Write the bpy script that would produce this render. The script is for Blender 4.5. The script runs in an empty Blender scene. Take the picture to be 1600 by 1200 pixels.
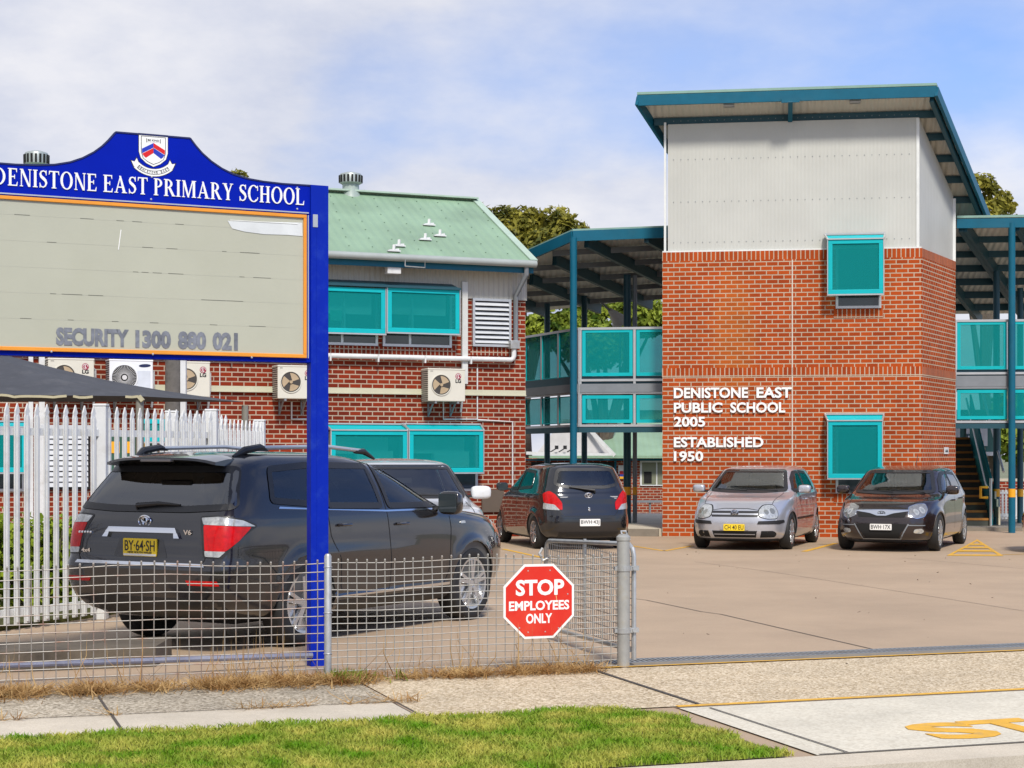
import bpy, bmesh, math, random
import numpy as np
from mathutils import Vector, Matrix
from mathutils.bvhtree import BVHTree

# ------------------------------------------------------------------ camera, sky, sun, exposure
SC = bpy.context.scene
COL = SC.collection
R = math.radians
H, F, HOR = 1.66, 2700.0, 712.0        # eye height, focal length and horizon in the photo's 1600 x 1200 pixels

cam_data = bpy.data.cameras.new('camera')
cam_data.sensor_width = 36.0
cam_data.lens = 36.0 * F / 1600.0
cam_data.shift_y = (HOR - 600.0) / 1600.0
cam_data.clip_start, cam_data.clip_end = 0.1, 3000
cam = bpy.data.objects.new('camera', cam_data)
COL.objects.link(cam)
cam.location = (0, 0, H)
cam.rotation_euler = (R(90), 0, 0)
SC.camera = cam
SC.view_settings.view_transform = 'Standard'
SC.view_settings.look = 'None'
SC.view_settings.exposure = 0.42
SC.view_settings.gamma = 1.0

SUN_EL, SUN_AZ = R(48), R(169)         # azimuth clockwise from +Y: behind the camera, to its right
world = bpy.data.worlds.new('World')
SC.world = world
world.use_nodes = True
wn, wl = world.node_tree.nodes, world.node_tree.links
wn.clear()
w_out = wn.new('ShaderNodeOutputWorld')
w_bg = wn.new('ShaderNodeBackground')
w_bg.inputs['Strength'].default_value = 0.10
w_sky = wn.new('ShaderNodeTexSky')
w_sky.sky_type = 'NISHITA'
w_sky.sun_disc = False
w_sky.sun_elevation = SUN_EL
w_sky.sun_rotation = SUN_AZ
w_sky.air_density, w_sky.dust_density, w_sky.ozone_density = 1.0, 1.0, 1.2
tc = wn.new('ShaderNodeTexCoord')
sep = wn.new('ShaderNodeSeparateXYZ')
wl.new(tc.outputs['Generated'], sep.inputs[0])
def wmath(op, a, b=None, clamp=False):
    n = wn.new('ShaderNodeMath'); n.operation = op; n.use_clamp = clamp
    for i, v in enumerate((a, b)):
        if v is None: continue
        if isinstance(v, (int, float)): n.inputs[i].default_value = v
        else: wl.new(v, n.inputs[i])
    return n.outputs[0]
zc = wmath('ADD', wmath('MAXIMUM', sep.outputs[2], 0.0), 0.32)
comb = wn.new('ShaderNodeCombineXYZ')
wl.new(wmath('DIVIDE', sep.outputs[0], zc), comb.inputs[0])
wl.new(wmath('DIVIDE', sep.outputs[1], zc), comb.inputs[1])
comb.inputs[2].default_value = 3.4
def wnoise(scale, detail, rough, vec):
    n = wn.new('ShaderNodeTexNoise')
    n.inputs['Scale'].default_value = scale; n.inputs['Detail'].default_value = detail
    n.inputs['Roughness'].default_value = rough
    wl.new(vec, n.inputs['Vector'])
    return n.outputs[0]
n_big = wnoise(1.3, 6, 0.52, comb.outputs[0])
n_fine = wnoise(2.6, 7, 0.58, comb.outputs[0])
# cloud cover: thinner towards the upper right of the view (higher and to +X)
thin = wmath('ADD', wmath('MULTIPLY', wmath('MINIMUM', sep.outputs[0], 0.30), 0.75), wmath('MULTIPLY', wmath('MINIMUM', sep.outputs[2], 0.30), 0.9))
cov = wmath('SUBTRACT', wmath('ADD', n_big, 0.355), thin)
ramp = wn.new('ShaderNodeValToRGB')
ramp.color_ramp.elements[0].position = 0.30
ramp.color_ramp.elements[1].position = 0.62
wl.new(cov, ramp.inputs[0])
mask = wmath('ADD', wmath('MULTIPLY', ramp.outputs[0], 0.86), 0.12, True)
cl = wn.new('ShaderNodeMixRGB')
cl.inputs[1].default_value = (4.1, 4.5, 5.7, 1)
cl.inputs[2].default_value = (6.4, 6.4, 6.75, 1)
crp = wn.new('ShaderNodeValToRGB')
crp.color_ramp.elements[0].position = 0.38
crp.color_ramp.elements[1].position = 0.62
wl.new(n_fine, crp.inputs[0])
wl.new(crp.outputs[0], cl.inputs[0])
skyb = wn.new('ShaderNodeMixRGB'); skyb.blend_type = 'MULTIPLY'; skyb.inputs[0].default_value = 1
skyb.inputs[2].default_value = (0.82, 1.04, 1.5, 1)
wl.new(w_sky.outputs[0], skyb.inputs[1])
mx = wn.new('ShaderNodeMixRGB')
wl.new(mask, mx.inputs[0]); wl.new(skyb.outputs[0], mx.inputs[1]); wl.new(cl.outputs[0], mx.inputs[2])
wl.new(mx.outputs[0], w_bg.inputs[0]); wl.new(w_bg.outputs[0], w_out.inputs[0])

sun_data = bpy.data.lights.new('sun', 'SUN')
sun_data.energy = 3.1
sun_data.angle = R(9.0)
sun_data.color = (1.0, 0.94, 0.84)
sun = bpy.data.objects.new('sun', sun_data)
COL.objects.link(sun)
sd = Vector((math.sin(SUN_AZ) * math.cos(SUN_EL), math.cos(SUN_AZ) * math.cos(SUN_EL), math.sin(SUN_EL)))
sun.rotation_euler = sd.to_track_quat('Z', 'Y').to_euler()

# ------------------------------------------------------------------ measuring helpers
def gp(px, py, z=0.0):
    """the ground point seen at a pixel of the photo"""
    Y = (H - z) * F / (py - HOR)
    return ((px - 800.0) / F * Y, Y)
def wp(px, py, Y):
    return Vector(((px - 800.0) / F * Y, Y, H + (HOR - py) / F * Y))
class Frame:
    """a vertical plane in the world: local x runs along it, y into it, z up"""
    def __init__(s, ox, oy, deg):
        s.ox, s.oy, s.a = ox, oy, R(deg); s.c, s.s = math.cos(s.a), math.sin(s.a)
    def pix(s, px, py, yl=0.0):
        rx = (px - 800.0) / F
        Y = (yl - s.ox * s.s + s.oy * s.c) / (s.c - rx * s.s)
        X = rx * Y
        return ((X - s.ox) * s.c + (Y - s.oy) * s.s, H + (HOR - py) / F * Y)
    def x(s, px, yl=0.0): return s.pix(px, 700, yl)[0]
    def z(s, px, py, yl=0.0): return s.pix(px, py, yl)[1]
    def world(s, x, y, z=0.0):
        return Vector((s.ox + x * s.c - y * s.s, s.oy + x * s.s + y * s.c, z))
    def local(s, X, Y): return ((X - s.ox) * s.c + (Y - s.oy) * s.s, -(X - s.ox) * s.s + (Y - s.oy) * s.c)

# ------------------------------------------------------------------ scene helpers
def tag(o, label=None, cat=None, group=None, kind=None):
    if label: o['label'] = label
    if cat: o['category'] = cat
    if group: o['group'] = group
    if kind: o['kind'] = kind
    return o
def thing(name, label, cat, loc=(0, 0, 0), rot=0.0, group=None):
    o = bpy.data.objects.new(name, None)
    o.empty_display_size = 0.2
    COL.objects.link(o)
    o.location = loc; o.rotation_euler = (0, 0, rot)
    return tag(o, label, cat, group)
def copy_tree(o, parent=None):
    c = o.copy(); COL.objects.link(c); c.parent = parent
    for ch in list(o.children): copy_tree(ch, c)
    return c

class MB:
    def __init__(s): s.v = []; s.f = []
    def add(s, vs, fs):
        b = len(s.v); s.v += [tuple(p) for p in vs]; s.f += [tuple(i + b for i in f) for f in fs]; return s
    def box(s, x0, x1, y0, y1, z0, z1):
        x0, x1 = min(x0, x1), max(x0, x1); y0, y1 = min(y0, y1), max(y0, y1); z0, z1 = min(z0, z1), max(z0, z1)
        return s.add([(x0,y0,z0),(x1,y0,z0),(x1,y1,z0),(x0,y1,z0),(x0,y0,z1),(x1,y0,z1),(x1,y1,z1),(x0,y1,z1)],
                     [(0,3,2,1),(4,5,6,7),(0,1,5,4),(1,2,6,5),(2,3,7,6),(3,0,4,7)])
    def bar(s, p, q, w, h, up=(0, 0, 1)):
        p, q = Vector(p), Vector(q); d = (q - p).normalized(); up = Vector(up)
        sx = d.cross(up)
        if sx.length < 1e-4: sx = d.cross(Vector((1, 0, 0)))
        sx.normalize(); uz = sx.cross(d).normalized()
        a, b = sx * w / 2, uz * h / 2
        vs = [p - a - b, p + a - b, p + a + b, p - a + b, q - a - b, q + a - b, q + a + b, q - a + b]
        return s.add(vs, [(0,1,2,3),(7,6,5,4),(0,4,5,1),(1,5,6,2),(2,6,7,3),(3,7,4,0)])
    def tube(s, pts, r, n=8, caps=True):
        pts = [Vector(p) for p in pts]; rings = []; prev = None
        for i, p in enumerate(pts):
            d = (pts[min(i + 1, len(pts) - 1)] - pts[max(i - 1, 0)]).normalized()
            if prev is None:
                a = d.orthogonal().normalized()
            else:
                a = (prev - d * prev.dot(d)).normalized()
            prev = a; b = d.cross(a)
            rr = r[i] if isinstance(r, (list, tuple)) else r
            rings.append([p + (a * math.cos(2 * math.pi * k / n) + b * math.sin(2 * math.pi * k / n)) * rr for k in range(n)])
        fs = []
        for i in range(len(rings) - 1):
            for k in range(n):
                k2 = (k + 1) % n
                fs.append((i * n + k, i * n + k2, (i + 1) * n + k2, (i + 1) * n + k))
        if caps:
            fs.append(tuple(range(n))[::-1]); fs.append(tuple((len(rings) - 1) * n + k for k in range(n)))
        return s.add([p for r_ in rings for p in r_], fs)
    def lathe(s, prof, c=(0, 0, 0), axis='z', n=32):
        c = Vector(c); vs = []; fs = []
        for (r, h) in prof:
            for k in range(n):
                a = 2 * math.pi * k / n
                u, v = r * math.cos(a), r * math.sin(a)
                vs.append(c + Vector((u, v, h) if axis == 'z' else (v, h, u) if axis == 'y' else (h, u, v)))
        for i in range(len(prof) - 1):
            for k in range(n):
                k2 = (k + 1) % n
                fs.append((i * n + k, i * n + k2, (i + 1) * n + k2, (i + 1) * n + k))
        if prof[0][0] > 1e-6: fs.append(tuple(range(n))[::-1])
        if prof[-1][0] > 1e-6: fs.append(tuple((len(prof) - 1) * n + k for k in range(n)))
        return s.add(vs, fs)
    def prism(s, poly, o, ax, ay, d):
        """polygon in the (ax, ay) plane at o, thickened by vector d"""
        o, ax, ay, d = Vector(o), Vector(ax), Vector(ay), Vector(d)
        if ax.cross(ay).dot(d) < 0: poly = list(poly)[::-1]
        ar = sum(poly[i][0] * poly[(i + 1) % len(poly)][1] - poly[(i + 1) % len(poly)][0] * poly[i][1] for i in range(len(poly)))
        n = len(poly)
        a = [o + ax * p[0] + ay * p[1] for p in poly]
        b = [p + d for p in a]
        fs = [tuple(range(n))[::-1], tuple(range(n, 2 * n))] + [(i, (i + 1) % n, (i + 1) % n + n, i + n) for i in range(n)]
        return s.add(a + b, fs)
    def quad(s, a, b, c, d): return s.add([a, b, c, d], [(0, 1, 2, 3)])
    def build(s, name, m, parent=None, smooth=False, bevel=0.0, fixn=True):
        me = bpy.data.meshes.new(name)
        me.from_pydata([tuple(v) for v in s.v], [], s.f)
        if fixn:
            bm = bmesh.new(); bm.from_mesh(me)
            bmesh.ops.recalc_face_normals(bm, faces=bm.faces)
            bm.to_mesh(me); bm.free()
        me.materials.append(m)
        if smooth:
            me.polygons.foreach_set('use_smooth', [True] * len(me.polygons))
            me.set_sharp_from_angle(angle=R(38))
        me.update()
        o = bpy.data.objects.new(name, me)
        COL.objects.link(o)
        if parent: o.parent = parent
        if bevel:
            b = o.modifiers.new('bevel', 'BEVEL'); b.width = bevel; b.segments = 2; b.limit_method = 'ANGLE'
            b.angle_limit = R(40)
        return o

# ------------------------------------------------------------------ lettering
_fc = {}
def glyph_mesh(txt, bold):
    k = (txt, bold)
    if k in _fc: return _fc[k]
    cu = bpy.data.curves.new('t', 'FONT'); cu.body = txt; cu.size = 1; cu.offset = bold; cu.resolution_u = 3
    cu.fill_mode = 'FRONT'
    o = bpy.data.objects.new('t', cu); COL.objects.link(o)
    dg = bpy.context.evaluated_depsgraph_get(); dg.update()
    me = bpy.data.meshes.new_from_object(o.evaluated_get(dg))
    vs = [v.co.copy() for v in me.vertices]; fs = [tuple(p.vertices) for p in me.polygons]
    bpy.data.objects.remove(o); bpy.data.curves.remove(cu); bpy.data.meshes.remove(me)
    _fc[k] = (vs, fs); return _fc[k]
def lettering(txt, o, ax, ay, w, h, m, parent=None, bold=0.02, depth=0.004, name='lettering', mb=None):
    """text filling a box of width w and height h whose lower left corner is o"""
    vs, fs = glyph_mesh(txt, bold)
    x0, x1 = min(v.x for v in vs), max(v.x for v in vs); y0, y1 = min(v.y for v in vs), max(v.y for v in vs)
    o, ax, ay = Vector(o), Vector(ax), Vector(ay); n = ax.cross(ay).normalized()
    me = MB() if mb is None else mb
    top = [o + ax * ((v.x - x0) / (x1 - x0) * w) + ay * ((v.y - y0) / (y1 - y0) * h) + n * depth for v in vs]
    edges = {}
    for f in fs:
        for i in range(len(f)):
            a, b = f[i], f[(i + 1) % len(f)]
            edges[(a, b)] = edges.get((a, b), 0) + 1
    bot = [p - n * depth for p in top]; nv = len(vs)
    side = [(a, a + nv, b + nv, b) for (a, b) in edges if (b, a) not in edges]
    me.add(top + bot, list(fs) + side)
    if mb is None: return me.build(name, m, parent, fixn=False)

def arc(cx, cy, rx, ry, a0, a1, n):
    return [(cx + rx * math.cos(R(a0 + (a1 - a0) * i / n)), cy + ry * math.sin(R(a0 + (a1 - a0) * i / n))) for i in range(n + 1)]
def ringq(outer, inner):
    return [[outer[i], outer[i + 1], inner[i + 1], inner[i]] for i in range(len(outer) - 1)]
def stroke(pts, ws):
    out = []
    L = []
    for i, p in enumerate(pts):
        a = pts[max(i - 1, 0)]; b = pts[min(i + 1, len(pts) - 1)]
        dx, dy = b[0] - a[0], b[1] - a[1]; l = math.hypot(dx, dy)
        nx, ny = -dy / l, dx / l
        L.append(((p[0] + nx * ws[i] / 2, p[1] + ny * ws[i] / 2), (p[0] - nx * ws[i] / 2, p[1] - ny * ws[i] / 2)))
    for i in range(len(L) - 1): out.append([L[i][0], L[i + 1][0], L[i + 1][1], L[i][1]])
    return out
def rc(x0, x1, y0, y1): return [(x0, y0), (x1, y0), (x1, y1), (x0, y1)]
def serif_glyph(ch):
    """roman capitals, one unit high: (polygons, advance)"""
    T, t, s = 0.17, 0.065, 0.075
    def stem(x, w=T, top=True, bot=True):
        q = [rc(x, x + w, 0, 1)]
        if top: q += [rc(x - s, x + w + s, 1 - 0.05, 1)]
        if bot: q += [rc(x - s, x + w + s, 0, 0.05)]
        return q
    if ch == 'I': return stem(s), T + 2 * s
    if ch == 'L': return stem(s) + [rc(s + T, .62, 0, t), [(.56, 0), (.63, 0), (.66, .27), (.60, .2)]], .68
    if ch == 'E': return stem(s) + [rc(s + T, .62, 0, t), [(.56, 0), (.64, 0), (.67, .26), (.61, .2)], rc(s + T, .60, 1 - t, 1),
                    [(.54, 1), (.62, 1), (.62, .76), (.57, .82)], rc(s + T, .46, .49, .49 + t), rc(.43, .48, .4, .64)], .70
    if ch == 'T': return stem(.27, top=False) + [rc(.02, .69, 1 - t, 1), [(.0, .76), (.05, .82), (.09, 1), (.01, 1)], [(.71, .76), (.66, .82), (.62, 1), (.70, 1)]], .71
    if ch == 'H': return stem(s) + stem(.56) + [rc(s + T, .56, .48, .48 + t)], .82
    if ch == 'N': return stem(.1, t, True, True) + stem(.68, t, True, False) + [[(.06, 1), (.24, 1), (.745, 0), (.60, 0)]], .83
    if ch == 'M': return stem(.1, t) + stem(.82, T) + [[(.06, 1), (.25, 1), (.56, .0), (.44, .0)], [(.44, 0), (.52, 0), (.86, 1), (.78, 1)]], 1.08
    if ch == 'A': return [[(.34, 1), (.46, 1), (.82, 0), (.62, 0)], [(.40, 1), (.44, .92), (.16, 0), (.08, 0)], rc(.20, .62, .30, .30 + t),
                    rc(.0, .26, 0, .05), rc(.54, .90, 0, .05)], .90
    if ch == 'Y': return [[(.06, 1), (.26, 1), (.50, .46), (.34, .46)], [(.66, 1), (.73, 1), (.50, .42), (.43, .46)], rc(.33, .50, 0, .48),
                    rc(.26, .57, 0, .05), rc(0, .33, .95, 1), rc(.56, .80, .95, 1)], .80
    if ch == 'O': return ringq(arc(.43, .5, .43, .52, 0, 360, 32), arc(.43, .5, .26, .455, 0, 360, 32)), .86
    if ch == 'C':
        return ringq(arc(.43, .5, .43, .52, 42, 318, 26), arc(.43, .5, .26, .455, 48, 312, 26)) + \
            [[(.70, .98), (.76, .98), (.76, .68), (.71, .68)], [(.74, .30), (.78, .26), (.72, .10), (.68, .14)]], .80
    if ch == 'D': return stem(s) + ringq(arc(s + T, .5, .50, .5, -90, 90, 20), arc(s + T, .5, .33, .5 - t, -90, 90, 20)), .82
    if ch in 'PR':
        q = stem(s) + ringq(arc(s + T, .735, .37, .265, -90, 90, 16), arc(s + T, .735, .21, .265 - t, -90, 90, 16))
        if ch == 'P': return q, .66
        return q + [[(.30, .5), (.48, .5), (.80, 0), (.60, 0)], rc(.58, .84, 0, .05)], .80
    if ch == 'S':
        pts = [(.50, .80), (.44, .93), (.30, .97), (.16, .92), (.10, .78), (.16, .64), (.30, .54), (.44, .43), (.51, .28), (.45, .12), (.30, .03), (.15, .07), (.08, .2)]
        ws = [.06, .07, .07, .09, .14, .17, .19, .17, .14, .09, .07, .07, .06]
        return stroke(pts, ws) + [rc(.48, .53, .72, 1.0), rc(.05, .10, 0, .28)], .60
    return [], .36
def serif_text(txt, o, ax, ay, w, h, d, m, parent, name='lettering'):
    x = 0; items = []
    for ch in txt:
        q, adv = serif_glyph(ch); items.append((x, q)); x += adv + (0.09 if q else 0)
    sx = w / x; mb = MB(); k = 0
    o, ax, ay = Vector(o), Vector(ax), Vector(ay); n = ax.cross(ay).normalized()
    for x0, q in items:
        for poly in q:
            ar = sum(poly[i][0] * poly[(i + 1) % len(poly)][1] - poly[(i + 1) % len(poly)][0] * poly[i][1] for i in range(len(poly)))
            if ar < 0: poly = poly[::-1]
            k += 1
            mb.prism([((px + x0) * sx, py * h) for px, py in poly], o, ax, ay, n * (d + 0.0002 * (k % 9)))
    return mb.build(name, m, parent)

# ------------------------------------------------------------------ materials
MATS = {}
def nodes_of(name):
    m = bpy.data.materials.new(name); m.use_nodes = True
    nt = m.node_tree; b = nt.nodes['Principled BSDF']
    return m, nt, nt.nodes, nt.links, b
def mat(name, col, rough=0.6, metal=0.0, var=0.12, vscale=3.0, bump=0.0, bscale=40.0, coat=0.0, spec=0.5, dirt=None, dscale=1.2, damt=0.5, ior=1.5):
    """a plain procedural surface: colour with cloudy variation, grain as bump, optional patches of dirt"""
    if name in MATS: return MATS[name]
    m, nt, N, L, b = nodes_of(name)
    b.inputs['Roughness'].default_value = rough; b.inputs['Metallic'].default_value = metal
    b.inputs['Coat Weight'].default_value = coat; b.inputs['Specular IOR Level'].default_value = spec
    b.inputs['Coat Roughness'].default_value = 0.03; b.inputs['IOR'].default_value = ior
    tcn = N.new('ShaderNodeTexCoord'); nz = N.new('ShaderNodeTexNoise')
    nz.inputs['Scale'].default_value = vscale; nz.inputs['Detail'].default_value = 6; nz.inputs['Roughness'].default_value = 0.65
    L.new(tcn.outputs['Object'], nz.inputs['Vector'])
    mr = N.new('ShaderNodeMapRange')
    mr.inputs[1].default_value = 0.25; mr.inputs[2].default_value = 0.75
    mr.inputs[3].default_value = 1 - var; mr.inputs[4].default_value = 1 + var
    L.new(nz.outputs[0], mr.inputs[0])
    mul = N.new('ShaderNodeVectorMath'); mul.operation = 'SCALE'; mul.inputs[0].default_value = col[:3]
    L.new(mr.outputs[0], mul.inputs['Scale'])
    last = mul.outputs[0]
    if dirt:
        n2 = N.new('ShaderNodeTexNoise'); n2.inputs['Scale'].default_value = dscale; n2.inputs['Detail'].default_value = 8
        n2.inputs['Roughness'].default_value = 0.7
        L.new(tcn.outputs['Object'], n2.inputs['Vector'])
        rp = N.new('ShaderNodeValToRGB'); rp.color_ramp.elements[0].position = 0.5; rp.color_ramp.elements[1].position = 0.72
        rp.color_ramp.elements[1].color = (damt, damt, damt, 1)
        L.new(n2.outputs[0], rp.inputs[0])
        mxn = N.new('ShaderNodeMixRGB'); mxn.inputs[2].default_value = (*dirt, 1)
        L.new(rp.outputs[0], mxn.inputs[0]); L.new(last, mxn.inputs[1]); last = mxn.outputs[0]
    L.new(last, b.inputs['Base Color'])
    if bump:
        n3 = N.new('ShaderNodeTexNoise'); n3.inputs['Scale'].default_value = bscale; n3.inputs['Detail'].default_value = 4
        L.new(tcn.outputs['Object'], n3.inputs['Vector'])
        bp = N.new('ShaderNodeBump'); bp.inputs['Strength'].default_value = bump; bp.inputs['Distance'].default_value = 0.01
        L.new(n3.outputs[0], bp.inputs['Height']); L.new(bp.outputs[0], b.inputs['Normal'])
    MATS[name] = m
    return m
def brick(name, c1, c2, mortar, bw=0.235, rh=0.0905, ms=0.011, soldier=False, stain=None):
    m, nt, N, L, b = nodes_of(name)
    b.inputs['Roughness'].default_value = 0.9; b.inputs['Specular IOR Level'].default_value = 0.12
    tcn = N.new('ShaderNodeTexCoord'); sp = N.new('ShaderNodeSeparateXYZ'); L.new(tcn.outputs['Object'], sp.inputs[0])
    ad = N.new('ShaderNodeMath'); ad.operation = 'ADD'; L.new(sp.outputs[0], ad.inputs[0]); L.new(sp.outputs[1], ad.inputs[1])
    cb = N.new('ShaderNodeCombineXYZ')
    if soldier: L.new(sp.outputs[2], cb.inputs[0]); L.new(ad.outputs[0], cb.inputs[1])
    else: L.new(ad.outputs[0], cb.inputs[0]); L.new(sp.outputs[2], cb.inputs[1])
    br = N.new('ShaderNodeTexBrick'); L.new(cb.outputs[0], br.inputs['Vector'])
    br.inputs['Color1'].default_value = (*c1, 1); br.inputs['Color2'].default_value = (*c2, 1); br.inputs['Mortar'].default_value = (*mortar, 1)
    br.inputs['Scale'].default_value = 1.0; br.inputs['Mortar Size'].default_value = ms; br.inputs['Mortar Smooth'].default_value = 0.15
    br.inputs['Bias'].default_value = -0.1; br.inputs['Brick Width'].default_value = bw; br.inputs['Row Height'].default_value = rh
    if soldier: br.offset = 0.0
    nz = N.new('ShaderNodeTexNoise'); nz.inputs['Scale'].default_value = 1.1; nz.inputs['Detail'].default_value = 9; nz.inputs['Roughness'].default_value = 0.7
    L.new(tcn.outputs['Object'], nz.inputs['Vector'])
    mr = N.new('ShaderNodeMapRange'); mr.inputs[1].default_value = .3; mr.inputs[2].default_value = .7; mr.inputs[3].default_value = .78; mr.inputs[4].default_value = 1.15
    L.new(nz.outputs[0], mr.inputs[0])
    mul = N.new('ShaderNodeVectorMath'); mul.operation = 'SCALE'; L.new(br.outputs[0], mul.inputs[0]); L.new(mr.outputs[0], mul.inputs['Scale'])
    last = mul.outputs[0]
    if stain:
        # an ochre run-off stain: a soft vertical patch at local x, z
        sx, sz, rx_, rz_, colr = stain
        def mth(op, a, bb):
            q = N.new('ShaderNodeMath'); q.operation = op
            for i, v in enumerate((a, bb)):
                if isinstance(v, (int, float)): q.inputs[i].default_value = v
                else: L.new(v, q.inputs[i])
            return q.outputs[0]
        dx = mth('DIVIDE', mth('SUBTRACT', sp.outputs[0], sx), rx_); dz = mth('DIVIDE', mth('SUBTRACT', sp.outputs[2], sz), rz_)
        d2 = mth('ADD', mth('MULTIPLY', dx, dx), mth('MULTIPLY', dz, dz))
        n4 = N.new('ShaderNodeTexNoise'); n4.inputs['Scale'].default_value = 5; n4.inputs['Detail'].default_value = 8
        L.new(tcn.outputs['Object'], n4.inputs['Vector'])
        amt = N.new('ShaderNodeMapRange'); amt.inputs[1].default_value = 1.0; amt.inputs[2].default_value = 0.1; amt.inputs[3].default_value = 0.0; amt.inputs[4].default_value = 0.24
        L.new(mth('ADD', d2, mth('MULTIPLY', mth('SUBTRACT', n4.outputs[0], .5), 1.6)), amt.inputs[0])
        mm = N.new('ShaderNodeMixRGB'); mm.inputs[2].default_value = (*colr, 1)
        L.new(amt.outputs[0], mm.inputs[0]); L.new(last, mm.inputs[1]); last = mm.outputs[0]
    L.new(last, b.inputs['Base Color'])
    bp = N.new('ShaderNodeBump'); bp.inputs['Strength'].default_value = 0.6; bp.inputs['Distance'].default_value = 0.012; bp.invert = True
    L.new(br.outputs['Fac'], bp.inputs['Height'])
    n5 = N.new('ShaderNodeTexNoise'); n5.inputs['Scale'].default_value = 60; L.new(tcn.outputs['Object'], n5.inputs['Vector'])
    bp2 = N.new('ShaderNodeBump'); bp2.inputs['Strength'].default_value = 0.25; bp2.inputs['Distance'].default_value = 0.01
    L.new(n5.outputs[0], bp2.inputs['Height']); L.new(bp.outputs[0], bp2.inputs['Normal']); L.new(bp2.outputs[0], b.inputs['Normal'])
    return m
def ribbed(name, col, pitch=0.076, axis=0, rough=0.5, depth=0.6, var=0.06, metal=0.0):
    """corrugated sheet: waves across local x (0) or y (1)"""
    m, nt, N, L, b = nodes_of(name)
    b.inputs['Roughness'].default_value = rough; b.inputs['Metallic'].default_value = metal
    tcn = N.new('ShaderNodeTexCoord'); sp = N.new('ShaderNodeSeparateXYZ'); L.new(tcn.outputs['Object'], sp.inputs[0])
    a = N.new('ShaderNodeMath'); a.operation = 'MULTIPLY'; a.inputs[1].default_value = 2 * math.pi / pitch; L.new(sp.outputs[axis], a.inputs[0])
    c = N.new('ShaderNodeMath'); c.operation = 'SINE'; L.new(a.outputs[0], c.inputs[0])
    bp = N.new('ShaderNodeBump'); bp.inputs['Strength'].default_value = depth; bp.inputs['Distance'].default_value = 0.012
    L.new(c.outputs[0], bp.inputs['Height']); L.new(bp.outputs[0], b.inputs['Normal'])
    nz = N.new('ShaderNodeTexNoise'); nz.inputs['Scale'].default_value = 0.9; nz.inputs['Detail'].default_value = 8
    L.new(tcn.outputs['Object'], nz.inputs['Vector'])
    mr = N.new('ShaderNodeMapRange'); mr.inputs[1].default_value = .3; mr.inputs[2].default_value = .7; mr.inputs[3].default_value = 1 - var; mr.inputs[4].default_value = 1 + var
    L.new(nz.outputs[0], mr.inputs[0])
    mul = N.new('ShaderNodeVectorMath'); mul.operation = 'SCALE'; mul.inputs[0].default_value = col; L.new(mr.outputs[0], mul.inputs['Scale'])
    L.new(mul.outputs[0], b.inputs['Base Color'])
    return m
def mesh_screen(name, col, see=0.3):
    """fine perforated sun screen: partly see-through"""
    m, nt, N, L, b = nodes_of(name)
    b.inputs['Base Color'].default_value = (*col, 1); b.inputs['Roughness'].default_value = 0.6; b.inputs['Specular IOR Level'].default_value = 0.15
    tr = N.new('ShaderNodeBsdfTransparent'); tr.inputs[0].default_value = (0.6, 0.95, 0.95, 1)
    mxs = N.new('ShaderNodeMixShader'); mxs.inputs[0].default_value = see
    L.new(b.outputs[0], mxs.inputs[1]); L.new(tr.outputs[0], mxs.inputs[2]); L.new(mxs.outputs[0], N['Material Output'].inputs[0])
    return m
def speckled(name, c1, c2, c3, scale=140, rough=0.9, bump=0.3, patch=0.18, pscale=0.5):
    """exposed aggregate or worn concrete: fine stones of several tones over cloudy patches"""
    m, nt, N, L, b = nodes_of(name)
    b.inputs['Roughness'].default_value = rough
    tcn = N.new('ShaderNodeTexCoord')
    vo = N.new('ShaderNodeTexVoronoi'); vo.inputs['Scale'].default_value = scale; L.new(tcn.outputs['Object'], vo.inputs['Vector'])
    sp = N.new('ShaderNodeSeparateColor'); L.new(vo.outputs['Color'], sp.inputs[0])
    rp = N.new('ShaderNodeValToRGB'); e = rp.color_ramp.elements
    e[0].color = (*c1, 1); e[1].color = (*c3, 1); e[1].position = 0.95; k = e.new(0.45); k.color = (*c2, 1)
    L.new(sp.outputs[0], rp.inputs[0])
    nz = N.new('ShaderNodeTexNoise'); nz.inputs['Scale'].default_value = pscale; nz.inputs['Detail'].default_value = 9; nz.inputs['Roughness'].default_value = 0.68
    L.new(tcn.outputs['Object'], nz.inputs['Vector'])
    mr = N.new('ShaderNodeMapRange'); mr.inputs[1].default_value = .3; mr.inputs[2].default_value = .7; mr.inputs[3].default_value = 1 - patch; mr.inputs[4].default_value = 1 + patch
    L.new(nz.outputs[0], mr.inputs[0])
    mul = N.new('ShaderNodeVectorMath'); mul.operation = 'SCALE'; L.new(rp.outputs[0], mul.inputs[0]); L.new(mr.outputs[0], mul.inputs['Scale'])
    L.new(mul.outputs[0], b.inputs['Base Color'])
    bp = N.new('ShaderNodeBump'); bp.inputs['Strength'].default_value = bump; bp.inputs['Distance'].default_value = 0.006
    L.new(vo.outputs['Distance'], bp.inputs['Height']); L.new(bp.outputs[0], b.inputs['Normal'])
    return m
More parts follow.
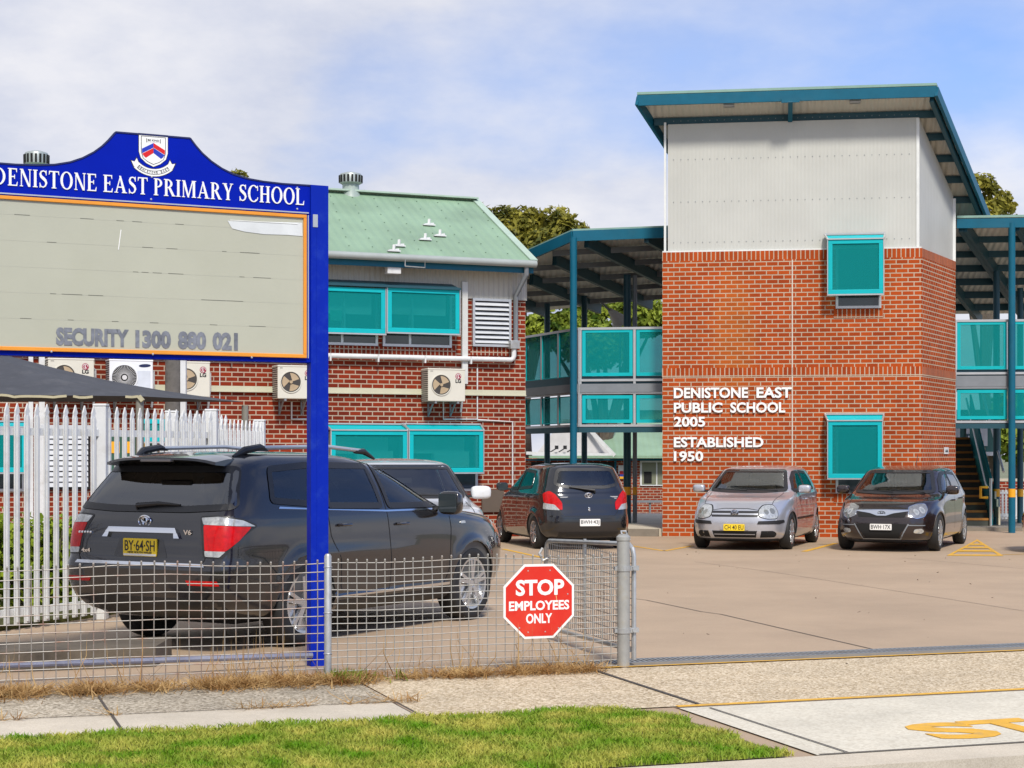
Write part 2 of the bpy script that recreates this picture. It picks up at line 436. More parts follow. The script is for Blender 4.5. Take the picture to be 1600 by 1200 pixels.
def leaf(name, c1, c2, scale=1.5):
    m, nt, N, L, b = nodes_of(name)
    b.inputs['Roughness'].default_value = 0.6; b.inputs['Specular IOR Level'].default_value = 0.25
    tcn = N.new('ShaderNodeTexCoord'); nz = N.new('ShaderNodeTexNoise'); nz.inputs['Scale'].default_value = scale; nz.inputs['Detail'].default_value = 5
    L.new(tcn.outputs['Object'], nz.inputs['Vector'])
    rp = N.new('ShaderNodeValToRGB'); rp.color_ramp.elements[0].position = .35; rp.color_ramp.elements[1].position = .65
    rp.color_ramp.elements[0].color = (*c1, 1); rp.color_ramp.elements[1].color = (*c2, 1)
    L.new(nz.outputs[0], rp.inputs[0]); L.new(rp.outputs[0], b.inputs['Base Color'])
    tl = N.new('ShaderNodeBsdfTranslucent'); L.new(rp.outputs[0], tl.inputs[0])
    mxs = N.new('ShaderNodeMixShader'); mxs.inputs[0].default_value = 0.3
    L.new(b.outputs[0], mxs.inputs[1]); L.new(tl.outputs[0], mxs.inputs[2]); L.new(mxs.outputs[0], N['Material Output'].inputs[0])
    return m

M_brick_l = brick('brick_dark_red', (.24, .030, .010), (.13, .018, .009), (.42, .33, .25))
M_brick_ls = brick('brick_dark_red_soldier', (.24, .030, .010), (.13, .018, .009), (.42, .33, .25), soldier=True)
M_brick_ts = brick('brick_orange_soldier', (.40, .068, .012), (.27, .042, .010), (.46, .36, .26), soldier=True)
M_clad = ribbed('white_corrugated', (.47, .475, .44), 0.076, 0, 0.5, 0.10)
M_clad_l = ribbed('beige_corrugated', (.46, .45, .40), 0.11, 0, 0.5, 0.8)
M_roofg = ribbed('green_roof_sheet', (.215, .325, .22), 0.20, 0, 0.5, 0.45, 0.16)
M_soffit = ribbed('roof_underside', (.62, .62, .56), 0.14, 0, 0.5, 0.8)
M_teal = mat('teal_paint', (.0, .40, .44), 0.5, var=.06, spec=.25)
M_blue_steel = mat('blue_teal_steel', (.004, .10, .165), 0.45, var=.12, spec=.25, dirt=(.05, .12, .15), damt=.25)
M_dark_steel = mat('dark_teal_steel', (.008, .06, .085), 0.5)
M_screen = mesh_screen('teal_screen', (.0, .265, .265), .48)
M_alu = mat('aluminium', (.52, .53, .53), 0.35, 0.6, var=.08)
M_grey = mat('grey_steel', (.20, .22, .24), 0.5, 0.2)
M_white = mat('white_paint', (.62, .63, .63), 0.45, var=.07, dirt=(.36, .34, .30), dscale=5, damt=.45)
M_cream = mat('cream_paint', (.50, .49, .36), 0.5, var=.06)
M_black = mat('black_rubber', (.012, .012, .012), 0.7)
M_blackp = mat('black_plastic', (.016, .016, .017), 0.45)
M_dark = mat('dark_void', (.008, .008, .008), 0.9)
M_win = mat('window_glass_dark', (.03, .04, .045), 0.06, spec=0.8, var=.3, vscale=1.5)
M_galv = mat('galvanised_steel', (.42, .43, .43), 0.42, 0.55, var=.2, vscale=9, dirt=(.30, .24, .16), dscale=5, damt=.5)
M_wire = mat('rusting_galvanised_wire', (.29, .27, .24), 0.5, 0.2, var=.15, vscale=6, dirt=(.23, .075, .03), dscale=5.0, damt=1.0)
M_yellow = mat('yellow_road_paint', (.66, .36, .03), 0.7, var=.15, vscale=8, dirt=(.30, .22, .12), dscale=7, damt=.6)
M_yband = mat('yellow_band', (.75, .36, .01), 0.5)
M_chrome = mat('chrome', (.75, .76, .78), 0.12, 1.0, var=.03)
M_alloy = mat('alloy_silver', (.55, .56, .57), 0.25, 0.8, var=.05)
M_txtw = mat('white_letters', (.80, .80, .78), 0.5, var=.03)
M_txtk = mat('black_letters', (.012, .012, .012), 0.5)

# ------------------------------------------------------------------ ground, road, paths
RD = Frame(0, 0, 18.5)                 # along the street (x) and away from it (y)
def sheet(name, m, pts, z, label=None, depth=0.0, kind='structure', cat=None, parent=None):
    mb = MB()
    if depth: mb.prism(pts, (0, 0, z - depth), (1, 0, 0), (0, 1, 0), (0, 0, depth))
    else: mb.add([(p[0], p[1], z) for p in pts], [tuple(range(len(pts)))])
    o = mb.build(name, m, parent)
    if not depth and o.data.polygons[0].normal.z < 0:
        o.data.flip_normals()
    return tag(o, label, cat, None, kind)
def rdpoly(pts): return [tuple(RD.world(x, y)[:2]) for x, y in pts]
def rdrect(x0, x1, y0, y1): return rdpoly([(x0, y0), (x1, y0), (x1, y1), (x0, y1)])

M_ground = mat('far_ground', (.16, .17, .10), 0.9, vscale=.05, var=.25)
M_park = speckled('worn_brown_concrete', (.35, .255, .170), (.38, .278, .187), (.405, .30, .20), 220, 0.75, 0.08, 0.14, 0.4)
M_aggr = speckled('exposed_aggregate', (.25, .185, .105), (.47, .37, .235), (.66, .56, .41), 70, 0.9, 0.5, 0.12, 1.5)
M_aggd = speckled('weathered_aggregate', (.14, .115, .075), (.32, .27, .195), (.50, .44, .34), 70, 0.9, 0.6, 0.3, 1.2)
M_conc = speckled('pale_concrete', (.44, .38, .29), (.50, .44, .345), (.55, .49, .39), 160, 0.85, 0.1, 0.16, 1.3)
M_apron = speckled('apron_concrete', (.48, .435, .345), (.56, .515, .415), (.60, .56, .46), 60, 0.85, 0.1, 0.13, 1.2)
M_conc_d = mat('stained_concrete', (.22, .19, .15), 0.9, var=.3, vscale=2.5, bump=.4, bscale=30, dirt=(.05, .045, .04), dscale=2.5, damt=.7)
M_road = speckled('asphalt', (.035, .035, .036), (.06, .06, .06), (.11, .11, .105), 130, 0.85, 0.5, 0.2, 1)
M_joint = mat('joint_sealant', (.075, .062, .05), 0.9)
M_soil = mat('lawn_soil', (.10, .10, .022), 0.95, var=.4, vscale=8)

sheet('ground', M_ground, [(-1500, -300), (1500, -300), (1500, 2500), (-1500, 2500)], -1.2)
sheet('car_park', M_park, rdrect(-70, 70, 8.5, 43.0), 0.0, depth=1.15)
sheet('road', M_road, rdrect(-70, 70, -6, 8.13), -0.13)
sheet('kerb', M_conc, rdrect(-70, 70, 8.12, 8.47), 0.012, depth=0.3)
sheet('footpath', M_aggr, rdrect(2.95, 60, 10.46, 12.52), 0.008)
sheet('footpath', M_aggd, rdrect(-60, 2.93, 11.22, 12.5), 0.008)
sheet('footpath', M_conc, rdrect(-60, 2.90, 10.45, 11.20), 0.012)
sheet('driveway_apron', M_apron, rdrect(4.62, 60, 8.50, 10.37), 0.010)
sheet('lawn_bed', M_soil, rdpoly([(-60, 8.48), (4.44, 8.48), (4.45, 9.6), (4.39, 10.2), (4.22, 10.46), (-60, 10.46)]), 0.016)
for x0, x1, y0, y1 in ((4.62, 40, 8.472, 8.497), (2.915, 2.93, 10.46, 11.2), (4.80, 4.825, 10.46, 12.5), (1.06, 1.08, 10.45, 11.2), (-1.75, -1.73, 10.45, 11.2), (1.06, 1.075, 11.2, 12.2), (4.80, 4.815, 8.5, 10.3), (-60, 2.9, 11.2, 11.22), (4.8, 60, 12.52, 12.70)):
    sheet('joint', M_joint if y1 - y0 < .1 or x1 - x0 < 1 else M_conc_d, rdrect(x0, x1, y0, y1), 0.0165)
sheet('kerb_line', M_yellow, rdrect(4.62, 40, 10.37, 10.44), 0.0175)
sheet('kerb_line', M_yellow, rdrect(4.85, 40, 12.47, 12.515), 0.0175)

def ground_line(name, pix, w, m, z=0.004):
    mb = MB()
    for a, b in zip(pix[:-1], pix[1:]):
        p, q = Vector(gp(*a)), Vector(gp(*b)); d = (q - p).normalized(); n = Vector((-d.y, d.x)) * w / 2
        mb.add([(*(p - n), z), (*(q - n), z), (*(q + n), z), (*(p + n), z)], [(0, 1, 2, 3)])
    o = mb.build(name, m)
    return tag(o, kind='structure')
ground_line('pavement_crack', [(985, 935), (1010, 938), (1096, 956), (1126, 960), (1225, 983), (1365, 1015)], 0.016, M_joint)
ground_line('pavement_crack', [(1085, 878), (1200, 893), (1330, 913), (1480, 936), (1600, 955)], 0.010, M_joint)
ground_line('pavement_crack', [(1410, 872), (1600, 889)], 0.012, M_joint)
ground_line('pavement_crack', [(1385, 1018), (1400, 1026)], 0.02, M_joint)
ground_line('parking_line', [(986, 853), (1038, 861), (1082, 853)], 0.09, M_yellow)
ground_line('parking_line', [(1256, 862), (1306, 849)], 0.11, M_yellow)
ground_line('parking_line', [(786, 858), (850, 872)], 0.09, M_yellow)
ground_line('parking_line', [(1560, 867), (1640, 865)], 0.06, M_yellow)
# painted triangle of a speed hump
tri = [gp(1479, 868.5), gp(1568, 869), gp(1527, 843)]
def lerp2(a, b, t): return (a[0] + (b[0] - a[0]) * t, a[1] + (b[1] - a[1]) * t)
mb = MB(); cx = (sum(p[0] for p in tri) / 3, sum(p[1] for p in tri) / 3)
inn = [lerp2(p, cx, .20) for p in tri]
for i in range(3):
    j = (i + 1) % 3
    mb.add([(*tri[i], .005), (*tri[j], .005), (*inn[j], .005), (*inn[i], .005)], [(0, 1, 2, 3)])
for t in (.18, .42, .66):
    a, b = lerp2(inn[0], inn[2], t), lerp2(inn[1], inn[2], t); c, d = lerp2(inn[0], inn[2], t + .13), lerp2(inn[1], inn[2], t + .13)
    mb.add([(*a, .007), (*b, .007), (*d, .007), (*c, .007)], [(0, 1, 2, 3)])
tag(mb.build('hump_marking', M_yellow), kind='structure')
# stencilled word across the driveway
for ch, x in (('S', 5.56), ('T', 5.99), ('O', 6.50), ('P', 7.0)):
    o = lettering(ch, RD.world(x, 8.70, .0125), (RD.c, RD.s, 0), (-RD.s, RD.c, 0), .46, .57, M_yellow, bold=.035, depth=.004, name='road_lettering')
    tag(o, kind='structure')

# drain grate across the entrance
dg_ = thing('drain_grate', 'long dark steel drain grate set across the car park entrance', 'drain', RD.world(4.85, 12.78, 0), R(18.5))
mb = MB(); mb.box(0, 14, 0, .02, -.02, .012); mb.box(0, 14, .21, .23, -.02, .012); mb.build('grate_frame', M_grey, dg_)
mb = MB()
for k in range(310): mb.box(.03 + k * .045, .048 + k * .045, .02, .21, -.02, .009)
mb.build('grate_bars', M_galv, dg_)
mb = MB(); mb.box(0, 14, .02, .21, -.05, .002); mb.build('channel', M_dark, dg_)

# ------------------------------------------------------------------ grass and dry litter
def blades(name, m, pts, hmin, hmax, w, lean, label, cat, seed, bend=0.5):
    rng = np.random.default_rng(seed); n = len(pts)
    a = rng.uniform(0, 2 * np.pi, n); h = rng.uniform(hmin, hmax, n); l = rng.uniform(0, lean, n) * h; la = rng.uniform(0, 2 * np.pi, n)
    ww = rng.uniform(.6, 1.2, n) * w
    dx, dy = np.cos(a) * ww / 2, np.sin(a) * ww / 2; lx, ly = np.cos(la) * l, np.sin(la) * l
    V = np.zeros((n, 5, 3)); P = np.asarray(pts)
    V[:, 0] = P + np.stack([-dx, -dy, 0 * a], 1); V[:, 1] = P + np.stack([dx, dy, 0 * a], 1)
    mid = P + np.stack([lx * bend * .6, ly * bend * .6, h * .6], 1)
    V[:, 2] = mid + np.stack([dx, dy, 0 * a], 1) * .8; V[:, 3] = mid - np.stack([dx, dy, 0 * a], 1) * .8
    V[:, 4] = P + np.stack([lx, ly, h], 1)
    i = np.arange(n)[:, None] * 5
    loops = np.concatenate([i + np.array([[0, 1, 2, 3]]), i + np.array([[3, 2, 4]])], 1).ravel()
    me = bpy.data.meshes.new(name)
    me.vertices.add(n * 5); me.vertices.foreach_set('co', V.ravel())
    me.loops.add(n * 7); me.loops.foreach_set('vertex_index', loops.astype(np.int32))
    st = (np.arange(n)[:, None] * 7 + np.array([[0, 4]])).ravel(); tt = np.tile([4, 3], n)
    me.polygons.add(n * 2); me.polygons.foreach_set('loop_start', st.astype(np.int32)); me.polygons.foreach_set('loop_total', tt.astype(np.int32))
    me.update(calc_edges=True); me.validate()
    me.materials.append(m)
    o = bpy.data.objects.new(name, me); COL.objects.link(o)
    return tag(o, label, cat, None, 'stuff')
M_grass = leaf('lawn_grass', (.13, .29, .006), (.50, .47, .09), 3.0)
rng = np.random.default_rng(5)
def rdpts(n, x0, x1, y0, y1, z, edge=None):
    x = rng.uniform(x0, x1, n); y = rng.uniform(y0, y1, n)
    if edge is not None:
        k = edge(x, y); x, y = x[k], y[k]
    return np.stack([x * RD.c - y * RD.s, x * RD.s + y * RD.c, np.full(len(x), z)], 1)
blades('grass', M_grass, rdpts(95000, -2.6, 4.58, 8.47, 10.52, .016, lambda x, y: (x < 4.43 + .05 * np.sin(y * 9) - np.maximum(0, y - 9.9) * .35) & (y < 10.47 + .04 * np.sin(x * 7) + .02 * np.sin(x * 31))),
         .015, .042, .009, 1.5, 'short patchy green lawn between kerb and footpath', 'grass', 11)
M_dry = leaf('dry_grass', (.30, .15, .045), (.58, .40, .18), 6)
def along_fence(n, sx0, sx1, spread, z):
    x = rng.uniform(sx0, sx1, n * 2); w_ = .55 + .45 * np.sin(x * 5.3) * np.sin(x * 2.1 + 1) + .3 * np.sin(x * 13.7); x = x[rng.uniform(0, 1, n * 2) < np.clip(w_, .06, 1)][:n]; n = len(x); y = 12.42 - np.abs(rng.normal(0, spread, n)) + rng.uniform(-.02, .12, n)
    return np.stack([x * RD.c - y * RD.s, x * RD.s + y * RD.c, np.full(n, z)], 1)
lit = np.concatenate([along_fence(7000, -1.6, 4.9, .10, .012), along_fence(5200, -1.6, 3.2, .17, .012), rdpts(700, -1.6, 3.1, 11.17, 11.25, .012, lambda x, y: np.sin(x * 7) + np.sin(x * 2.7 + 1) > .2)])
blades('dry_litter', M_dry, lit, .012, .085, .009, 4.5, 'brown dead grass littering the foot of the wire fence', 'dry grass', 12, 1.3)
tall = np.concatenate([along_fence(40, -.2, .4, .02, .01), along_fence(36, 2.0, 2.5, .02, .01), along_fence(60, 3.2, 4.8, .02, .01), along_fence(70, 0, 3.2, .04, .01)])
blades('dry_stalks', M_dry, tall, .16, .42, .007, .9, 'tall pale dry grass stalks growing through the wire fence', 'dry grass', 13, 1.6)
M_weed = leaf('weed_green', (.12, .20, .02), (.28, .30, .04), 6)
blades('green_weeds', M_weed, along_fence(260, 2.7, 3.3, .1, .012), .03, .10, .012, 1.4, 'small green weeds at the foot of the fence post', 'weeds', 14, 1.0)

# scattered leaves and grit on the car park
k_ = 110; gx = rng.uniform(-5, 11, k_); gy = rng.uniform(13.5, 33, k_)
blades('leaf_litter', mat('dead_leaf', (.10, .07, .04), .9, var=.5, vscale=1), np.stack([gx, gy, np.full(k_, .004)], 1), .004, .015, .025, 3.0, 'small dead leaves and grit scattered over the car park', 'leaf litter', 15, 1.0)

# ------------------------------------------------------------------ trees and shrubs
def crown_mesh(name, m, lumps, n, size, parent, seed, hollow=.55):
    rng = np.random.default_rng(seed)
    vol = np.array([l[3] * l[4] * l[5] for l in lumps]) ** .67; pk = rng.choice(len(lumps), n, p=vol / vol.sum())
    Lm = np.array(lumps)[pk]
    d = rng.normal(size=(n, 3)); d /= np.linalg.norm(d, axis=1)[:, None]
    r = rng.uniform(hollow, 1.08, n)[:, None]
    # clumps: snap towards a set of twig ends so gaps appear
    tw = rng.normal(size=(len(lumps), 26, 3)); tw /= np.linalg.norm(tw, axis=2)[:, :, None]
    t = tw[pk, rng.integers(0, 26, n)]
    d = d * .42 + t * .75; d /= np.linalg.norm(d, axis=1)[:, None]
    c = Lm[:, :3] + d * r * Lm[:, 3:6]
    nn = d * .7 + rng.normal(size=(n, 3)) * .6 + np.array([0, 0, .35]); nn /= np.linalg.norm(nn, axis=1)[:, None]
    a = np.cross(nn, rng.normal(size=(n, 3))); a /= np.linalg.norm(a, axis=1)[:, None]; b = np.cross(nn, a)
    s = (rng.uniform(.6, 1.35, n) * size)[:, None]
    V = np.stack([c - a * s, c - b * s * .45 + nn * s * .12, c + a * s, c + b * s * .45 + nn * s * .12], 1)
    me = bpy.data.meshes.new(name); me.vertices.add(n * 4); me.vertices.foreach_set('co', V.ravel())
    me.loops.add(n * 4); me.loops.foreach_set('vertex_index', np.arange(n * 4, dtype=np.int32))
    me.polygons.add(n); me.polygons.foreach_set('loop_start', np.arange(n, dtype=np.int32) * 4); me.polygons.foreach_set('loop_total', np.full(n, 4, np.int32))
    me.update(calc_edges=True); me.materials.append(m)
    o = bpy.data.objects.new(name, me); COL.objects.link(o); o.parent = parent
    return o
M_bark = mat('bark', (.10, .08, .06), 0.9, var=.3, vscale=8)
M_leaf1 = leaf('olive_foliage', (.06, .07, .008), (.38, .34, .05), 1.6)
M_leaf2 = leaf('green_foliage', (.05, .10, .008), (.32, .38, .045), 1.6)
def tree(label, x, y, h, lumps, n, size, m, seed, z0=-1.2, name='broadleaf_tree'):
    t = thing(name, label, 'tree', (x, y, z0))
    rnd = random.Random(seed); mb = MB()
    mb.tube([(0, 0, 0), (.1, 0, h * .25), (0, .1, h * .5), (.05, 0, h * .7)], [.28, .22, .17, .1], 8)
    for l in lumps:
        mb.tube([(0, .05, h * .38), (l[0] * .5, l[1] * .5, h * .38 + (l[2] - h * .38) * .6), (l[0], l[1], l[2])], [.14, .08, .03], 6)
    mb.build('trunk', M_bark, t, True)
    crown_mesh('crown', m, lumps, n, size, t, seed)
    return t
def lumps_from(spec, x, y, z0):
    """spec: (px, py, radius px, squash) at distance y"""
    s = y / F; out = []
    for i, (px, py, r, q) in enumerate(spec):
        out.append(((px - 800) * s - x, ((i * 37) % 5 - 2) * r * s * .25, H + (HOR - py) * s - z0, r * s, r * s, r * s * q))
    return out
tr = lambda label, Y, spec, n, size, m, seed, name='broadleaf_tree': (lambda x: tree(label, x, Y, H + (HOR - min(p[1] for p in spec)) * Y / F + 1.2, lumps_from(spec, x, Y, -1.2), n, size, m, seed, -1.2, name))((sum(p[0] for p in spec) / len(spec) - 800) * Y / F)
tr('olive green tree rising behind the green roof beside the canopy', 62, [(735, 350, 36, .85), (790, 355, 36, .9), (822, 365, 48, .9), (865, 362, 42, .85), (893, 362, 28, .7), (850, 410, 60, .8), (770, 400, 60, .8)], 16000, .13, M_leaf1, 21)
tr('bright green tree seen under the canopy above the teal balustrade', 58, [(850, 520, 40, .7), (900, 505, 44, .7), (950, 500, 46, .7), (1000, 495, 44, .75), (1025, 500, 36, .7), (930, 540, 60, .6)], 14000, .12, M_leaf2, 22)
tr('sparse tree with dark twigs behind the tall roof at right', 60, [(1528, 292, 26, .7), (1552, 312, 28, .6), (1572, 322, 20, .5), (1540, 350, 44, .8), (1500, 380, 70, .8)], 5200, .13, M_leaf1, 23)
tr('small tree top showing behind the blue sign header', 66, [(372, 276, 16, .5), (352, 290, 18, .6), (385, 300, 24, .7), (370, 330, 40, .8)], 1600, .13, M_leaf1, 24)
tr('low tree top just clearing the green roof ridge', 64, [(575, 312, 22, .5), (590, 320, 26, .5), (600, 345, 40, .8)], 1600, .13, M_leaf1, 25)
tr('tree behind the stairs under the right hand walkway', 60, [(1580, 690, 40, .8), (1600, 640, 50, .8)], 2500, .18, M_leaf2, 26)
# hedge behind the palisade
M_hedge = leaf('hedge_leaves', (.09, .17, .008), (.34, .42, .035), 4)
for i, (px, Y, w, h, lab) in enumerate(((30, 18.6, .42, 1.0, 'leafy green shrub behind the white pickets, nearest the photo edge'), (88, 18.8, .34, 1.0, 'yellow green shrub behind the white pickets beside the dark four wheel drive'), (-60, 18.2, .5, 1.2, 'shrub at the end of the row behind the white pickets'))):
    X = (px - 800) / F * Y
    t = thing('shrub', lab, 'shrub', (X, Y, 0), 0, 'shrubs behind the white palisade')
    mb = MB()
    for k in range(5): mb.tube([(0, 0, 0), (.12 * math.cos(k * 1.3), .12 * math.sin(k * 1.3), h * .5), (.25 * math.cos(k * 1.3), .25 * math.sin(k * 1.3), h * .85)], [.02, .014, .005], 5)
    mb.build('stem', M_bark, t)
    crown_mesh('foliage', M_hedge, [(0, 0, h * .35, w, w, h * .4), (.1, 0, h * .7, w * .8, w * .8, h * .33), (-.12, .1, h * .55, w * .8, w * .8, h * .4)], 2600, .05, t, 40 + i, .3)

# ------------------------------------------------------------------ the long classroom building at left
L = Frame((821 - 800) / F * 35.4, 35.4, 22.9)
lb = thing('classroom_building', 'two storey dark red brick classroom block with pale green metal roof', 'building', (L.ox, L.oy, 0), L.a)
ye = -.5
z_e = L.z(680, 405, ye); yr = 2.73; z_r = L.z(700, 314, yr)
x_end = L.x(836, ye)
mb = MB(); mb.box(-15, 0, 0, 5.4, -.02, z_e - .05); mb.build('wall', M_brick_l, lb)
mb = MB(); mb.box(-15, .02, -.03, -.002, L.z(720, 466), z_e - .02); mb.build('wall_cladding', M_clad_l, lb)
# roof
mb = MB(); th = .05
A, B, Cc = (ye, z_e), (yr, z_r), (yr + 3.2, z_e)
for (p, q) in ((A, B), (B, Cc)):
    mb.add([(-15, p[0], p[1]), (x_end, p[0], p[1]), (x_end, q[0], q[1]), (-15, q[0], q[1]),
            (-15, p[0], p[1] + th), (x_end, p[0], p[1] + th), (x_end, q[0], q[1] + th), (-15, q[0], q[1] + th)],
           [(0,3,2,1),(4,5,6,7),(0,1,5,4),(1,2,6,5),(2,3,7,6),(3,0,4,7)])
roof = mb.build('roof', M_roofg, lb)
mb = MB(); mb.bar((-15, yr, z_r + .08), (x_end, yr, z_r + .08), .34, .035)
mb.bar((x_end - .02, ye, z_e + .07), (x_end - .02, yr, z_r + .07), .16, .03)
mb.build('ridge_capping', mat('green_capping', (.36, .46, .38), .5), roof)
mb = MB()
rr = random.Random(3)
for i in range(7):
    for k in range(26):
        t = .10 + i * .135; y = ye + (yr - ye) * t; z = z_e + (z_r - z_e) * t + .055
        mb.box(-12 + k * .48 + i * .07, -11.978 + k * .48 + i * .07, y - .011, y + .011, z, z + .008)
mb.build('roof_screws', mat('screw_green', (.13, .20, .15), .6), roof)
for (px, py) in ((670, 357), (664, 380), (623, 390), (687, 374), (615, 398)):
    # small access brackets on the sheets
    t = 0.5
    for _ in range(20):
        y = ye + (yr - ye) * t; x, z = L.pix(px, py, y); t += (z - (z_e + (z_r - z_e) * t)) * .25
    mb = MB(); y = ye + (yr - ye) * t; z = z_e + (z_r - z_e) * t + .06
    mb.box(x - .13, x + .13, y - .05, y + .05, z, z + .025); mb.bar((x, y, z), (x + .02, y + .02, z + .14), .05, .03); mb.bar((x - .09, y, z + .02), (x + .12, y + .03, z + .05), .03, .04)
    mb.build('roof_bracket', M_white, roof)
# gutter, fascia, eave bits
mb = MB(); mb.tube([(-15, ye - .05, z_e - .01), (x_end, ye - .05, z_e - .01)], .075, 10); mb.build('gutter', mat('gutter_grey', (.30, .33, .32), .45), lb, True)
mb = MB(); mb.box(-15, x_end - .02, ye + .03, ye + .06, z_e - .19, z_e - .03); mb.build('fascia', M_blue_steel, lb)
mb = MB(); mb.box(-15, x_end - .03, ye + .06, -.035, z_e - .09, z_e - .06); mb.build('soffit', mat('soffit_grey', (.40, .40, .37), .7), lb)
x, z = L.pix(615, 420, -.4); mb = MB(); mb.box(x - .14, x + .14, -.45, -.25, z - .10, z + .09); mb.build('eave_lamp', M_white, lb, bevel=.01)
x0, z0 = L.pix(633, 416, -.6); x1, z1 = L.pix(664, 402, -.6)
mb = MB(); mb.tube([(x0, -.6, z0), (x1, -.6, z0 - .01), (x1, -.6, z1), (x0, -.6, z1), (x0, -.6, z0)], .012, 6); mb.build('eave_bracket', M_galv, lb)
# turbine vents
for (px, top, bot, w) in ((548, 267, 309, 36), (57, 233, 285, 38)):
    x = L.x(px, yr); s = L.world(x, yr).y / F; zt = L.z(px, top, yr); zb = L.z(px, bot, yr) - .05
    r = w / 2 * s; hh = zt - zb
    mb = MB(); mb.lathe([(r * 1.0, 0), (r * .72, hh * .30), (r * .72, hh * .52)], (x, yr, zb), 'z', 20); v = mb.build('roof_vent', mat('vent_green_grey', (.30, .36, .33), .45), roof, True)
    mb = MB(); mb.lathe([(r * .72, 0), (r * .98, hh * .06), (r * 1.0, hh * .30), (r * .9, hh * .37), (r * .4, hh * .43), (0.001, hh * .44)], (x, yr, zb + hh * .52), 'z', 24); mb.build('turbine', mat('vent_top', (.34, .38, .37), .4, .3), v, True)
    mb = MB()
    for k in range(18):
        a = 2 * math.pi * k / 18; c, s_ = math.cos(a), math.sin(a)
        mb.bar((x + r * c, yr + r * s_, zb + hh * .59), (x + r * 1.01 * c, yr + r * 1.01 * s_, zb + hh * .83), r * .17, .02)
    mb.build('vane_gaps', M_dark, v)

def sun_screen(root, fr, px0, px1, py0, py1, proj, slope, panes=1, mull=True):
    """boxed teal sun screen standing proud of a window"""
    y = -proj
    x0, z1 = fr.pix(px0, py0, y); x1, _ = fr.pix(px1, py0, y); z0 = fr.z((px0 + px1) / 2, py1, y); z1 = fr.z((px0 + px1) / 2, py0, y)
    fw = .085; g = MB()
    g.box(x0, x1, y, y + .05, z0, z0 + fw); g.box(x0, x1, y, y + .05, z1 - fw, z1)
    g.box(x0, x0 + fw, y, y + .05, z0 + fw, z1 - fw); g.box(x1 - fw, x1, y, y + .05, z0 + fw, z1 - fw)
    o = g.build('sun_screen', M_teal, root, bevel=.006)
    p = MB(); p.box(x0 + fw, x1 - fw, y + .02, y + .03, z0 + fw, z1 - fw); p.build('screen_panel', M_screen, o)
    e = MB()
    e.box(x0 - .02, x1 + .02, y - .012, y + .06, z0 - .03, z0 - .002); e.box(x0 - .02, x0 - .002, y - .01, y + .06, z0, z1); e.box(x1 + .002, x1 + .02, y - .01, y + .06, z0, z1)
    e.bar((x0 + .04, y + .06, z0 + .05), (x0 + .04, -.002, z0 + .05), .03, .03); e.bar((x1 - .04, y + .06, z0 + .05), (x1 - .04, -.002, z0 + .05), .03, .03)
    e.build('screen_trim', M_alu, o)
    if slope:
        t = MB(); t.add([(x0, y + .01, z1 + .003), (x1, y + .01, z1 + .003), (x1 + .05, -.01, z1 + slope), (x0 - .05, -.01, z1 + slope)], [(0, 1, 2, 3)])
        t.build('screen_top', M_teal, o)
        t = MB(); t.bar((x0 - .02, y - .005, z1 + .012), (x1 + .02, y - .005, z1 + .012), .03, .025); t.bar((x0 - .05, -.03, z1 + slope + .02), (x1 + .05, -.03, z1 + slope + .02), .04, .03)
        t.bar((x0 - .015, y, z1 + .02), (x0 - .06, -.02, z1 + slope + .02), .03, .03); t.bar((x1 + .015, y, z1 + .02), (x1 + .06, -.02, z1 + slope + .02), .03, .03)
        t.build('screen_top_frame', M_alu, o)
    return x0, x1, z0, z1
def window(root, x0, x1, z0, z1, mulls, yf=-.03, m=None):
    g = MB(); fw = .05
    g.box(x0, x1, yf - .02, yf + .03, z0, z0 + fw); g.box(x0, x1, yf - .02, yf + .03, z1 - fw, z1)
    g.box(x0, x0 + fw, yf - .02, yf + .03, z0 + fw, z1 - fw); g.box(x1 - fw, x1, yf - .02, yf + .03, z0 + fw, z1 - fw)
    for q in mulls: g.box(q - fw / 2, q + fw / 2, yf - .018, yf + .03, z0 + fw, z1 - fw)
    o = g.build('window', m or M_alu, root)
    p = MB(); p.box(x0 + fw * .5, x1 - fw * .5, yf, yf + .02, z0 + fw * .5, z1 - fw * .5); p.build('pane', M_win, o)
    return o
def soldier(root, m, x0, x1, z, h=.22, y=-.012):
    b = MB(); b.box(x0, x1, y, -.001, z - h, z); return b.build('soldier_course', m, root)
M_room = mat('pale_blind', (.80, .82, .78), .8)
M_room2 = mat('paper_green', (.20, .55, .42), .8)
# upper storey windows behind their screens
for (a, b) in ((295, 398), (400, 501), (505, 602), (606, 718)):
    x0, x1, z0, z1 = sun_screen(lb, L, a, b, 448 if b < 600 else 449 + (b - 600) * .02, 518 if b < 600 else 520, .32, 0)
    mb = MB(); q_ = x0 + (x1 - x0) * .37; mb.box(q_ - .02, q_ + .02, -.20, -.17, z0 + .05, z1 - .05); mb.build('mullion', M_white, lb)
    w = window(lb, x0 - .01, x1 - .06, L.z(600, 541), z1 - .05, [x0 + (x1 - x0) * .37], m=M_alu)
    p = MB(); p.box(x0 + .1, x1 - .2, -.062, -.056, z1 - .50, z1 - .1); p.build('blind', M_room, w)
x0 = L.x(508); x1 = L.x(718, -.3)
mb = MB(); mb.add([(-14, -.36, L.z(600, 447, -.32)), (x1, -.36, L.z(600, 447, -.32)), (x1 - .06, -.03, L.z(600, 440, 0)), (-14, -.03, L.z(600, 440, 0))], [(0, 1, 2, 3)])
mb.box(-14, x1, -.37, -.33, L.z(600, 449, -.32), L.z(600, 445.5, -.32)); mb.build('screen_hood', M_dark_steel, lb)
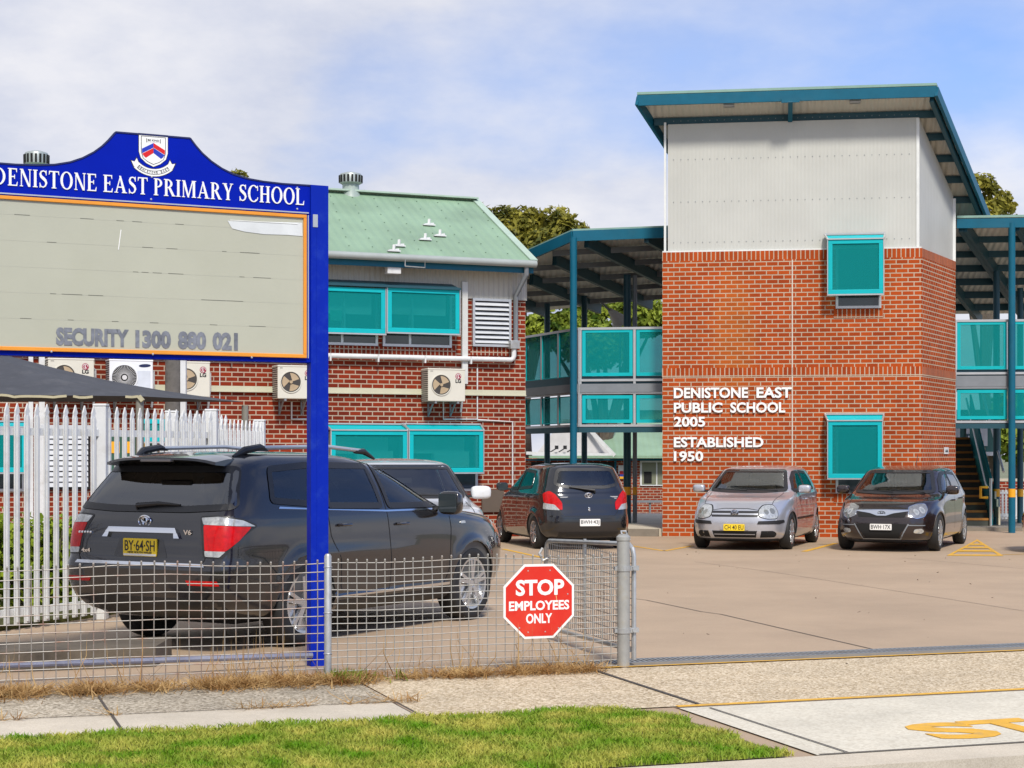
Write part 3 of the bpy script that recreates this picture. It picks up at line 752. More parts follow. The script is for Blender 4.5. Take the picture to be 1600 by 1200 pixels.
# things seen dimly through the upper right screen: letters and a card
tx, tz = L.pix(612, 489, -.08)
q = MB(); lettering('READING', (L.x(652, -.085), -.085, tz), (-1, 0, 0), (0, 0, 1), .50, .09, M_txtw, bold=.01, depth=.003, mb=q); q.build('lettering', M_txtw, lb, fixn=True)
q = MB(); a, z = L.pix(516, 491, -.08); q.box(a, a + .24, -.085, -.08, z - .12, z + .08); q.build('paper_notice', M_room2, lb)
q = MB(); a, z = L.pix(613, 510, -.08)
for k in range(3): q.box(a + k * .2, a + .02 + k * .2, -.085, -.08, z - .1, z + .18)
q.box(a, a + .5, -.086, -.079, z + .05, z + .07); q.build('chart', M_txtk, lb)
soldier(lb, M_brick_ls, -14, L.x(712), L.z(600, 541) - .01, .17)
# louvre beside them
x0, z1 = L.pix(737, 466); x1 = L.x(797); z0 = L.z(767, 542)
mb = MB(); mb.box(x0, x0 + .05, -.07, -.002, z0, z1); mb.box(x1 - .05, x1, -.07, -.002, z0, z1); mb.box(x0, x1, -.072, -.003, z1 - .05, z1); mb.box(x0, x1, -.074, -.003, z0, z0 + .05)
lv = mb.build('louvre', M_alu, lb)
mb = MB(); nsl = 9
for k in range(nsl):
    z = z0 + .07 + (z1 - z0 - .12) * k / nsl
    mb.add([(x0 + .05, -.085, z), (x1 - .05, -.085, z), (x1 - .05, -.03, z + .07), (x0 + .05, -.03, z + .07)], [(0, 1, 2, 3)])
mb.build('louvre_blades', mat('louvre_grey', (.50, .52, .54), .4), lv)
mb = MB(); mb.box(x0 + .05, x1 - .05, -.02, -.012, z0 + .05, z1 - .05); mb.build('louvre_back', M_dark, lv)
soldier(lb, M_brick_ls, x0 - .03, x1 + .05, z0 - .005, .17)
# string beam
mb = MB(); za, zb = L.z(600, 607), L.z(600, 616); mb.box(-15, -.01, -.05, .0, zb, za); mb.box(-15, -.01, -.07, -.05, zb, zb + .025); mb.build('string_beam', M_cream, lb)
# pipes
zp = L.z(660, 559, -.12); xc = L.x(803, -.12)
mb = MB(); mb.tube([(-15, -.12, zp), (xc - .06, -.12, zp), (xc - .02, -.12, zp + .03), (xc, -.12, zp + .08), (xc, -.12, L.z(803, 545, -.12))], .052, 10)
for k in range(14): mb.bar((-14 + k * .98, -.005, zp - .02), (-14 + k * .98, -.18, zp - .03), .03, .15)
mb.build('drain_pipe', M_white, lb, True)
mb = MB(); zt = L.z(803, 536, -.12); mb.box(xc - .1, xc + .1, -.2, -.02, zt - .12, zt + .05); mb.build('rainwater_head', M_galv, lb, bevel=.01)
mb = MB(); mb.tube([(L.x(822, ye), ye - .02, z_e - .02), (L.x(822, ye), ye - .02, z_e - .22), (L.x(806, -.1), -.1, L.z(806, 462, -.1)), (L.x(806, -.1), -.1, zt)], .05, 10); mb.build('downpipe', M_grey, lb, True)
x = L.x(724); mb = MB(); mb.box(x - .06, x + .06, -.1, -.034, L.z(724, 600), L.z(724, 441)); mb.build('cable_duct', mat('duct_grey', (.55, .56, .54), .5), lb)
mb = MB(); a, z = L.pix(745, 620); mb.tube([(a, -.03, L.z(745, 575)), (a, -.03, L.z(745, 655)), (L.x(692), -.03, L.z(692, 655)), (L.x(692), -.03, L.z(692, 628))], .016, 6)
a = L.x(800); mb.tube([(L.x(745), -.03, L.z(745, 656)), (a, -.03, L.z(800, 659)), (a, -.03, L.z(800, 760))], .016, 6)
mb.tube([(L.x(455), -.03, L.z(455, 628)), (L.x(455), -.03, L.z(455, 655)), (L.x(478), -.03, L.z(478, 655))], .018, 6)
mb.tube([(L.x(343), -.02, L.z(343, 570)), (L.x(343), -.02, L.z(343, 655))], .01, 5)
mb.build('conduit', M_white, lb)
# lower storey
for (a, b) in ((518, 636), (640, 755)):
    x0, x1, z0, z1 = sun_screen(lb, L, a, b, 673, 738, .34, .12)
    w = window(lb, x0, x1, L.z(650, 768), z1 - .02, [x0 + (x1 - x0) * .38])
    p = MB(); p.box(x0 + .15, x1 - .3, -.062, -.056, z1 - .45, z1 - .12); p.build('blind', M_room, w)
    p = MB(); p.box(x1 - .95, x1 - .2, -.075, -.066, z0 + .1, z0 + .42); p.build('poster', M_room, w)
x0, x1, z0, z1 = sun_screen(lb, L, -60, 42, 668, 738, .34, .10); window(lb, x0, x1, L.z(0, 768), z1 - .02, [x0 + .5])
mb = MB(); a, b = L.x(757), L.x(815); mb.box(L.x(752), L.x(786), -.05, -.002, L.z(770, 800), L.z(770, 765)); mb.build('vent_panel', mat('vent_brown', (.10, .075, .055), .6), lb)
x0, z1 = L.pix(62, 664); x1 = L.x(140); z0 = L.z(100, 765)
mb = MB(); mb.box(x0, x1, -.06, -.002, z0, z1); lv = mb.build('louvre', M_dark, lb)
mb = MB()
for k in range(11):
    z = z0 + .05 + (z1 - z0 - .1) * k / 11
    mb.add([(x0 + .04, -.09, z), (x1 - .04, -.09, z), (x1 - .04, -.065, z + .08), (x0 + .04, -.065, z + .08)], [(0, 1, 2, 3)])
mb.box(x0, x1, -.1, -.06, z1 - .14, z1); mb.build('louvre_blades', mat('louvre_grey', (.5, .52, .54), .4), lv)
mb = MB(); mb.box(L.x(165), L.x(240), -.05, -.002, 0, L.z(200, 672)); dr = mb.build('door', mat('dark_green_door', (.03, .09, .06), .5), lb)
mb = MB()
for k in range(3): mb.box(L.x(172 + k * 22), L.x(186 + k * 22), -.065, -.05, L.z(200, 708), L.z(200, 690))
mb.build('door_panes', M_yband, dr)
x0, x1, z0, z1 = sun_screen(lb, L, 215, 262, 655, 690, .3, 0)

def air_con(px0, px1, py0, py1, kind, label):
    d = .40; y0 = -.44
    x0, zt = L.pix(px0, py0, y0); x1 = L.x(px1, y0); zt = L.z((px0 + px1) / 2, py0, y0); zb = L.z((px0 + px1) / 2, py1, y0)
    w, h = x1 - x0, zt - zb
    p = L.world(x0 + w / 2, y0 + d / 2, zb)
    t = thing('air_conditioner', label, 'air conditioner', p, L.a, 'air conditioners on the brick wall')
    col = mat('ac_cream', (.60, .58, .50), .45, var=.04) if kind == 'lg' else mat('ac_white', (.70, .72, .75), .4, var=.03)
    mb = MB(); mb.box(-w / 2, w / 2, -d / 2, d / 2, 0, h); mb.box(-w / 2 - .008, w / 2 + .008, -d / 2 - .008, d / 2 + .008, h - .03, h + .004); mb.build('casing', col, t, bevel=.012)
    fx = -w * .15 if kind == 'lg' else -w * .16; fz = h * .50; fr_ = h * (.30 if kind == 'lg' else .34)
    yf = -d / 2
    mb = MB(); mb.lathe([(fr_, -.004), (fr_, -.001), (0.001, -.001)], (fx, yf, fz), 'y', 36); fan = mb.build('fan', M_dark if kind == 'sam' else mat('fan_recess', (.045, .04, .035), .6), t)
    mb = MB(); mb.lathe([(fr_ * 1.0, -.001), (fr_ * 1.02, -.016), (fr_ * 1.10, -.016), (fr_ * 1.12, -.001)], (fx, yf, fz), 'y', 36); mb.build('fan_ring', col, fan, True)
    bl = MB()
    if kind == 'lg':
        for k in range(3):
            a0 = R(20 + 120 * k); pts = []
            for j in range(7): pts.append((fx + fr_ * .9 * math.cos(a0 + j * .22), yf - .006, fz + fr_ * .9 * math.sin(a0 + j * .22)))
            c1 = (fx + .03 * math.cos(a0), yf - .012, fz + .03 * math.sin(a0))
            bl.add([c1] + pts, [tuple(range(8))])
        bl.lathe([(0.001, -.03), (fr_ * .16, -.03), (fr_ * .16, -.002)], (fx, yf, fz), 'y', 16)
        bl.build('fan_blades', mat('fan_tan', (.42, .32, .20), .5), fan)
    else:
        for k in range(44):
            a = 2 * math.pi * k / 44
            bl.bar((fx + fr_ * .3 * math.cos(a), yf - .01, fz + fr_ * .3 * math.sin(a)), (fx + fr_ * .98 * math.cos(a + .15), yf - .01, fz + fr_ * .98 * math.sin(a + .15)), .006, .006, (0, 1, 0))
        bl.lathe([(0.001, -.03), (fr_ * .2, -.03), (fr_ * .2, -.002)], (fx, yf, fz), 'y', 16)
        bl.build('fan_guard', mat('guard_white', (.6, .6, .6), .4), fan)
    if kind == 'lg':
        cxx, cz = w * .31, h * .77; rr_ = .062
        mb = MB(); mb.lathe([(rr_, -.001), (rr_, -.004), (.001, -.004)], (cxx, yf, cz), 'y', 24); e = mb.build('emblem', mat('emblem_maroon', (.30, .03, .06), .4), t)
        mb = MB(); mb.bar((cxx - .005, yf - .006, cz + .035), (cxx - .005, yf - .006, cz - .025), .012, .003, (0, 1, 0)); mb.bar((cxx - .005, yf - .006, cz - .025), (cxx + .022, yf - .006, cz - .025), .003, .012)
        mb.tube([(cxx + .045 * math.cos(R(a)), yf - .006, cz + .045 * math.sin(R(a))) for a in range(0, 290, 20)], .005, 4); mb.build('emblem_mark', M_txtw, e)
        lettering('LG', (w * .31 - .06, yf, h * .565), (1, 0, 0), (0, 0, 1), .12, .075, M_txtk, t, .04)
        mb = MB(); mb.box(-w * .44, -w * .37, yf - .003, yf, h * .91, h * .925); mb.build('small_print', M_txtk, t)
    else:
        mb = MB(); mb.add([(w * .31 + .11 * math.cos(2 * math.pi * k / 24), yf - .004, h * .84 + .03 * math.sin(2 * math.pi * k / 24) + .006 * math.cos(2 * math.pi * k / 24)) for k in range(24)], [tuple(range(24))])
        mb.build('emblem', mat('emblem_navy', (.01, .015, .07), .4), t)
        mb = MB(); mb.box(w * .14, w * .44, yf - .006, yf, h * .12, h * .70); mb.build('side_panel', mat('ac_grey', (.56, .60, .66), .4), t, bevel=.004)
    mb = MB()
    for sx in (-.3, .3):
        mb.bar((sx * w, -d / 2 - .02, -.025), (sx * w, d / 2 + .03, -.025), .04, .04); mb.bar((sx * w, d / 2 + .03, -.3), (sx * w, d / 2 + .03, 0), .04, .03); mb.bar((sx * w, -.05, -.04), (sx * w, d / 2 + .03, -.28), .03, .03)
    mb.build('wall_bracket', M_grey, t)
    mb = MB(); mb.tube([(w / 2 + .005, 0, h * .75), (w / 2 + .06, .05, h * .7), (w / 2 + .07, .1, h * .3), (w / 2 + .05, .18, -.2)], .022, 6); mb.build('refrigerant_pipe', M_white, t)
    mb = MB()
    for k in range(int(h / .04)): mb.box(-w / 2 - .004, -w / 2 - .001, -d / 2 + .02, d / 2 - .02, .02 + k * .04, .035 + k * .04)
    mb.build('side_fins', M_dark, t)
air_con(669, 727, 576, 627, 'lg', 'cream air conditioner on the brick wall directly above the right pair of lower teal screens')
air_con(434, 492, 571, 623, 'lg', 'cream air conditioner half hidden behind the blue sign post')
air_con(271, 328, 565, 620, 'lg', 'cream air conditioner just right of the weathered timber pole')
air_con(171, 239, 562, 618, 'sam', 'white air conditioner with round black fan guard and dark oval badge')
air_con(75, 147, 560, 614, 'lg', 'cream air conditioner partly covered by the dark canvas shade, leftmost of the row')
# more wall pipes behind the shade
mb = MB(); mb.box(L.x(60), L.x(69), -.09, -.002, .3, L.z(64, 520)); mb.box(L.x(44), L.x(51), -.07, -.002, .3, L.z(48, 520)); mb.build('cable_duct', M_white, lb)

# ------------------------------------------------------------------ stair tower
T = Frame((1035 - 800) / F * 35.5, 35.5, -8.5)
tw = thing('stair_tower', 'tall orange brick stair tower clad in white corrugated sheet under a teal skillion roof', 'tower', (T.ox, T.oy, 0), T.a)
tw_w = T.x(1440); sdir = (.339, .941); sl = 2.75
z_b = T.z(1035, 394.5)
M_brick_t = brick('brick_orange', (.41, .070, .012), (.28, .043, .010), (.46, .36, .26), stain=(1.45, 4.0, .55, 1.7, (.50, .19, .03)))
def para(x0, x1, inset, z0, z1f, z1b):
    p = [(x0 + inset, inset), (x1 - inset, inset), (x1 - inset + sl * sdir[0], sl * sdir[1]), (x0 + inset + sl * sdir[0], sl * sdir[1])]
    return [(x, y, z0) for x, y in p] + [(p[0][0], p[0][1], z1f), (p[1][0], p[1][1], z1f), (p[2][0], p[2][1], z1b), (p[3][0], p[3][1], z1b)]
BOXF = [(0,3,2,1),(4,5,6,7),(0,1,5,4),(1,2,6,5),(2,3,7,6),(3,0,4,7)]
mb = MB(); mb.add(para(0, tw_w, 0, -.02, z_b - .18, z_b - .18), BOXF); mb.build('wall', M_brick_t, tw)
mb = MB(); mb.add(para(-.004, tw_w + .004, 0, z_b - .18, z_b, z_b), BOXF); mb.build('soldier_course', M_brick_ts, tw)
rp0, rp1 = wp(995, 148, 34.95), wp(1463, 133, 34.2)
rz0 = (rp0.z + rp1.z) / 2
def tloc(v): return Vector((*T.local(v.x, v.y), v.z))
q0, q1 = tloc(rp0), tloc(rp1); q0.z = q1.z = rz0; q0.y = q1.y = (q0.y + q1.y) / 2
SL = -.445
def rk(p, k): return Vector((p.x + k * sdir[0], p.y + k * sdir[1], p.z + k * SL))
kf = -q0.y / sdir[1]
mb = MB(); mb.add(para(.06, tw_w, .05, z_b, rz0 + SL * kf - .24, rz0 + SL * (kf + sl) - .24), BOXF); mb.build('upper_cladding', M_clad, tw)
mb = MB()
mb.box(.03, .075, .03, .1, z_b, rz0 + SL * kf - .2); mb.box(tw_w - .1, tw_w - .04, .035, .06, z_b, rz0 + SL * kf - .25); mb.box(.0, tw_w, .01, .045, z_b - .002, z_b + .03)
mb.bar((tw_w - .03 + sl * sdir[0], sl * sdir[1], z_b), (tw_w - .03 + sl * sdir[0], sl * sdir[1], rz0 + SL * (kf + sl) - .3), .06, .06)
mb.build('cladding_trim', mat('trim_white', (.66, .68, .66), .4), tw)
mb = MB()
for zz in (T.z(1240, 184), T.z(1240, 245), T.z(1240, 312), T.z(1240, 376)):
    for k in range(34): mb.box(.22 + k * .148, .235 + k * .148, .04, .051, zz, zz + .015)
mb.build('cladding_screws', M_grey, tw)
# roof
KB = 4.6
c4 = [q0, q1, rk(q1, KB), rk(q0, KB)]
mb = MB(); mb.add([v for v in c4] + [v + Vector((0, 0, .05)) for v in c4], BOXF); troof = mb.build('roof', mat('roof_green_edge', (.20, .33, .28), .5), tw)
mb = MB(); mb.add([v - Vector((0, 0, .012)) for v in c4], [(0, 1, 2, 3)]); mb.build('roof_underside', M_soffit, troof)
mb = MB(); dz = Vector((0, 0, .12))
mb.bar(q0 - dz + Vector((0, .02, 0)), q1 - dz + Vector((0, .02, 0)), .05, .21); mb.bar(q1 - dz, rk(q1, KB) - dz, .06, .20); mb.bar(q0 - dz, rk(q0, KB) - dz, .06, .20)
mb.build('fascia', M_blue_steel, troof)
mb = MB()
for k in (.75, 1.5, 2.25, 3.0, 3.75, 4.5):
    a, b = rk(q0, k), rk(q1, k); mb.bar(a + Vector((.05, 0, -.10)), b + Vector((-.05, 0, -.10)), .07, .14)
ra = rk(Vector((tw_w + .12, q1.y, rz0)), .1); mb.bar(ra - Vector((0, 0, .2)), rk(ra, KB - .2) - Vector((0, 0, .2)), .08, .14)
mb.build('purlin', M_dark_steel, troof)
for (px, py) in ((1139, 163), (1336, 157)):
    x, z = T.pix(px, py, -.35); mb = MB(); mb.box(x - .11, x + .11, -.42, -.24, z - .05, z + .05); mb.build('eave_lamp', M_alu, troof, bevel=.01)
x, z = T.pix(1235, 163, -.4); mb = MB(); mb.bar((x, q0.y - .02, rz0 - .2), (x, .05, z - .22), .09, .12); mb.box(x - .18, x + .18, q0.y - .04, q0.y - .012, rz0 - .26, rz0 - .17); mb.build('bracket', M_blue_steel, troof)
# control joint, soldier band
x = T.x(1238); mb = MB(); mb.box(x - .012, x + .012, -.006, -.001, 0, z_b - .19); mb.build('control_joint', mat('joint_pale', (.55, .50, .42), .8), tw)
za, zb = T.z(1240, 574), T.z(1240, 588); mb = MB(); mb.add(para(0, tw_w, -.006, zb, za, za), BOXF); mb.build('soldier_band', M_brick_ts, tw)
for (a, b, c, d, e, f) in ((1294, 1380, 374, 459, 1311, 482), (1294, 1378, 658, 747, 1309, 771)):
    x0, x1, z0, z1 = sun_screen(tw, T, a, b, c, d, .33, .13)
    window(tw, x0 + .16, x1 - .02, T.z(1340, f), z1 - .1, [])
    soldier(tw, M_brick_ts, x0 + .12, x1 + .02, T.z(1340, f) - .01, .18)
for s_, a, b, c, d in (('DENISTONE', 1053, 1169, 605.5, 622.2), ('EAST', 1182, 1237, 605, 621.8), ('PUBLIC', 1053, 1129, 629, 645), ('SCHOOL', 1141, 1227, 628.5, 645), ('2005', 1053, 1102, 651, 667), ('ESTABLISHED', 1053, 1193, 683, 699), ('1950', 1053, 1099, 705, 721)):
    x0, z1 = T.pix(a, c); x1 = T.x(b); z0 = T.z((a + b) / 2, d); z1 = T.z((a + b) / 2, c)
    lettering(s_, (x0, -.012, z0), (1, 0, 0), (0, 0, 1), x1 - x0, z1 - z0, M_txtw, tw, .03, .03)
# small notice on the side wall
sp = (tw_w + 1.9 * sdir[0], 1.9 * sdir[1]); v = Vector((sdir[0], sdir[1], 0)); nrm = Vector((sdir[1], -sdir[0], 0))
mb = MB(); o_ = Vector((sp[0], sp[1], 0)) + nrm * .01; zz = T.z(1475, 704, 1.5)
mb.prism([(-.17, -.07), (.17, -.07), (.17, .07), (-.17, .07)], o_ + Vector((0, 0, zz)), v, (0, 0, 1), nrm * .012); ns = mb.build('notice', M_white, tw)
mb = MB(); mb.prism([(-.12, -.03), (-.05, .03), (0, -.02), (.05, .03), (.12, -.03)], o_ + nrm * .014 + Vector((0, 0, zz)), v, (0, 0, 1), nrm * .003); mb.build('notice_mark', M_txtk, ns)

# ------------------------------------------------------------------ covered walkways
def balustrade(root, fr, xs, zs, inset=.07, thin=False):
    """zs: top rail, panel top, panel bottom, beam top, beam bottom, lower panel top, lower panel bottom"""
    a = MB()
    for x in xs: a.box(x - .025, x + .025, -.03, .02, zs[6] - .06, zs[0])
    x0, x1 = min(xs), max(xs)
    for z in (zs[0], zs[2] - .06, zs[5] + .08, zs[6] - .03): a.box(x0 - .02, x1 + .02, -.035, .025, z - .05, z)
    a.build('railing', M_alu, root)
    b = MB(); b.box(x0, x1, -.06, .08, zs[4], zs[3]); b.build('floor_edge', M_grey, root)
    b = MB(); b.box(x0, x1, .03, .05, zs[3] - .01, zs[2]); b.build('kick_plate', M_dark_steel, root)
    for i in range(len(xs) - 1):
        p0, p1 = sorted((xs[i], xs[i + 1])); p0 += .04; p1 -= .04
        for (za, zb) in ((zs[1], zs[2]), (zs[5], zs[6])):
            g = MB(); fw = .02 if thin else inset
            g.box(p0, p1, -.02, .012, zb, zb + fw); g.box(p0, p1, -.02, .012, za - fw, za); g.box(p0, p0 + fw, -.02, .012, zb + fw, za - fw); g.box(p1 - fw, p1, -.02, .012, zb + fw, za - fw)
            o = g.build('infill_panel', M_teal, root)
            s = MB(); s.box(p0 + fw, p1 - fw, -.012, -.004, zb + fw, za - fw); s.build('screen_panel', M_screen, o)
YC = 36.5
wl_ = thing('covered_walkway', 'raised teal walkway with dark rafters between the classroom block and the tower', 'walkway', ((897 - 800) / F * YC, YC, 0))
W0 = Frame((904 - 800) / F * YC, YC, -8.5); W1 = Frame((904 - 800) / F * YC, YC, 112.9)
zsW = [H + (HOR - p) * YC / F for p in (512, 515, 588, 600, 613, 618, 661)]
def reparent_children(tmp, root):
    """bake a temporary frame into its pieces and hand them to the real thing"""
    mt = Matrix.LocRotScale(tmp.location, tmp.rotation_euler, None); mr = Matrix.LocRotScale(root.location, root.rotation_euler, None)
    d = mr.inverted() @ mt
    for ch in list(tmp.children):
        ch.parent = root
        ch.location = d.to_translation(); ch.rotation_euler = d.to_euler()
    bpy.data.objects.remove(tmp)
def tmp_at(fr):
    o = bpy.data.objects.new('assembly', None); COL.objects.link(o); o.location = (fr.ox, fr.oy, 0); o.rotation_euler = (0, 0, fr.a); return o
t_ = tmp_at(W0); balustrade(t_, W0, [W0.x(p) for p in (907, 991.5, 1080)], zsW)
mb = MB(); mb.box(W0.x(904), W0.x(1080), .08, 3.4, zsW[4], zsW[3] - .02); mb.build('floor_slab', M_dark_steel, t_)
mb = MB(); mb.box(W0.x(904), W0.x(1080), -.02, .06, zsW[6] - .2, zsW[6] - .08); mb.build('lower_beam', M_dark_steel, t_)
reparent_children(t_, wl_)
xl = W1.x(821); t_ = tmp_at(W1)
# the side run faces left: local y points away from the viewer's left
balustrade(t_, W1, [xl * k for k in (0, .36, .68, 1.0)], zsW, thin=True)
mb = MB(); mb.box(0, xl, -.02, .06, zsW[6] - .2, zsW[6] - .08); mb.build('lower_beam', M_dark_steel, t_)
reparent_children(t_, wl_)
wx, wy = wl_.location.x, wl_.location.y
def rl(v): return Vector((v[0] - wx, v[1] - wy, v[2]))
cC = wp(895, 369, YC); bsl, csl = .08, -.155
def cz(X, Y): return cC.z + bsl * (X - cC.x) + csl * (Y - cC.y)
def cpt(X, Y, dz=0): return rl((X, Y, cz(X, Y) + dz))
XR = 4.3
pl = [(cC.x, YC), (XR, YC + .45), (XR + 2.0, 42.5), (-.5, 43.5), ((812 - 800) / F * 38.0, 38.0)]
mb = MB(); mb.add([cpt(*p, .10) for p in pl] + [cpt(*p, .15) for p in pl], [(4, 3, 2, 1, 0), (5, 6, 7, 8, 9)] + [(i, (i + 1) % 5, (i + 1) % 5 + 5, i + 5) for i in range(5)])
cr = mb.build('roof', mat('roof_green_edge', (.20, .33, .28), .5), wl_)
mb = MB(); mb.add([cpt(*p, .09) for p in pl], [(0, 1, 2, 3, 4)]); mb.build('roof_underside', M_soffit, cr)
mb = MB(); mb.bar(cpt(*pl[0]), cpt(*pl[1]), .06, .22); mb.bar(cpt(*pl[0]), cpt(*pl[4]), .06, .22); mb.build('fascia', M_blue_steel, cr)
mb = MB()
for k in range(-3, 4):
    a = (cC.x + .30 + k * 1.28, YC + .3)
    n_ = 7.0; p0 = a; p1 = (a[0] + .474 * n_ * .95, a[1] + .88 * n_)
    # trim to the footprint at left and back
    pts = [(p0[0] + (p1[0] - p0[0]) * i / 40, p0[1] + (p1[1] - p0[1]) * i / 40) for i in range(41)]
    def inside(p): return p[1] < 43 and p[0] < XR + 1.5 and p[0] > (cC.x - (p[1] - YC) * .30)
    pts = [p for p in pts if inside(p)]
    if len(pts) > 3: mb.bar(cpt(*pts[0], -.06), cpt(*pts[-1], -.06), .10, .24)
mb.build('rafter', M_dark_steel, cr); mb = MB()
for k in range(1, 6):
    y = YC + k * 1.12; mb.bar(cpt(max(cC.x - k * .40, -.4), y + .1, .0), cpt(XR + .3 + k * .2, y + .5, .0), .06, .12)
mb.build('purlin', M_grey, cr)
def post(root, px, Y, z0, z1, r, m, square=False, band=None, name='post'):
    X = (px - 800) / F * Y - root.location.x; y = Y - root.location.y
    mb = MB()
    if square: mb.box(X - r, X + r, y - r, y + r, z0, z1)
    else: mb.tube([(X, y, z0), (X, y, z1)], r, 14)
    o = mb.build(name, m, root, True)
    if band:
        mb = MB(); mb.tube([(X, y, band - .09), (X, y, band + .09)], r * 1.06 if not square else r * 1.5, 14); mb.build('reflective_band', M_yband, o, True)
    return o
post(wl_, 896, YC - .12, 0, cC.z - .05, .075, M_blue_steel)
post(wl_, 855, 41.3, 0, 5.3, .07, M_dark_steel); post(wl_, 913, 41.5, 0, 5.5, .07, M_dark_steel); post(wl_, 980, 38.6, 0, 5.7, .085, M_dark_steel, band=H + (HOR - 767) * 38.6 / F)
post(wl_, 992, 38.7, .1, 5.7, .05, M_grey, band=H + (HOR - 767) * 38.7 / F, name='downpipe')
# searchlight shaped lamp on the walkway
fl = thing('floodlight', 'white round floodlight hanging under the teal canopy', 'floodlight', wp(966, 500, 41.0))
mb = MB(); mb.tube([(-.22, -.2, .22), (-.12, -.12, .14), (.0, 0, .02), (.05, .03, -.12)], [.05, .10, .17, .19], 14); mb.build('lamp_body', M_white, fl, True)
mb = MB(); mb.bar((-.2, -.18, .2), (-.45, -.3, .42), .05, .04); mb.bar((.05, .03, -.1), (.05, .2, -1.4), .05, .05); mb.build('bracket', M_grey, fl)

# right hand walkway
YR = 37.3
wr = thing('covered_walkway', 'raised teal walkway above the stairs, right of the brick tower', 'walkway', ((1581 - 800) / F * YR, YR, 0))
W2 = Frame((1581 - 800) / F * YR, YR, -6.0)
zsR = [H + (HOR - p) * YR / F for p in (499, 502, 577, 587, 604, 609, 655)]
t_ = tmp_at(W2); balustrade(t_, W2, [W2.x(p) for p in (1420, 1492.5, 1576, 1665)], zsR)
mb = MB(); mb.box(W2.x(1480, .1) , W2.x(1700), .08, 3.0, zsR[4], zsR[3] - .02); mb.build('floor_slab', M_dark_steel, t_)
mb = MB(); mb.box(W2.x(1480), W2.x(1700), -.02, .06, zsR[6] - .2, zsR[6] - .08); mb.build('lower_beam', M_dark_steel, t_)
zf = H + (HOR - 350) * YR / F; xa, xb = W2.x(1493), W2.x(1720)
def rz(y): return zf - .26 * max(y, -.2)
mb = MB(); mb.add([(xa, -.2, zf + .12), (xb, -.2, zf + .12), (xb, 6, rz(6) + .12), (xa, 6, rz(6) + .12), (xa, -.2, zf + .17), (xb, -.2, zf + .17), (xb, 6, rz(6) + .17), (xa, 6, rz(6) + .17)], BOXF)
ro = mb.build('roof', mat('roof_green_edge', (.20, .33, .28), .5), t_)
mb = MB(); mb.add([(xa, -.2, zf + .11), (xb, -.2, zf + .11), (xb, 6, rz(6) + .11), (xa, 6, rz(6) + .11)], [(0, 1, 2, 3)]); un = mb.build('roof_underside', M_soffit, t_)
mb = MB(); mb.box(xa, xb, -.2, -.14, zf - .10, zf + .10); mb.build('fascia', M_blue_steel, t_)
mb = MB()
for k in range(1, 7): mb.bar((xa, k * .88, rz(k * .88) + .02), (xb, k * .88, rz(k * .88) + .02), .08, .16)
for x in (xa + .1, -2.2, -1.0, .1, 1.2): mb.bar((x, -.1, zf - .05), (x + 2.5, 6, rz(6) - .05), .10, .24)
mb.build('rafter', M_dark_steel, t_)
reparent_children(t_, wr)
bz = lambda Y: H + (HOR - 770) * Y / F
post(wr, 1581, YR - .15, 0, zf, .075, M_blue_steel, band=bz(YR)); post(wr, 1557, 39.6, 0, 5.9, .075, M_dark_steel, band=bz(39.6)); post(wr, 1594, 40.6, 0, 5.6, .07, M_dark_steel, band=bz(40.6))

# outdoor stairs under it
ST = Frame((1486 - 800) / F * 39.0, 39.0, -6.0)
stt = thing('staircase', 'flight of dark steps with orange brown nosings rising beside the brick tower', 'stairs', (ST.ox, ST.oy, 0), ST.a)
wst = ST.x(1546); n = 12; rise = .168; run = .25
M_tread = mat('tread_dark', (.05, .055, .045), .8, var=.25, vscale=4); M_nose = mat('nosing_ochre', (.36, .15, .02), .6, var=.2, vscale=6)
mb = MB(); ms_ = MB()
for k in range(n):
    mb.box(-.5, wst, k * run, n * run, .08 + k * rise, .08 + (k + 1) * rise); ms_.box(-.5, wst - .02, k * run - .012, k * run + .05, .08 + (k + 1) * rise - .045, .08 + (k + 1) * rise + .006)
mb.build('steps', M_tread, stt); ms_.build('step_nosing', M_nose, stt)
mb = MB(); zt = .08 + n * rise
mb.prism([(-.05, .1), (.05, 1.15), (n * run, zt + 1.05), (n * run, zt - .1), (.6, .3)], (wst + .03, 0, 0), (0, 1, 0), (0, 0, 1), (.04, 0, 0)); mb.build('side_panel', mesh_screen('stair_screen', (.0, .13, .14), .15), stt)
mb = MB(); mb.tube([(wst - .05, -.1, .95), (wst - .05, .15, 1.0), (wst - .05, n * run, zt + .95)], .025, 8); mb.tube([(wst + .3, -.05, 1.3), (wst + .3, n * run, zt + 1.2)], .03, 8); mb.tube([(wst + .02, -.05, 0), (wst + .02, -.05, 1.15)], .03, 8); mb.build('handrail', M_alu, stt, True)
mb = MB(); mb.tube([(wst - .06, -.1, .95), (wst - .22, -.16, .95), (wst - .22, -.16, .72), (wst - .06, -.1, .72)], .035, 8); mb.build('handrail_end', M_yband, stt, True)
mb = MB(); rise2 = .5
for k in range(10): mb.box(wst + .20, wst + .24, k * run, (k + 1) * run + .02, .1 + k * rise, .34 + (k + 1) * rise)
mb.build('stringer', mat('stringer_cream', (.55, .50, .36), .6), stt)
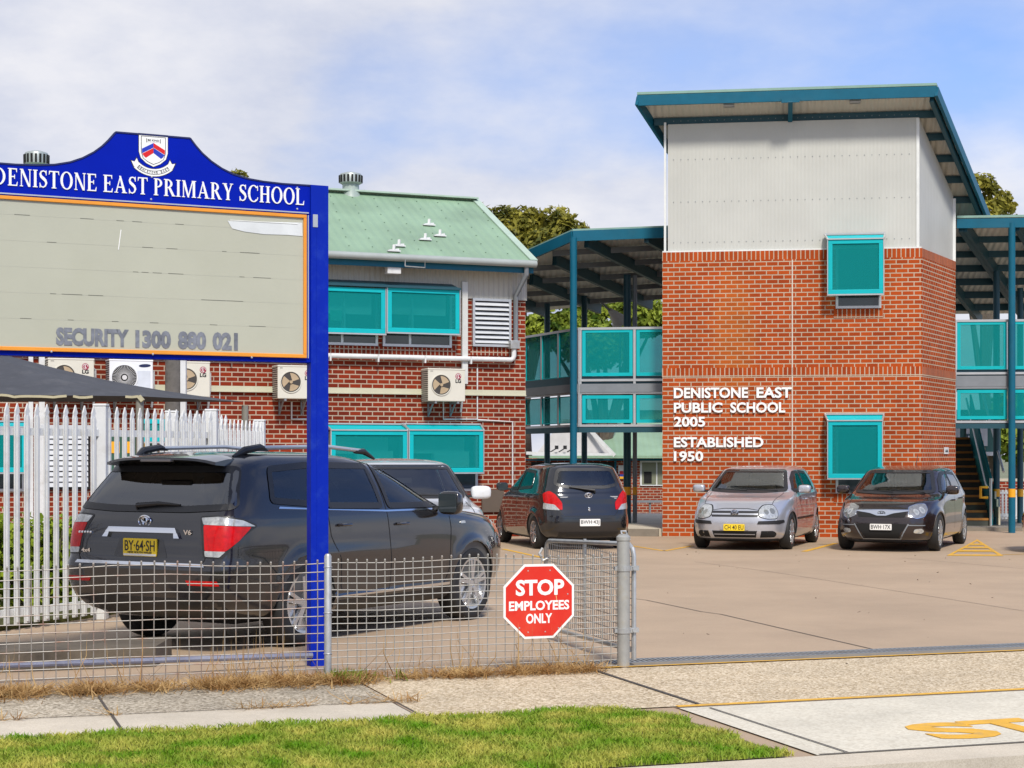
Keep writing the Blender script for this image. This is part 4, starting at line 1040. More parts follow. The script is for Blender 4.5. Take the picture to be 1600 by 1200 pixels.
# landing screens and the court beyond
lz = H + (HOR - 712) * 42.4 / F
cs = thing('court_screen', 'white framed backboard and screens beyond the top of the stairs', 'screen', wp(1518, 712, 43.0))
mb = MB(); s = 43.0 / F
def rect(m_, x0, x1, y0, y1, t0=0, t1=.05): m_.box((x0 - 1518) * s, (x1 - 1518) * s, t0, t1, (712 - y1) * s, (712 - y0) * s)
for q in ((1480, 1560, 706, 712), (1480, 1560, 665, 668), (1480, 1500, 669, 699)): rect(mb, *q)
rect(mb, 1510, 1543, 669, 697); mb.build('backboard', mat('board_grey', (.52, .53, .54), .5), cs)
mb = MB(); rect(mb, 1510, 1522, 678, 694, -.012, -.002); mb.build('target_square', M_dark_steel, cs)
mb = MB(); rect(mb, 1512, 1519, 681, 691, -.03, -.014); mb.build('target_fill', M_white, cs)
mb = MB(); rect(mb, 1476, 1565, 640, 706, .06, .1); mb.build('screen_back', mat('screen_green', (.03, .11, .10), .6), cs)

# raised paths
plat = rdpoly
o = sheet('path', M_conc, [tuple(T.world(x, y)[:2]) for x, y in ((-2.2, .25), (.25, .05), (3.4, 9.5), (-5, 9.5))], .16, depth=.3)
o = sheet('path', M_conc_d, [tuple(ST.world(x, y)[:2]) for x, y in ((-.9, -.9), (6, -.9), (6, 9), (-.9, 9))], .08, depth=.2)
mb = MB(); a = T.world(-2.2, .2, 0); b = T.world(-.08, .03, 0); mb.bar(a + Vector((0, 0, .07)), b + Vector((0, 0, .07)), .16, .16); tag(mb.build('path_kerb', M_conc_d), kind='structure')
# low white fence and brick far right
wf = thing('picket_fence', 'low white railing under the right walkway beyond the blue posts', 'fence', wp(1583, 826, 42.5) * 1)
s = 42.5 / F; mb = MB()
for k in range(16): mb.box(-.45 + k * .085, -.40 + k * .085, 0, .03, 0, .72)
mb.box(-.5, .95, -.01, 0, .62, .68); mb.box(-.5, .95, -.01, 0, .06, .12); mb.build('pickets', M_white, wf)
wf.location.z = .1
gb = thing('brick_wall', 'low red brick wall with green hedge top behind the right hand posts', 'wall', wp(1590, 800, 52) * 1); gb.location.z = -1.2
mb = MB(); mb.box(-1.5, 4, 0, .3, 0, 1.2 + H + (HOR - 752) * 52 / F); mb.build('wall_face', M_brick_l, gb)
mb = MB(); mb.box(-1.5, 4, -.02, .32, 1.2 + H + (HOR - 752) * 52 / F, 1.2 + H + (HOR - 748) * 52 / F); mb.build('coping', M_conc, gb)

# single storey building beyond the walkway
BY = 57.0
bb = thing('school_hall', 'single storey brick hall with pale green roof seen beneath the walkway', 'building', ((960 - 800) / F * BY, BY, -1.2))
s = BY / F
def bx_(px): return (px - 960) * s
def bz_(py): return H + (HOR - py) * s + 1.2
mb = MB(); mb.box(bx_(800), bx_(1075), 0, 6, 0, bz_(716)); mb.build('wall', brick('brick_far', (.30, .055, .022), (.20, .035, .018), (.42, .34, .27), .235, .0905, .011), bb)
mb = MB(); e0, e1 = bz_(713), bz_(660)
mb.add([(bx_(958), -.5, e0), (bx_(1085), -.5, e0), (bx_(1085), 3.6, e1 + .5), (bx_(905), 3.6, e1 + .5)], [(0, 1, 2, 3)]); mb.box(bx_(826), bx_(1085), -.56, -.5, bz_(716), bz_(712)); rf = mb.build('roof', M_roofg, bb)
mb = MB(); mb.add([(bx_(838), -.2, bz_(709)), (bx_(957), -.2, bz_(709)), (bx_(905), -.2, bz_(655)), (bx_(880), -.2, bz_(655))], [(0, 1, 2, 3)]); mb.build('gable', mat('gable_grey', (.50, .49, .48), .7), bb)
mb = MB(); mb.bar((bx_(905), -.25, bz_(655)), (bx_(959), -.55, bz_(712)), .05, .12); mb.bar((bx_(822), -.4, bz_(708)), (bx_(958), -.4, bz_(711)), .3, .1); mb.build('barge_board', M_white, bb)
for k in range(3): mb = MB(); mb.tube([(bx_(860 + k * 13), -.3, bz_(706)), (bx_(868 + k * 13), -.6, bz_(701))], .02, 5); mb.lathe([(.06, 0), (.06, .12)], (bx_(869 + k * 13), -.62, bz_(702)), 'z', 8); mb.build('gable_lamp', M_blackp, bb)
xw0, xw1 = bx_(1000), bx_(1036)
mb = MB(); mb.box(xw0, xw1, -.05, .0, bz_(759), bz_(720)); wn_ = mb.build('window', M_white, bb)
mb = MB(); mb.box(xw0 + .06, bx_(1025), -.06, -.05, bz_(757), bz_(722.5)); mb.box(bx_(1027), bx_(1036), -.06, -.05, bz_(757), bz_(722.5)); mb.build('pane', mat('dull_blind', (.17, .18, .12), .5), wn_)
mb = MB(); mb.box(bx_(1006), bx_(1018), -.075, -.06, bz_(755), bz_(737)); mb.build('notice', M_dark, wn_)
mb = MB(); mb.box(bx_(966), bx_(976), -.05, -.002, bz_(741), bz_(727)); sg_ = mb.build('wall_emblem', M_white, bb)
for (a, c, m_) in ((736, 741, mat('emblem_red', (.5, .02, .02), .5)), (741, 744.5, mat('emblem_blue', (.02, .05, .35), .5)), (744.5, 748, M_yband)):
    mb = MB(); mb.box(bx_(968), bx_(977), -.07, -.05, bz_(c), bz_(a)); mb.build('emblem_stripe', m_, sg_)
mb = MB(); mb.box(bx_(960), bx_(963), -.06, -.002, 0, bz_(718)); mb.box(bx_(820), bx_(1075), -.07, -.061, bz_(720), bz_(717)); mb.build('frame', M_blue_steel, bb)
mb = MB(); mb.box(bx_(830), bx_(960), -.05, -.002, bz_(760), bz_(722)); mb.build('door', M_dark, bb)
bench = thing('bench', 'long plain bench against the far hall wall', 'bench', ((1010 - 800) / F * 55.5, 55.5, -1.2))
s2 = 55.5 / F; zb_ = H + (HOR - 783) * s2 + 1.2
mb = MB(); mb.box(-1.1, 1.4, 0, .35, zb_ - .05, zb_ + .02); mb.build('seat', M_grey, bench)
for x in (-.9, .1, 1.1): mb = MB(); mb.box(x, x + .05, .05, .3, 0, zb_ - .05); mb.build('leg', M_grey, bench)

# ------------------------------------------------------------------ white palisade
pal = thing('palisade_fence', 'white steel palisade fence with pointed pickets behind the dark four wheel drive', 'fence', (-4.17, 17.53, 0))
def rel(o, p): return Vector(p) - o.location
def palisade(pts, ztop, pitch, posts, zr, zlo=.12, pw=.065):
    """pickets between each pair of points, W-section, with cut points"""
    mb = MB(); ra = MB()
    for (a, b) in zip(pts[:-1], pts[1:]):
        a, b = Vector((*a, 0)), Vector((*b, 0)); d = (b - a); l = d.length; d.normalize(); n = Vector((d.y, -d.x, 0))
        if n.y > 0: n = -n
        cnt = int(l / pitch)
        for k in range(cnt):
            c = a + d * (pitch * (k + .6)) - pal.location; c.z = 0
            w = pw / 2
            prof = [(-w, .06), (w, .06), (w, ztop - .13), (w * .55, ztop - .10), (w, ztop - .075), (w * .0 + .004, ztop), (-w * .8, ztop - .075), (-w * .8, ztop - .1), (-w, ztop - .13)]
            mb.prism(prof, c + n * .03, d, (0, 0, 1), n * .016)
            mb.prism([(-w * .35, .08), (w * .35, .08), (w * .35, ztop - .12), (-w * .35, ztop - .12)], c + n * .046, d, (0, 0, 1), n * .014)
        for z in (zr, zlo + .05):
            ra.bar(a - pal.location + Vector((0, 0, z)), b - pal.location + Vector((0, 0, z)), .05, .07)
    mb.build('pickets', M_white, pal); ra.build('rail', M_white, pal)
    for p in posts:
        q = MB(); v = Vector((*p, 0)) - pal.location; q.box(v.x - .065, v.x + .065, v.y - .065, v.y + .065, 0, ztop + .0); q.box(v.x - .07, v.x + .07, v.y - .07, v.y + .07, ztop, ztop + .025)
        q.build('post', M_white, pal, bevel=.008)
P0, P1, P2, P3 = (-5.75, 14.4), (-4.17, 17.53), (-3.38, 19.45), (-3.11, 21.3)
palisade([P0, P1, P2], 2.16, .136, [P1, P2], 1.89)
palisade([P2, P3], 2.08, .155, [P3], 1.80)
palisade([(-3.95, 20.3), (-3.52, 21.2)], 2.16, .09, [(-3.98, 20.2)], 1.86)

# canvas shade, timber pole
sh = thing('shade_canopy', 'dark grey canvas shade with sagging hem behind the white palisade', 'shade', (-6.6, 23.2, 0))
cp = wp(217, 617, 22.3); c0 = Vector((-9.4, 21.3, cp.z)); c1 = Vector((cp.x, 21.6, cp.z)); c2 = Vector((-3.9, 25.2, cp.z)); c3 = Vector((-9.2, 25.2, cp.z))
c1 = wp(217, 619, 21.6)
apex = wp(-60, 535, 23.4)
mb = MB(); nseg = 10
def slope(a, b, t, u):
    e = a.lerp(b, t); p = e.lerp(apex, u); p.z -= .10 * math.sin(math.pi * u) * 1 ; return p
for (a, b) in ((c0, c1), (c1, c2), (c2, c3), (c3, c0)):
    g = [[slope(a, b, i / nseg, j / nseg) - sh.location for j in range(nseg + 1)] for i in range(nseg + 1)]
    vs = [p for r_ in g for p in r_]; m_ = nseg + 1
    mb.add(vs, [(i * m_ + j, i * m_ + j + 1, (i + 1) * m_ + j + 1, (i + 1) * m_ + j) for i in range(nseg) for j in range(nseg)])
M_canvas = mat('canvas_charcoal', (.045, .048, .058), .75, var=.2, vscale=2, bump=.2, bscale=6, dirt=(.12, .12, .125), dscale=3, damt=.4)
cv = mb.build('canvas', M_canvas, sh, True, fixn=False)
mb = MB()
rr = random.Random(8)
pv = None
for i in range(60):
    t = i / 59; p = c0.lerp(c1, t) - sh.location; p.z += -.015 + rr.uniform(-.012, .012); p.y -= .02
    if pv is not None and rr.random() < .8: mb.bar(pv, p, .02, .03)
    pv = p
mb.bar(c1 - sh.location, c1 - sh.location + Vector((.05, 0, -.06)), .06, .05)
mb.build('frayed_hem', mat('hem_pale', (.42, .38, .25), .8), cv)
for c in (c0, c1, c2, c3):
    mb = MB(); v = c - sh.location; mb.tube([(v.x, v.y + .05, 0), (v.x, v.y + .05, v.z - .05)], .05, 10); mb.build('post', mat('shade_post', (.20, .19, .16), .6), sh, True)
pol = thing('timber_pole', 'weathered grey timber pole standing between two air conditioners', 'pole', wp(270, 712, 26.0) * 1); pol.location.z = 0
mb = MB(); mb.tube([(0, 0, 0), (0, 0, 2), (.01, 0, 4.2)], [.125, .12, .115], 14); mb.build('trunk', mat('weathered_timber', (.115, .105, .095), .85, var=.4, vscale=6, bump=.6, bscale=18), pol, True)
mb = MB(); mb.box(.12, .20, -.04, .06, 0, 4.2); mb.build('conduit', M_white, pol)

# raised concrete edge behind the wire fence
le = Vector(gp(243, 1042)); 
tag(sheet('garden_edge', mat('dark_brown_concrete', (.105, .085, .06), .9, var=.35, vscale=2.5, bump=.4, bscale=30, dirt=(.03, .025, .02), dscale=2, damt=.7), [(le.x, le.y), (le.x - .02, le.y + .75), (-8, le.y - 1.0), (-8, le.y - 1.75)], .16, depth=.2), kind='structure')  # dark brown concrete with still darker random patches
tag(sheet('garden_bed', M_soil, [(-5.0, 16.0), (-4.45, 17.3), (-3.7, 19.3), (-7.5, 20.5), (-9, 15.5)], .05, depth=.1), kind='structure')

# ------------------------------------------------------------------ school sign
sx, sy = gp(494, 1040)
SG = Frame(sx, sy, 26.0)
sg = thing('school_sign', 'large blue school notice board with arched crest header, orange framed panel and serif lettering', 'sign', (sx, sy, 0), SG.a)
M_blue = mat('sign_blue', (.001, .012, .34), .5, var=.08, spec=.06)
M_bluep = mat('post_blue', (.002, .018, .33), .5, var=.1, spec=.1, dirt=(.03, .08, .42), dscale=9, damt=.3)
M_orange = mat('frame_orange', (.72, .27, .02), .45)
xc = SG.x(238.5)
xr = SG.x(486)
hd = [(296, 217), (305, 229), (315, 240.5), (329, 253), (345, 264), (363, 273), (385, 280), (410, 284.5), (440, 288), (486, 291)]
pr = [SG.pix(*p) for p in hd]
zb = SG.z(486, 336)
zbot = SG.z(475, 567)
prof = [(xr, zb)] + [(x, z) for x, z in pr[::-1]] + [(2 * xc - x, z) for x, z in pr] + [(2 * xc - xr, zb)]
mb = MB(); mb.prism(prof, (0, -.02, 0), (1, 0, 0), (0, 0, 1), (0, .04, 0)); header = mb.build('header', M_blue, sg)
mb = MB()
ol = prof[1:-1]
for a, b in zip(ol[:-1], ol[1:]): mb.bar((a[0], 0, a[1] + .002), (b[0], 0, b[1] + .002), .05, .012)
mb.build('header_edge', mat('sign_edge_navy', (.003, .008, .08), .5), header)
for x in (.02, 2 * xc - xr - .13):
    mb = MB(); xx = (SG.x(483) if x > 0 else 2 * xc - SG.x(483) - .145)
    mb.box(xx, xx + .145, -.045, .055, 0, SG.z(486, 290)); mb.box(xx + .045, xx + .049, -.0475, -.0452, .2, SG.z(486, 340)); mb.build('post', M_bluep, sg, bevel=.006)
# board
xi = SG.x(476); z_t = SG.z(476, 337)
xl2 = 2 * xc - xi
mb = MB(); mb.box(xl2 - .05, xi + .05, -.03, .09, zbot, zb - .006); case = mb.build('cabinet', M_blue, sg, bevel=.006)
z_b2 = SG.z(476, 560); fw = .026
mb = MB(); mb.box(xl2, xi, -.055, -.031, z_t - fw, z_t); mb.box(xl2, xi, -.055, -.031, z_b2, z_b2 + fw * 1.1); mb.box(xl2, xl2 + fw, -.0548, -.031, z_b2 + fw * 1.1, z_t - fw); mb.box(xi - fw, xi, -.0548, -.031, z_b2 + fw * 1.1, z_t - fw)
mb.build('panel_frame', M_orange, case, bevel=.003)
mb = MB(); mb.box(xl2 - .02, xi + .02, -.042, -.0305, z_t + .012, z_t + .022); mb.box(xi + .012, xi + .02, -.042, -.0305, z_b2, z_t); mb.build('frame_seal', M_alu, case)
M_panel = mat('letter_panel', (.42, .42, .335), .22, var=.06, vscale=1.2, dirt=(.40, .40, .30), dscale=1.0, damt=.5)
mb = MB(); mb.box(xl2 + fw, xi - fw, -.040, -.031, z_b2 + fw, z_t - fw); panel = mb.build('letter_panel', M_panel, case)
mb = MB(); m2 = MB()
hh = z_t - z_b2
rr = random.Random(4)
for k in range(1, 6):
    z = z_b2 + .045 + hh * k * .168
    mb.box(xl2 + fw, xi - fw, -.0405, -.0401, z, z + .003)
    for _ in range(6):
        x = rr.uniform(SG.x(0), xi - .3); m2.box(x, x + rr.uniform(.03, .16), -.0412, -.0406, z + .001, z + .005)
mb.build('letter_track', mat('track_grey', (.38, .38, .31), .5), panel); m2.build('track_dirt', mat('track_dirt', (.12, .12, .10), .8), panel)
# peeling film in the top right corner, scratch
a = SG.pix(352, 346); b = SG.pix(469, 369)
film = [SG.pix(*p) for p in ((353, 346), (469, 349), (470, 370), (445, 368), (410, 367), (380, 363), (360, 358))]
mb = MB(); mb.prism(film, (0, -.041, 0), (1, 0, 0), (0, 0, 1), (0, -.003, 0)); mb.build('peeling_film', mat('film_white', (.62, .64, .64), .3), panel)
mb = MB(); p, q = SG.pix(187, 360), SG.pix(183, 391); mb.bar((p[0], -.042, p[1]), (q[0], -.042, q[1]), .006, .003, (0, 1, 0)); p, q = SG.pix(357, 345), SG.pix(462, 351); mb.bar((p[0], -.046, p[1]), (q[0], -.046, q[1]), .004, .003, (0, 1, 0)); mb.build('scratch', M_txtw, panel)
M_greyl = mat('grey_letters', (.16, .17, .20), .5, var=.45, vscale=14)
for s_, x0, x1 in (('SECURITY', 87.5, 201), ('1300', 211.5, 267), ('880', 278, 322), ('021', 332, 371.5)):
    za, zc_ = SG.z((x0 + x1) / 2, 513 + (x0 - 88) * .026, -.041), SG.z((x0 + x1) / 2, 541 + (x0 - 88) * .026, -.041)
    lettering(s_, (SG.x(x0, -.041), -.0412, zc_), (1, 0, 0), (0, 0, 1), SG.x(x1, -.041) - SG.x(x0, -.041), za - zc_, M_greyl, panel, .055, .003)
xl3, xr3 = SG.x(-9, -.021), SG.x(477, -.021)
zc0, zc1 = SG.z(425, 318), SG.z(425, 291.5)
serif_text('DENISTONE EAST PRIMARY SCHOOL', (xl3, -.0205, zc0 - .0), (1, 0, 0), (0, 0, 1), xr3 - xl3, .128, .006, M_txtw, header)
# crest: shield with two chevrons over a ribbon
cx, cz0 = SG.pix(238.5, 244); k = .0058
def crest(poly, d, name, m): 
    q = MB(); q.prism([(cx + x * k, cz0 + y * k) for x, y in poly], (0, -.0205, 0), (1, 0, 0), (0, 0, 1), (0, -d, 0)); return q.build(name, m, header)
def shield(g): return [(-18.5 - g, 27 + g), (18.5 + g, 27 + g), (18.5 + g, 4), (16 + g, -4), (9 + g * .7, -10 - g * .6), (0, -14 - g), (-9 - g * .7, -10 - g * .6), (-16 - g, -4), (-18.5 - g, 4)]
# drawn in photo pixels of the crest, one third units
crest([(x, y) for x, y in shield(1.2)], .001, 'crest_outline', M_txtk)
crest(shield(.4), .002, 'crest_shield', M_txtw)
crest(shield(-2.2), .003, 'crest_outline', M_txtk)
crest(shield(-3.0), .004, 'crest_shield', M_txtw)
M_cred = mat('crest_red', (.62, .005, .005), .4); M_cblue = mat('crest_blue', (.01, .03, .42), .4)
crest([(-15.3, 8), (0, 16.5), (0, 10.5), (-15.0, 2.2)], .005, 'crest_chevron', M_cblue); crest([(15.3, 8), (0, 16.5), (0, 10.5), (15.0, 2.2)], .0052, 'crest_chevron', M_cred)
crest([(-14.8, 1.6), (0, 10), (0, 3.5), (-10, -3.5), (-12.5, -1.5)], .005, 'crest_chevron', M_cred); crest([(14.8, 1.6), (0, 10), (0, 3.5), (10, -3.5), (12.5, -1.5)], .0052, 'crest_chevron', M_cblue)
def ann(r0, r1, a0, a1, yc): 
    return arc(0, yc, r1, r1, a0, a1, 14) + arc(0, yc, r0, r0, a1, a0, 14)
for (r0, r1, e, d, m_) in ((27.2, 38.2, 4, .0012, M_txtk), (28, 37.4, 3, .0022, M_txtw), (30.2, 35.2, -2, .0030, M_txtk), (30.9, 34.5, -3, .0038, M_txtw)):
    crest(ann(r0, r1, 230 - e, 310 + e, 10.5), d, 'crest_ribbon', m_)
for sgn in (-1, 1):
    t0 = [(sgn * x, y) for x, y in ((19.5, -14), (26, -17.5), (30.5, -7.5), (25, -8.5), (22, -2.5), (18, -11))]
    t1 = [(sgn * x, y) for x, y in ((20.4, -13.5), (25.4, -16), (28.8, -8.6), (24.6, -9.4), (21.8, -4.6), (19.2, -11))]
    crest(t0, .0014, 'crest_ribbon', M_txtk); crest(t1, .0024, 'crest_ribbon', M_txtw)
word = 'DENISTONE EAST'; q = MB()
for i, ch in enumerate(word):
    if ch == ' ': continue
    a = R(234.5 + 71 * i / (len(word) - 1)); rr_ = 33.9
    ax = Vector((-math.sin(a), 0, math.cos(a))); ay = Vector((-math.cos(a), 0, -math.sin(a)))
    o_ = Vector((cx + rr_ * k * math.cos(a), -.0245, cz0 + (10.5 + rr_ * math.sin(a)) * k)) - ax * .95 * k
    lettering(ch, o_, ax, ay, (.6 if ch == 'I' else 1.9) * k, 2.9 * k, M_txtk, bold=.02, depth=.001, mb=q)
q.build('crest_lettering', M_txtk, header)
q = MB(); q.box(cx - 9 * k, cx + 9 * k, -.0262, -.0250, cz0 + 17.5 * k, cz0 + 22 * k); q.build('crest_scroll', M_txtw, header)
q = MB(); lettering('BE KIND', (cx - 7.5 * k, -.0263, cz0 + 18.6 * k), (1, 0, 0), (0, 0, 1), 15 * k, 2.4 * k, M_txtk, depth=.001, mb=q); q.bar((cx - 9 * k, -.027, cz0 + 22 * k), (cx - 9 * k, -.027, cz0 + 17 * k), .004, .003, (0, 1, 0)); q.bar((cx + 9 * k, -.027, cz0 + 22 * k), (cx + 9 * k, -.027, cz0 + 17 * k), .004, .003, (0, 1, 0)); q.build('crest_lettering', M_txtk, header)
for p in ((236, 277), (235, 312), (463, 294), (463, 327), (70, 312)):
    q = MB(); a = SG.pix(*p); q.lathe([(.009, -.001), (.007, -.006), (.001, -.007)], (a[0], -.02, a[1]), 'y', 8); q.build('screw', M_alu, header)
for p in ((78, 550), (236, 554), (390, 559)):
    q = MB(); a = SG.pix(*p); q.lathe([(.009, -.001), (.007, -.006), (.001, -.007)], (a[0], -.055, a[1]), 'y', 8); q.build('screw', M_alu, case)
mb = MB(); mb.tube([(2 * xc - xr, -.06, .14), (SG.x(484), -.06, .09)], .022, 8); mb.build('bottom_rail', mat('faded_blue_rail', (.17, .18, .25), .5, var=.3, vscale=4, dirt=(.35, .36, .38), dscale=3, damt=.6), sg, True)
mb = MB(); mb.box(SG.x(482) + .02, SG.x(482) + .06, -.05, -.045, zb - .1, zb - .0); mb.build('hinge', M_alu, sg)

# ------------------------------------------------------------------ woven wire fence, gate, stop sign
fa = Vector((*gp(-90, 1088), 0)); fb = Vector((*gp(513, 1064), 0)); fc = Vector((*gp(968, 1044), 0))
def wire_panel(mb, a, b, z0, z1, dx, dz, r, wob=0.0, loops=True, seed=0):
    d = b - a; l = d.length; d.normalize(); n = Vector((d.y, -d.x, 0)); nx = max(2, int(l / dx)); rr = random.Random(seed)
    def sag(t): return -.012 * math.sin(math.pi * 3 * t) * (1 if wob else 0)
    for i in range(nx + 1):
        p = a + d * (l * i / nx); j = rr.uniform(-wob, wob); zs_ = sag(i / nx)
        m = p + d * j + n * rr.uniform(-wob, wob)
        q = [p + Vector((0, 0, z0)), Vector((m.x, m.y, (z0 + z1) / 2)), p + d * rr.uniform(-wob, wob) + Vector((0, 0, z1 + zs_))]
        mb.tube(q, r, 5)
        if loops: mb.tube([q[2] + Vector((0, 0, -.012)), q[2] + n * .006 + Vector((0, 0, .004)), q[2] + Vector((0, 0, .008))], r * 1.9, 5)
    nz = max(2, int((z1 - z0) / dz))
    for k in range(nz + 1):
        z = z0 + (z1 - z0 - .02) * k / nz; seg = max(4, int(l / .35)); pts = []
        for i in range(seg + 1):
            t = i / seg; p = a + d * (l * t) + n * (.005 * (-1) ** k); pts.append(p + Vector((0, 0, z + sag(t) * (k / nz) + rr.uniform(-wob, wob) * .6)))
        mb.tube(pts, r, 5)
zt = H + (HOR - 876) * fb.y / F
fence = thing('wire_fence', 'low woven wire fence along the footpath with rust on its left half', 'fence', fb)
mb = MB(); wire_panel(mb, fa - fb, Vector((0, 0, 0)), .03, zt, .082, .063, .0040, .007, True, 1); mb.build('wire_mesh', M_wire, fence)
M_wire2 = mat('clean_galvanised_wire', (.34, .33, .30), .5, .3, var=.15, vscale=6, dirt=(.28, .14, .06), dscale=2.2, damt=.6)
mb = MB(); wire_panel(mb, Vector((0, 0, 0)), fc - fb, .02, zt + .005, .072, .051, .0038, .006, True, 2); mb.build('wire_mesh', M_wire2, fence)
mb = MB(); mb.lathe([(.027, -.05), (.027, zt + .035), (.018, zt + .05), (0.001, zt + .055)], (0, -.03, 0), 'z', 16); mb.build('post', M_galv, fence, True)
mb = MB()
for z in (.2, .5, zt - .05): mb.tube([(math.cos(R(a)) * .03, -.03 + math.sin(R(a)) * .03, z + a * .00002) for a in range(0, 370, 30)], .003, 4)
mb.build('tie_wire', M_galv, fence)

gpst = thing('gate_post', 'thick galvanised gate post with ochre stain beside the entrance', 'post', (*gp(974, 1044), 0), R(18.5))
hg = H + (HOR - 845) * gpst.location.y / F
M_gpost = mat('gate_post_steel', (.36, .36, .34), .5, .4, var=.2, vscale=6, dirt=(.42, .31, .12), dscale=1.6, damt=.85)
mb = MB(); mb.lathe([(.05, -.1), (.05, hg), (.056, hg + .004), (.056, hg + .03), (.035, hg + .05), (0.001, hg + .056)], (0, 0, 0), 'z', 20); mb.build('tube', M_gpost, gpst, True)
mb = MB(); mb.tube([(-.02, -.02, hg + .05), (-.02, 0, hg + .075), (.02, 0, hg + .075), (.03, 0, hg + .05)], .008, 6); mb.build('cap_ring', M_galv, gpst)
for pyy in (888, 985):
    z = H + (HOR - pyy) * gpst.location.y / F
    mb = MB(); mb.lathe([(.054, z - .02), (.057, z - .02), (.057, z + .02), (.054, z + .02)], (0, 0, 0), 'z', 20); mb.box(.05, .125, -.02, .02, z - .018, z + .018); mb.box(-.075, -.05, -.012, .012, z - .016, z + .016); mb.box(.068, .08, -.032, .032, z - .01, z + .01); mb.build('hinge_band', M_galv, gpst)
gn = Vector((*gp(988, 1020)[:2], 0)); 
g0 = gpst.location + Vector((.085, .05, 0)); gf = Vector(((853 - 800) / F * 15.75, 15.75, 0))
gate = thing('wire_gate', 'tube framed wire gate swung inward against the car park', 'gate', g0)
ge = gf - g0; gd = ge.normalized()
zt0, zb0 = H + (HOR - 851) * g0.y / F, .13; zt1, zb1 = H + (HOR - 844) * 15.75 / F, .10
mb = MB(); r_ = .019
def gpt(t, z): return ge * t + Vector((0, 0, z))
mb.tube([gpt(0, zb0 - .07), gpt(0, zt0 - .09), gpt(.012, zt0 - .035), gpt(.05, zt0), gpt(.955, zt1), gpt(.985, zt1 - .03), gpt(1, zt1 - .09), gpt(1, zb1 + .07), gpt(.985, zb1 + .02), gpt(.955, zb1), gpt(.03, zb0)], r_, 8)
mb.tube([gpt(.52, zt0 - .01), gpt(.52, zb0)], .014, 8); mb.build('frame', M_galv, gate, True)
mb = MB(); wire_panel(mb, gpt(.02, 0), gpt(.985, 0), zb0 + .02, zt1 - .0, .052, .055, .0034, .004, False, 3); mb.build('wire_mesh', M_wire2, gate)
mb = MB(); v = gpt(1, zt1 - .12); mb.tube([v + Vector((-.03, -.03, .05)), v + Vector((-.06, -.04, 0)), v + Vector((-.03, -.05, -.06)), v + Vector((.03, -.04, -.04))], .014, 6); mb.build('latch', M_galv, gate)

# octagonal sign wired to the fence
dF = (fc - fb).normalized(); 
tS = 0.0
Ys = fb.y + (fc.y - fb.y) * .72
cS = wp(840.5, 939, Ys)
ss = thing('stop_sign', 'red octagonal sign with white border wired to the fence', 'sign', cS + Vector((dF.y, -dF.x, 0)) * .02, math.atan2(dF.y, dF.x))
wS = 112.5 / F * Ys / dF.x * .985; hS = 116 / F * Ys
def octo(k): 
    return [(math.cos(R(22.5 + 45 * i)) * wS / 2 * k / math.cos(R(22.5)), math.sin(R(22.5 + 45 * i)) * hS / 2 * k / math.cos(R(22.5))) for i in range(8)]
mb = MB(); mb.prism(octo(1), (0, 0, 0), (1, 0, 0), (0, 0, 1), (0, -.004, 0)); mb.build('border', mat('sign_white', (.78, .78, .75), .35, var=.04), ss)
mb = MB(); mb.prism(octo(.935), (0, -.004, 0), (1, 0, 0), (0, 0, 1), (0, -.002, 0)); face = mb.build('face', mat('sign_red', (.60, .020, .008), .35, var=.06, dirt=(.66, .10, .04), dscale=2, damt=.4), ss)
sS = F / Ys
for s_, x0, x1, y0, y1, bd in (('STOP', 804, 880, 905, 930, .035), ('EMPLOYEES', 793.5, 888, 938, 953, .03), ('ONLY', 820, 861, 958, 973.5, .03)):
    lettering(s_, ((x0 - 840.5) / sS / dF.x, -.0062, (939 - y1) / sS), (1, 0, 0), (0, 0, 1), (x1 - x0) / sS / dF.x, (y1 - y0) / sS, M_txtw, face, bd, .0015)
for a, b in ((-.09, .235), (.09, .235), (-.09, -.235), (.05, -.235), (.16, -.21), (-.16, -.20), (.235, .05), (-.235, -.05)): mb = MB(); mb.lathe([(.006, -.0062), (.005, -.009), (.0005, -.0095)], (a, 0, b), 'y', 8); mb.build('rivet', M_alu, ss)
mb = MB(); mb.bar((.135, -.0066, -.02), (.185, -.0066, -.06), .01, .001, (0, 1, 0)); mb.bar((.135, -.0066, .07), (.15, -.0066, -.03), .006, .001, (0, 1, 0)); mb.build('scratch', mat('scratch_tan', (.62, .36, .15), .6), face)
mb = MB()
for a, b in ((-.2, .12), (.2, .12), (-.2, -.12), (.2, -.12)): mb.tube([(a, 0, b), (a, .02, b + .01), (a + .015, .025, b)], .003, 4)
mb.build('tie_wire', M_galv, ss)

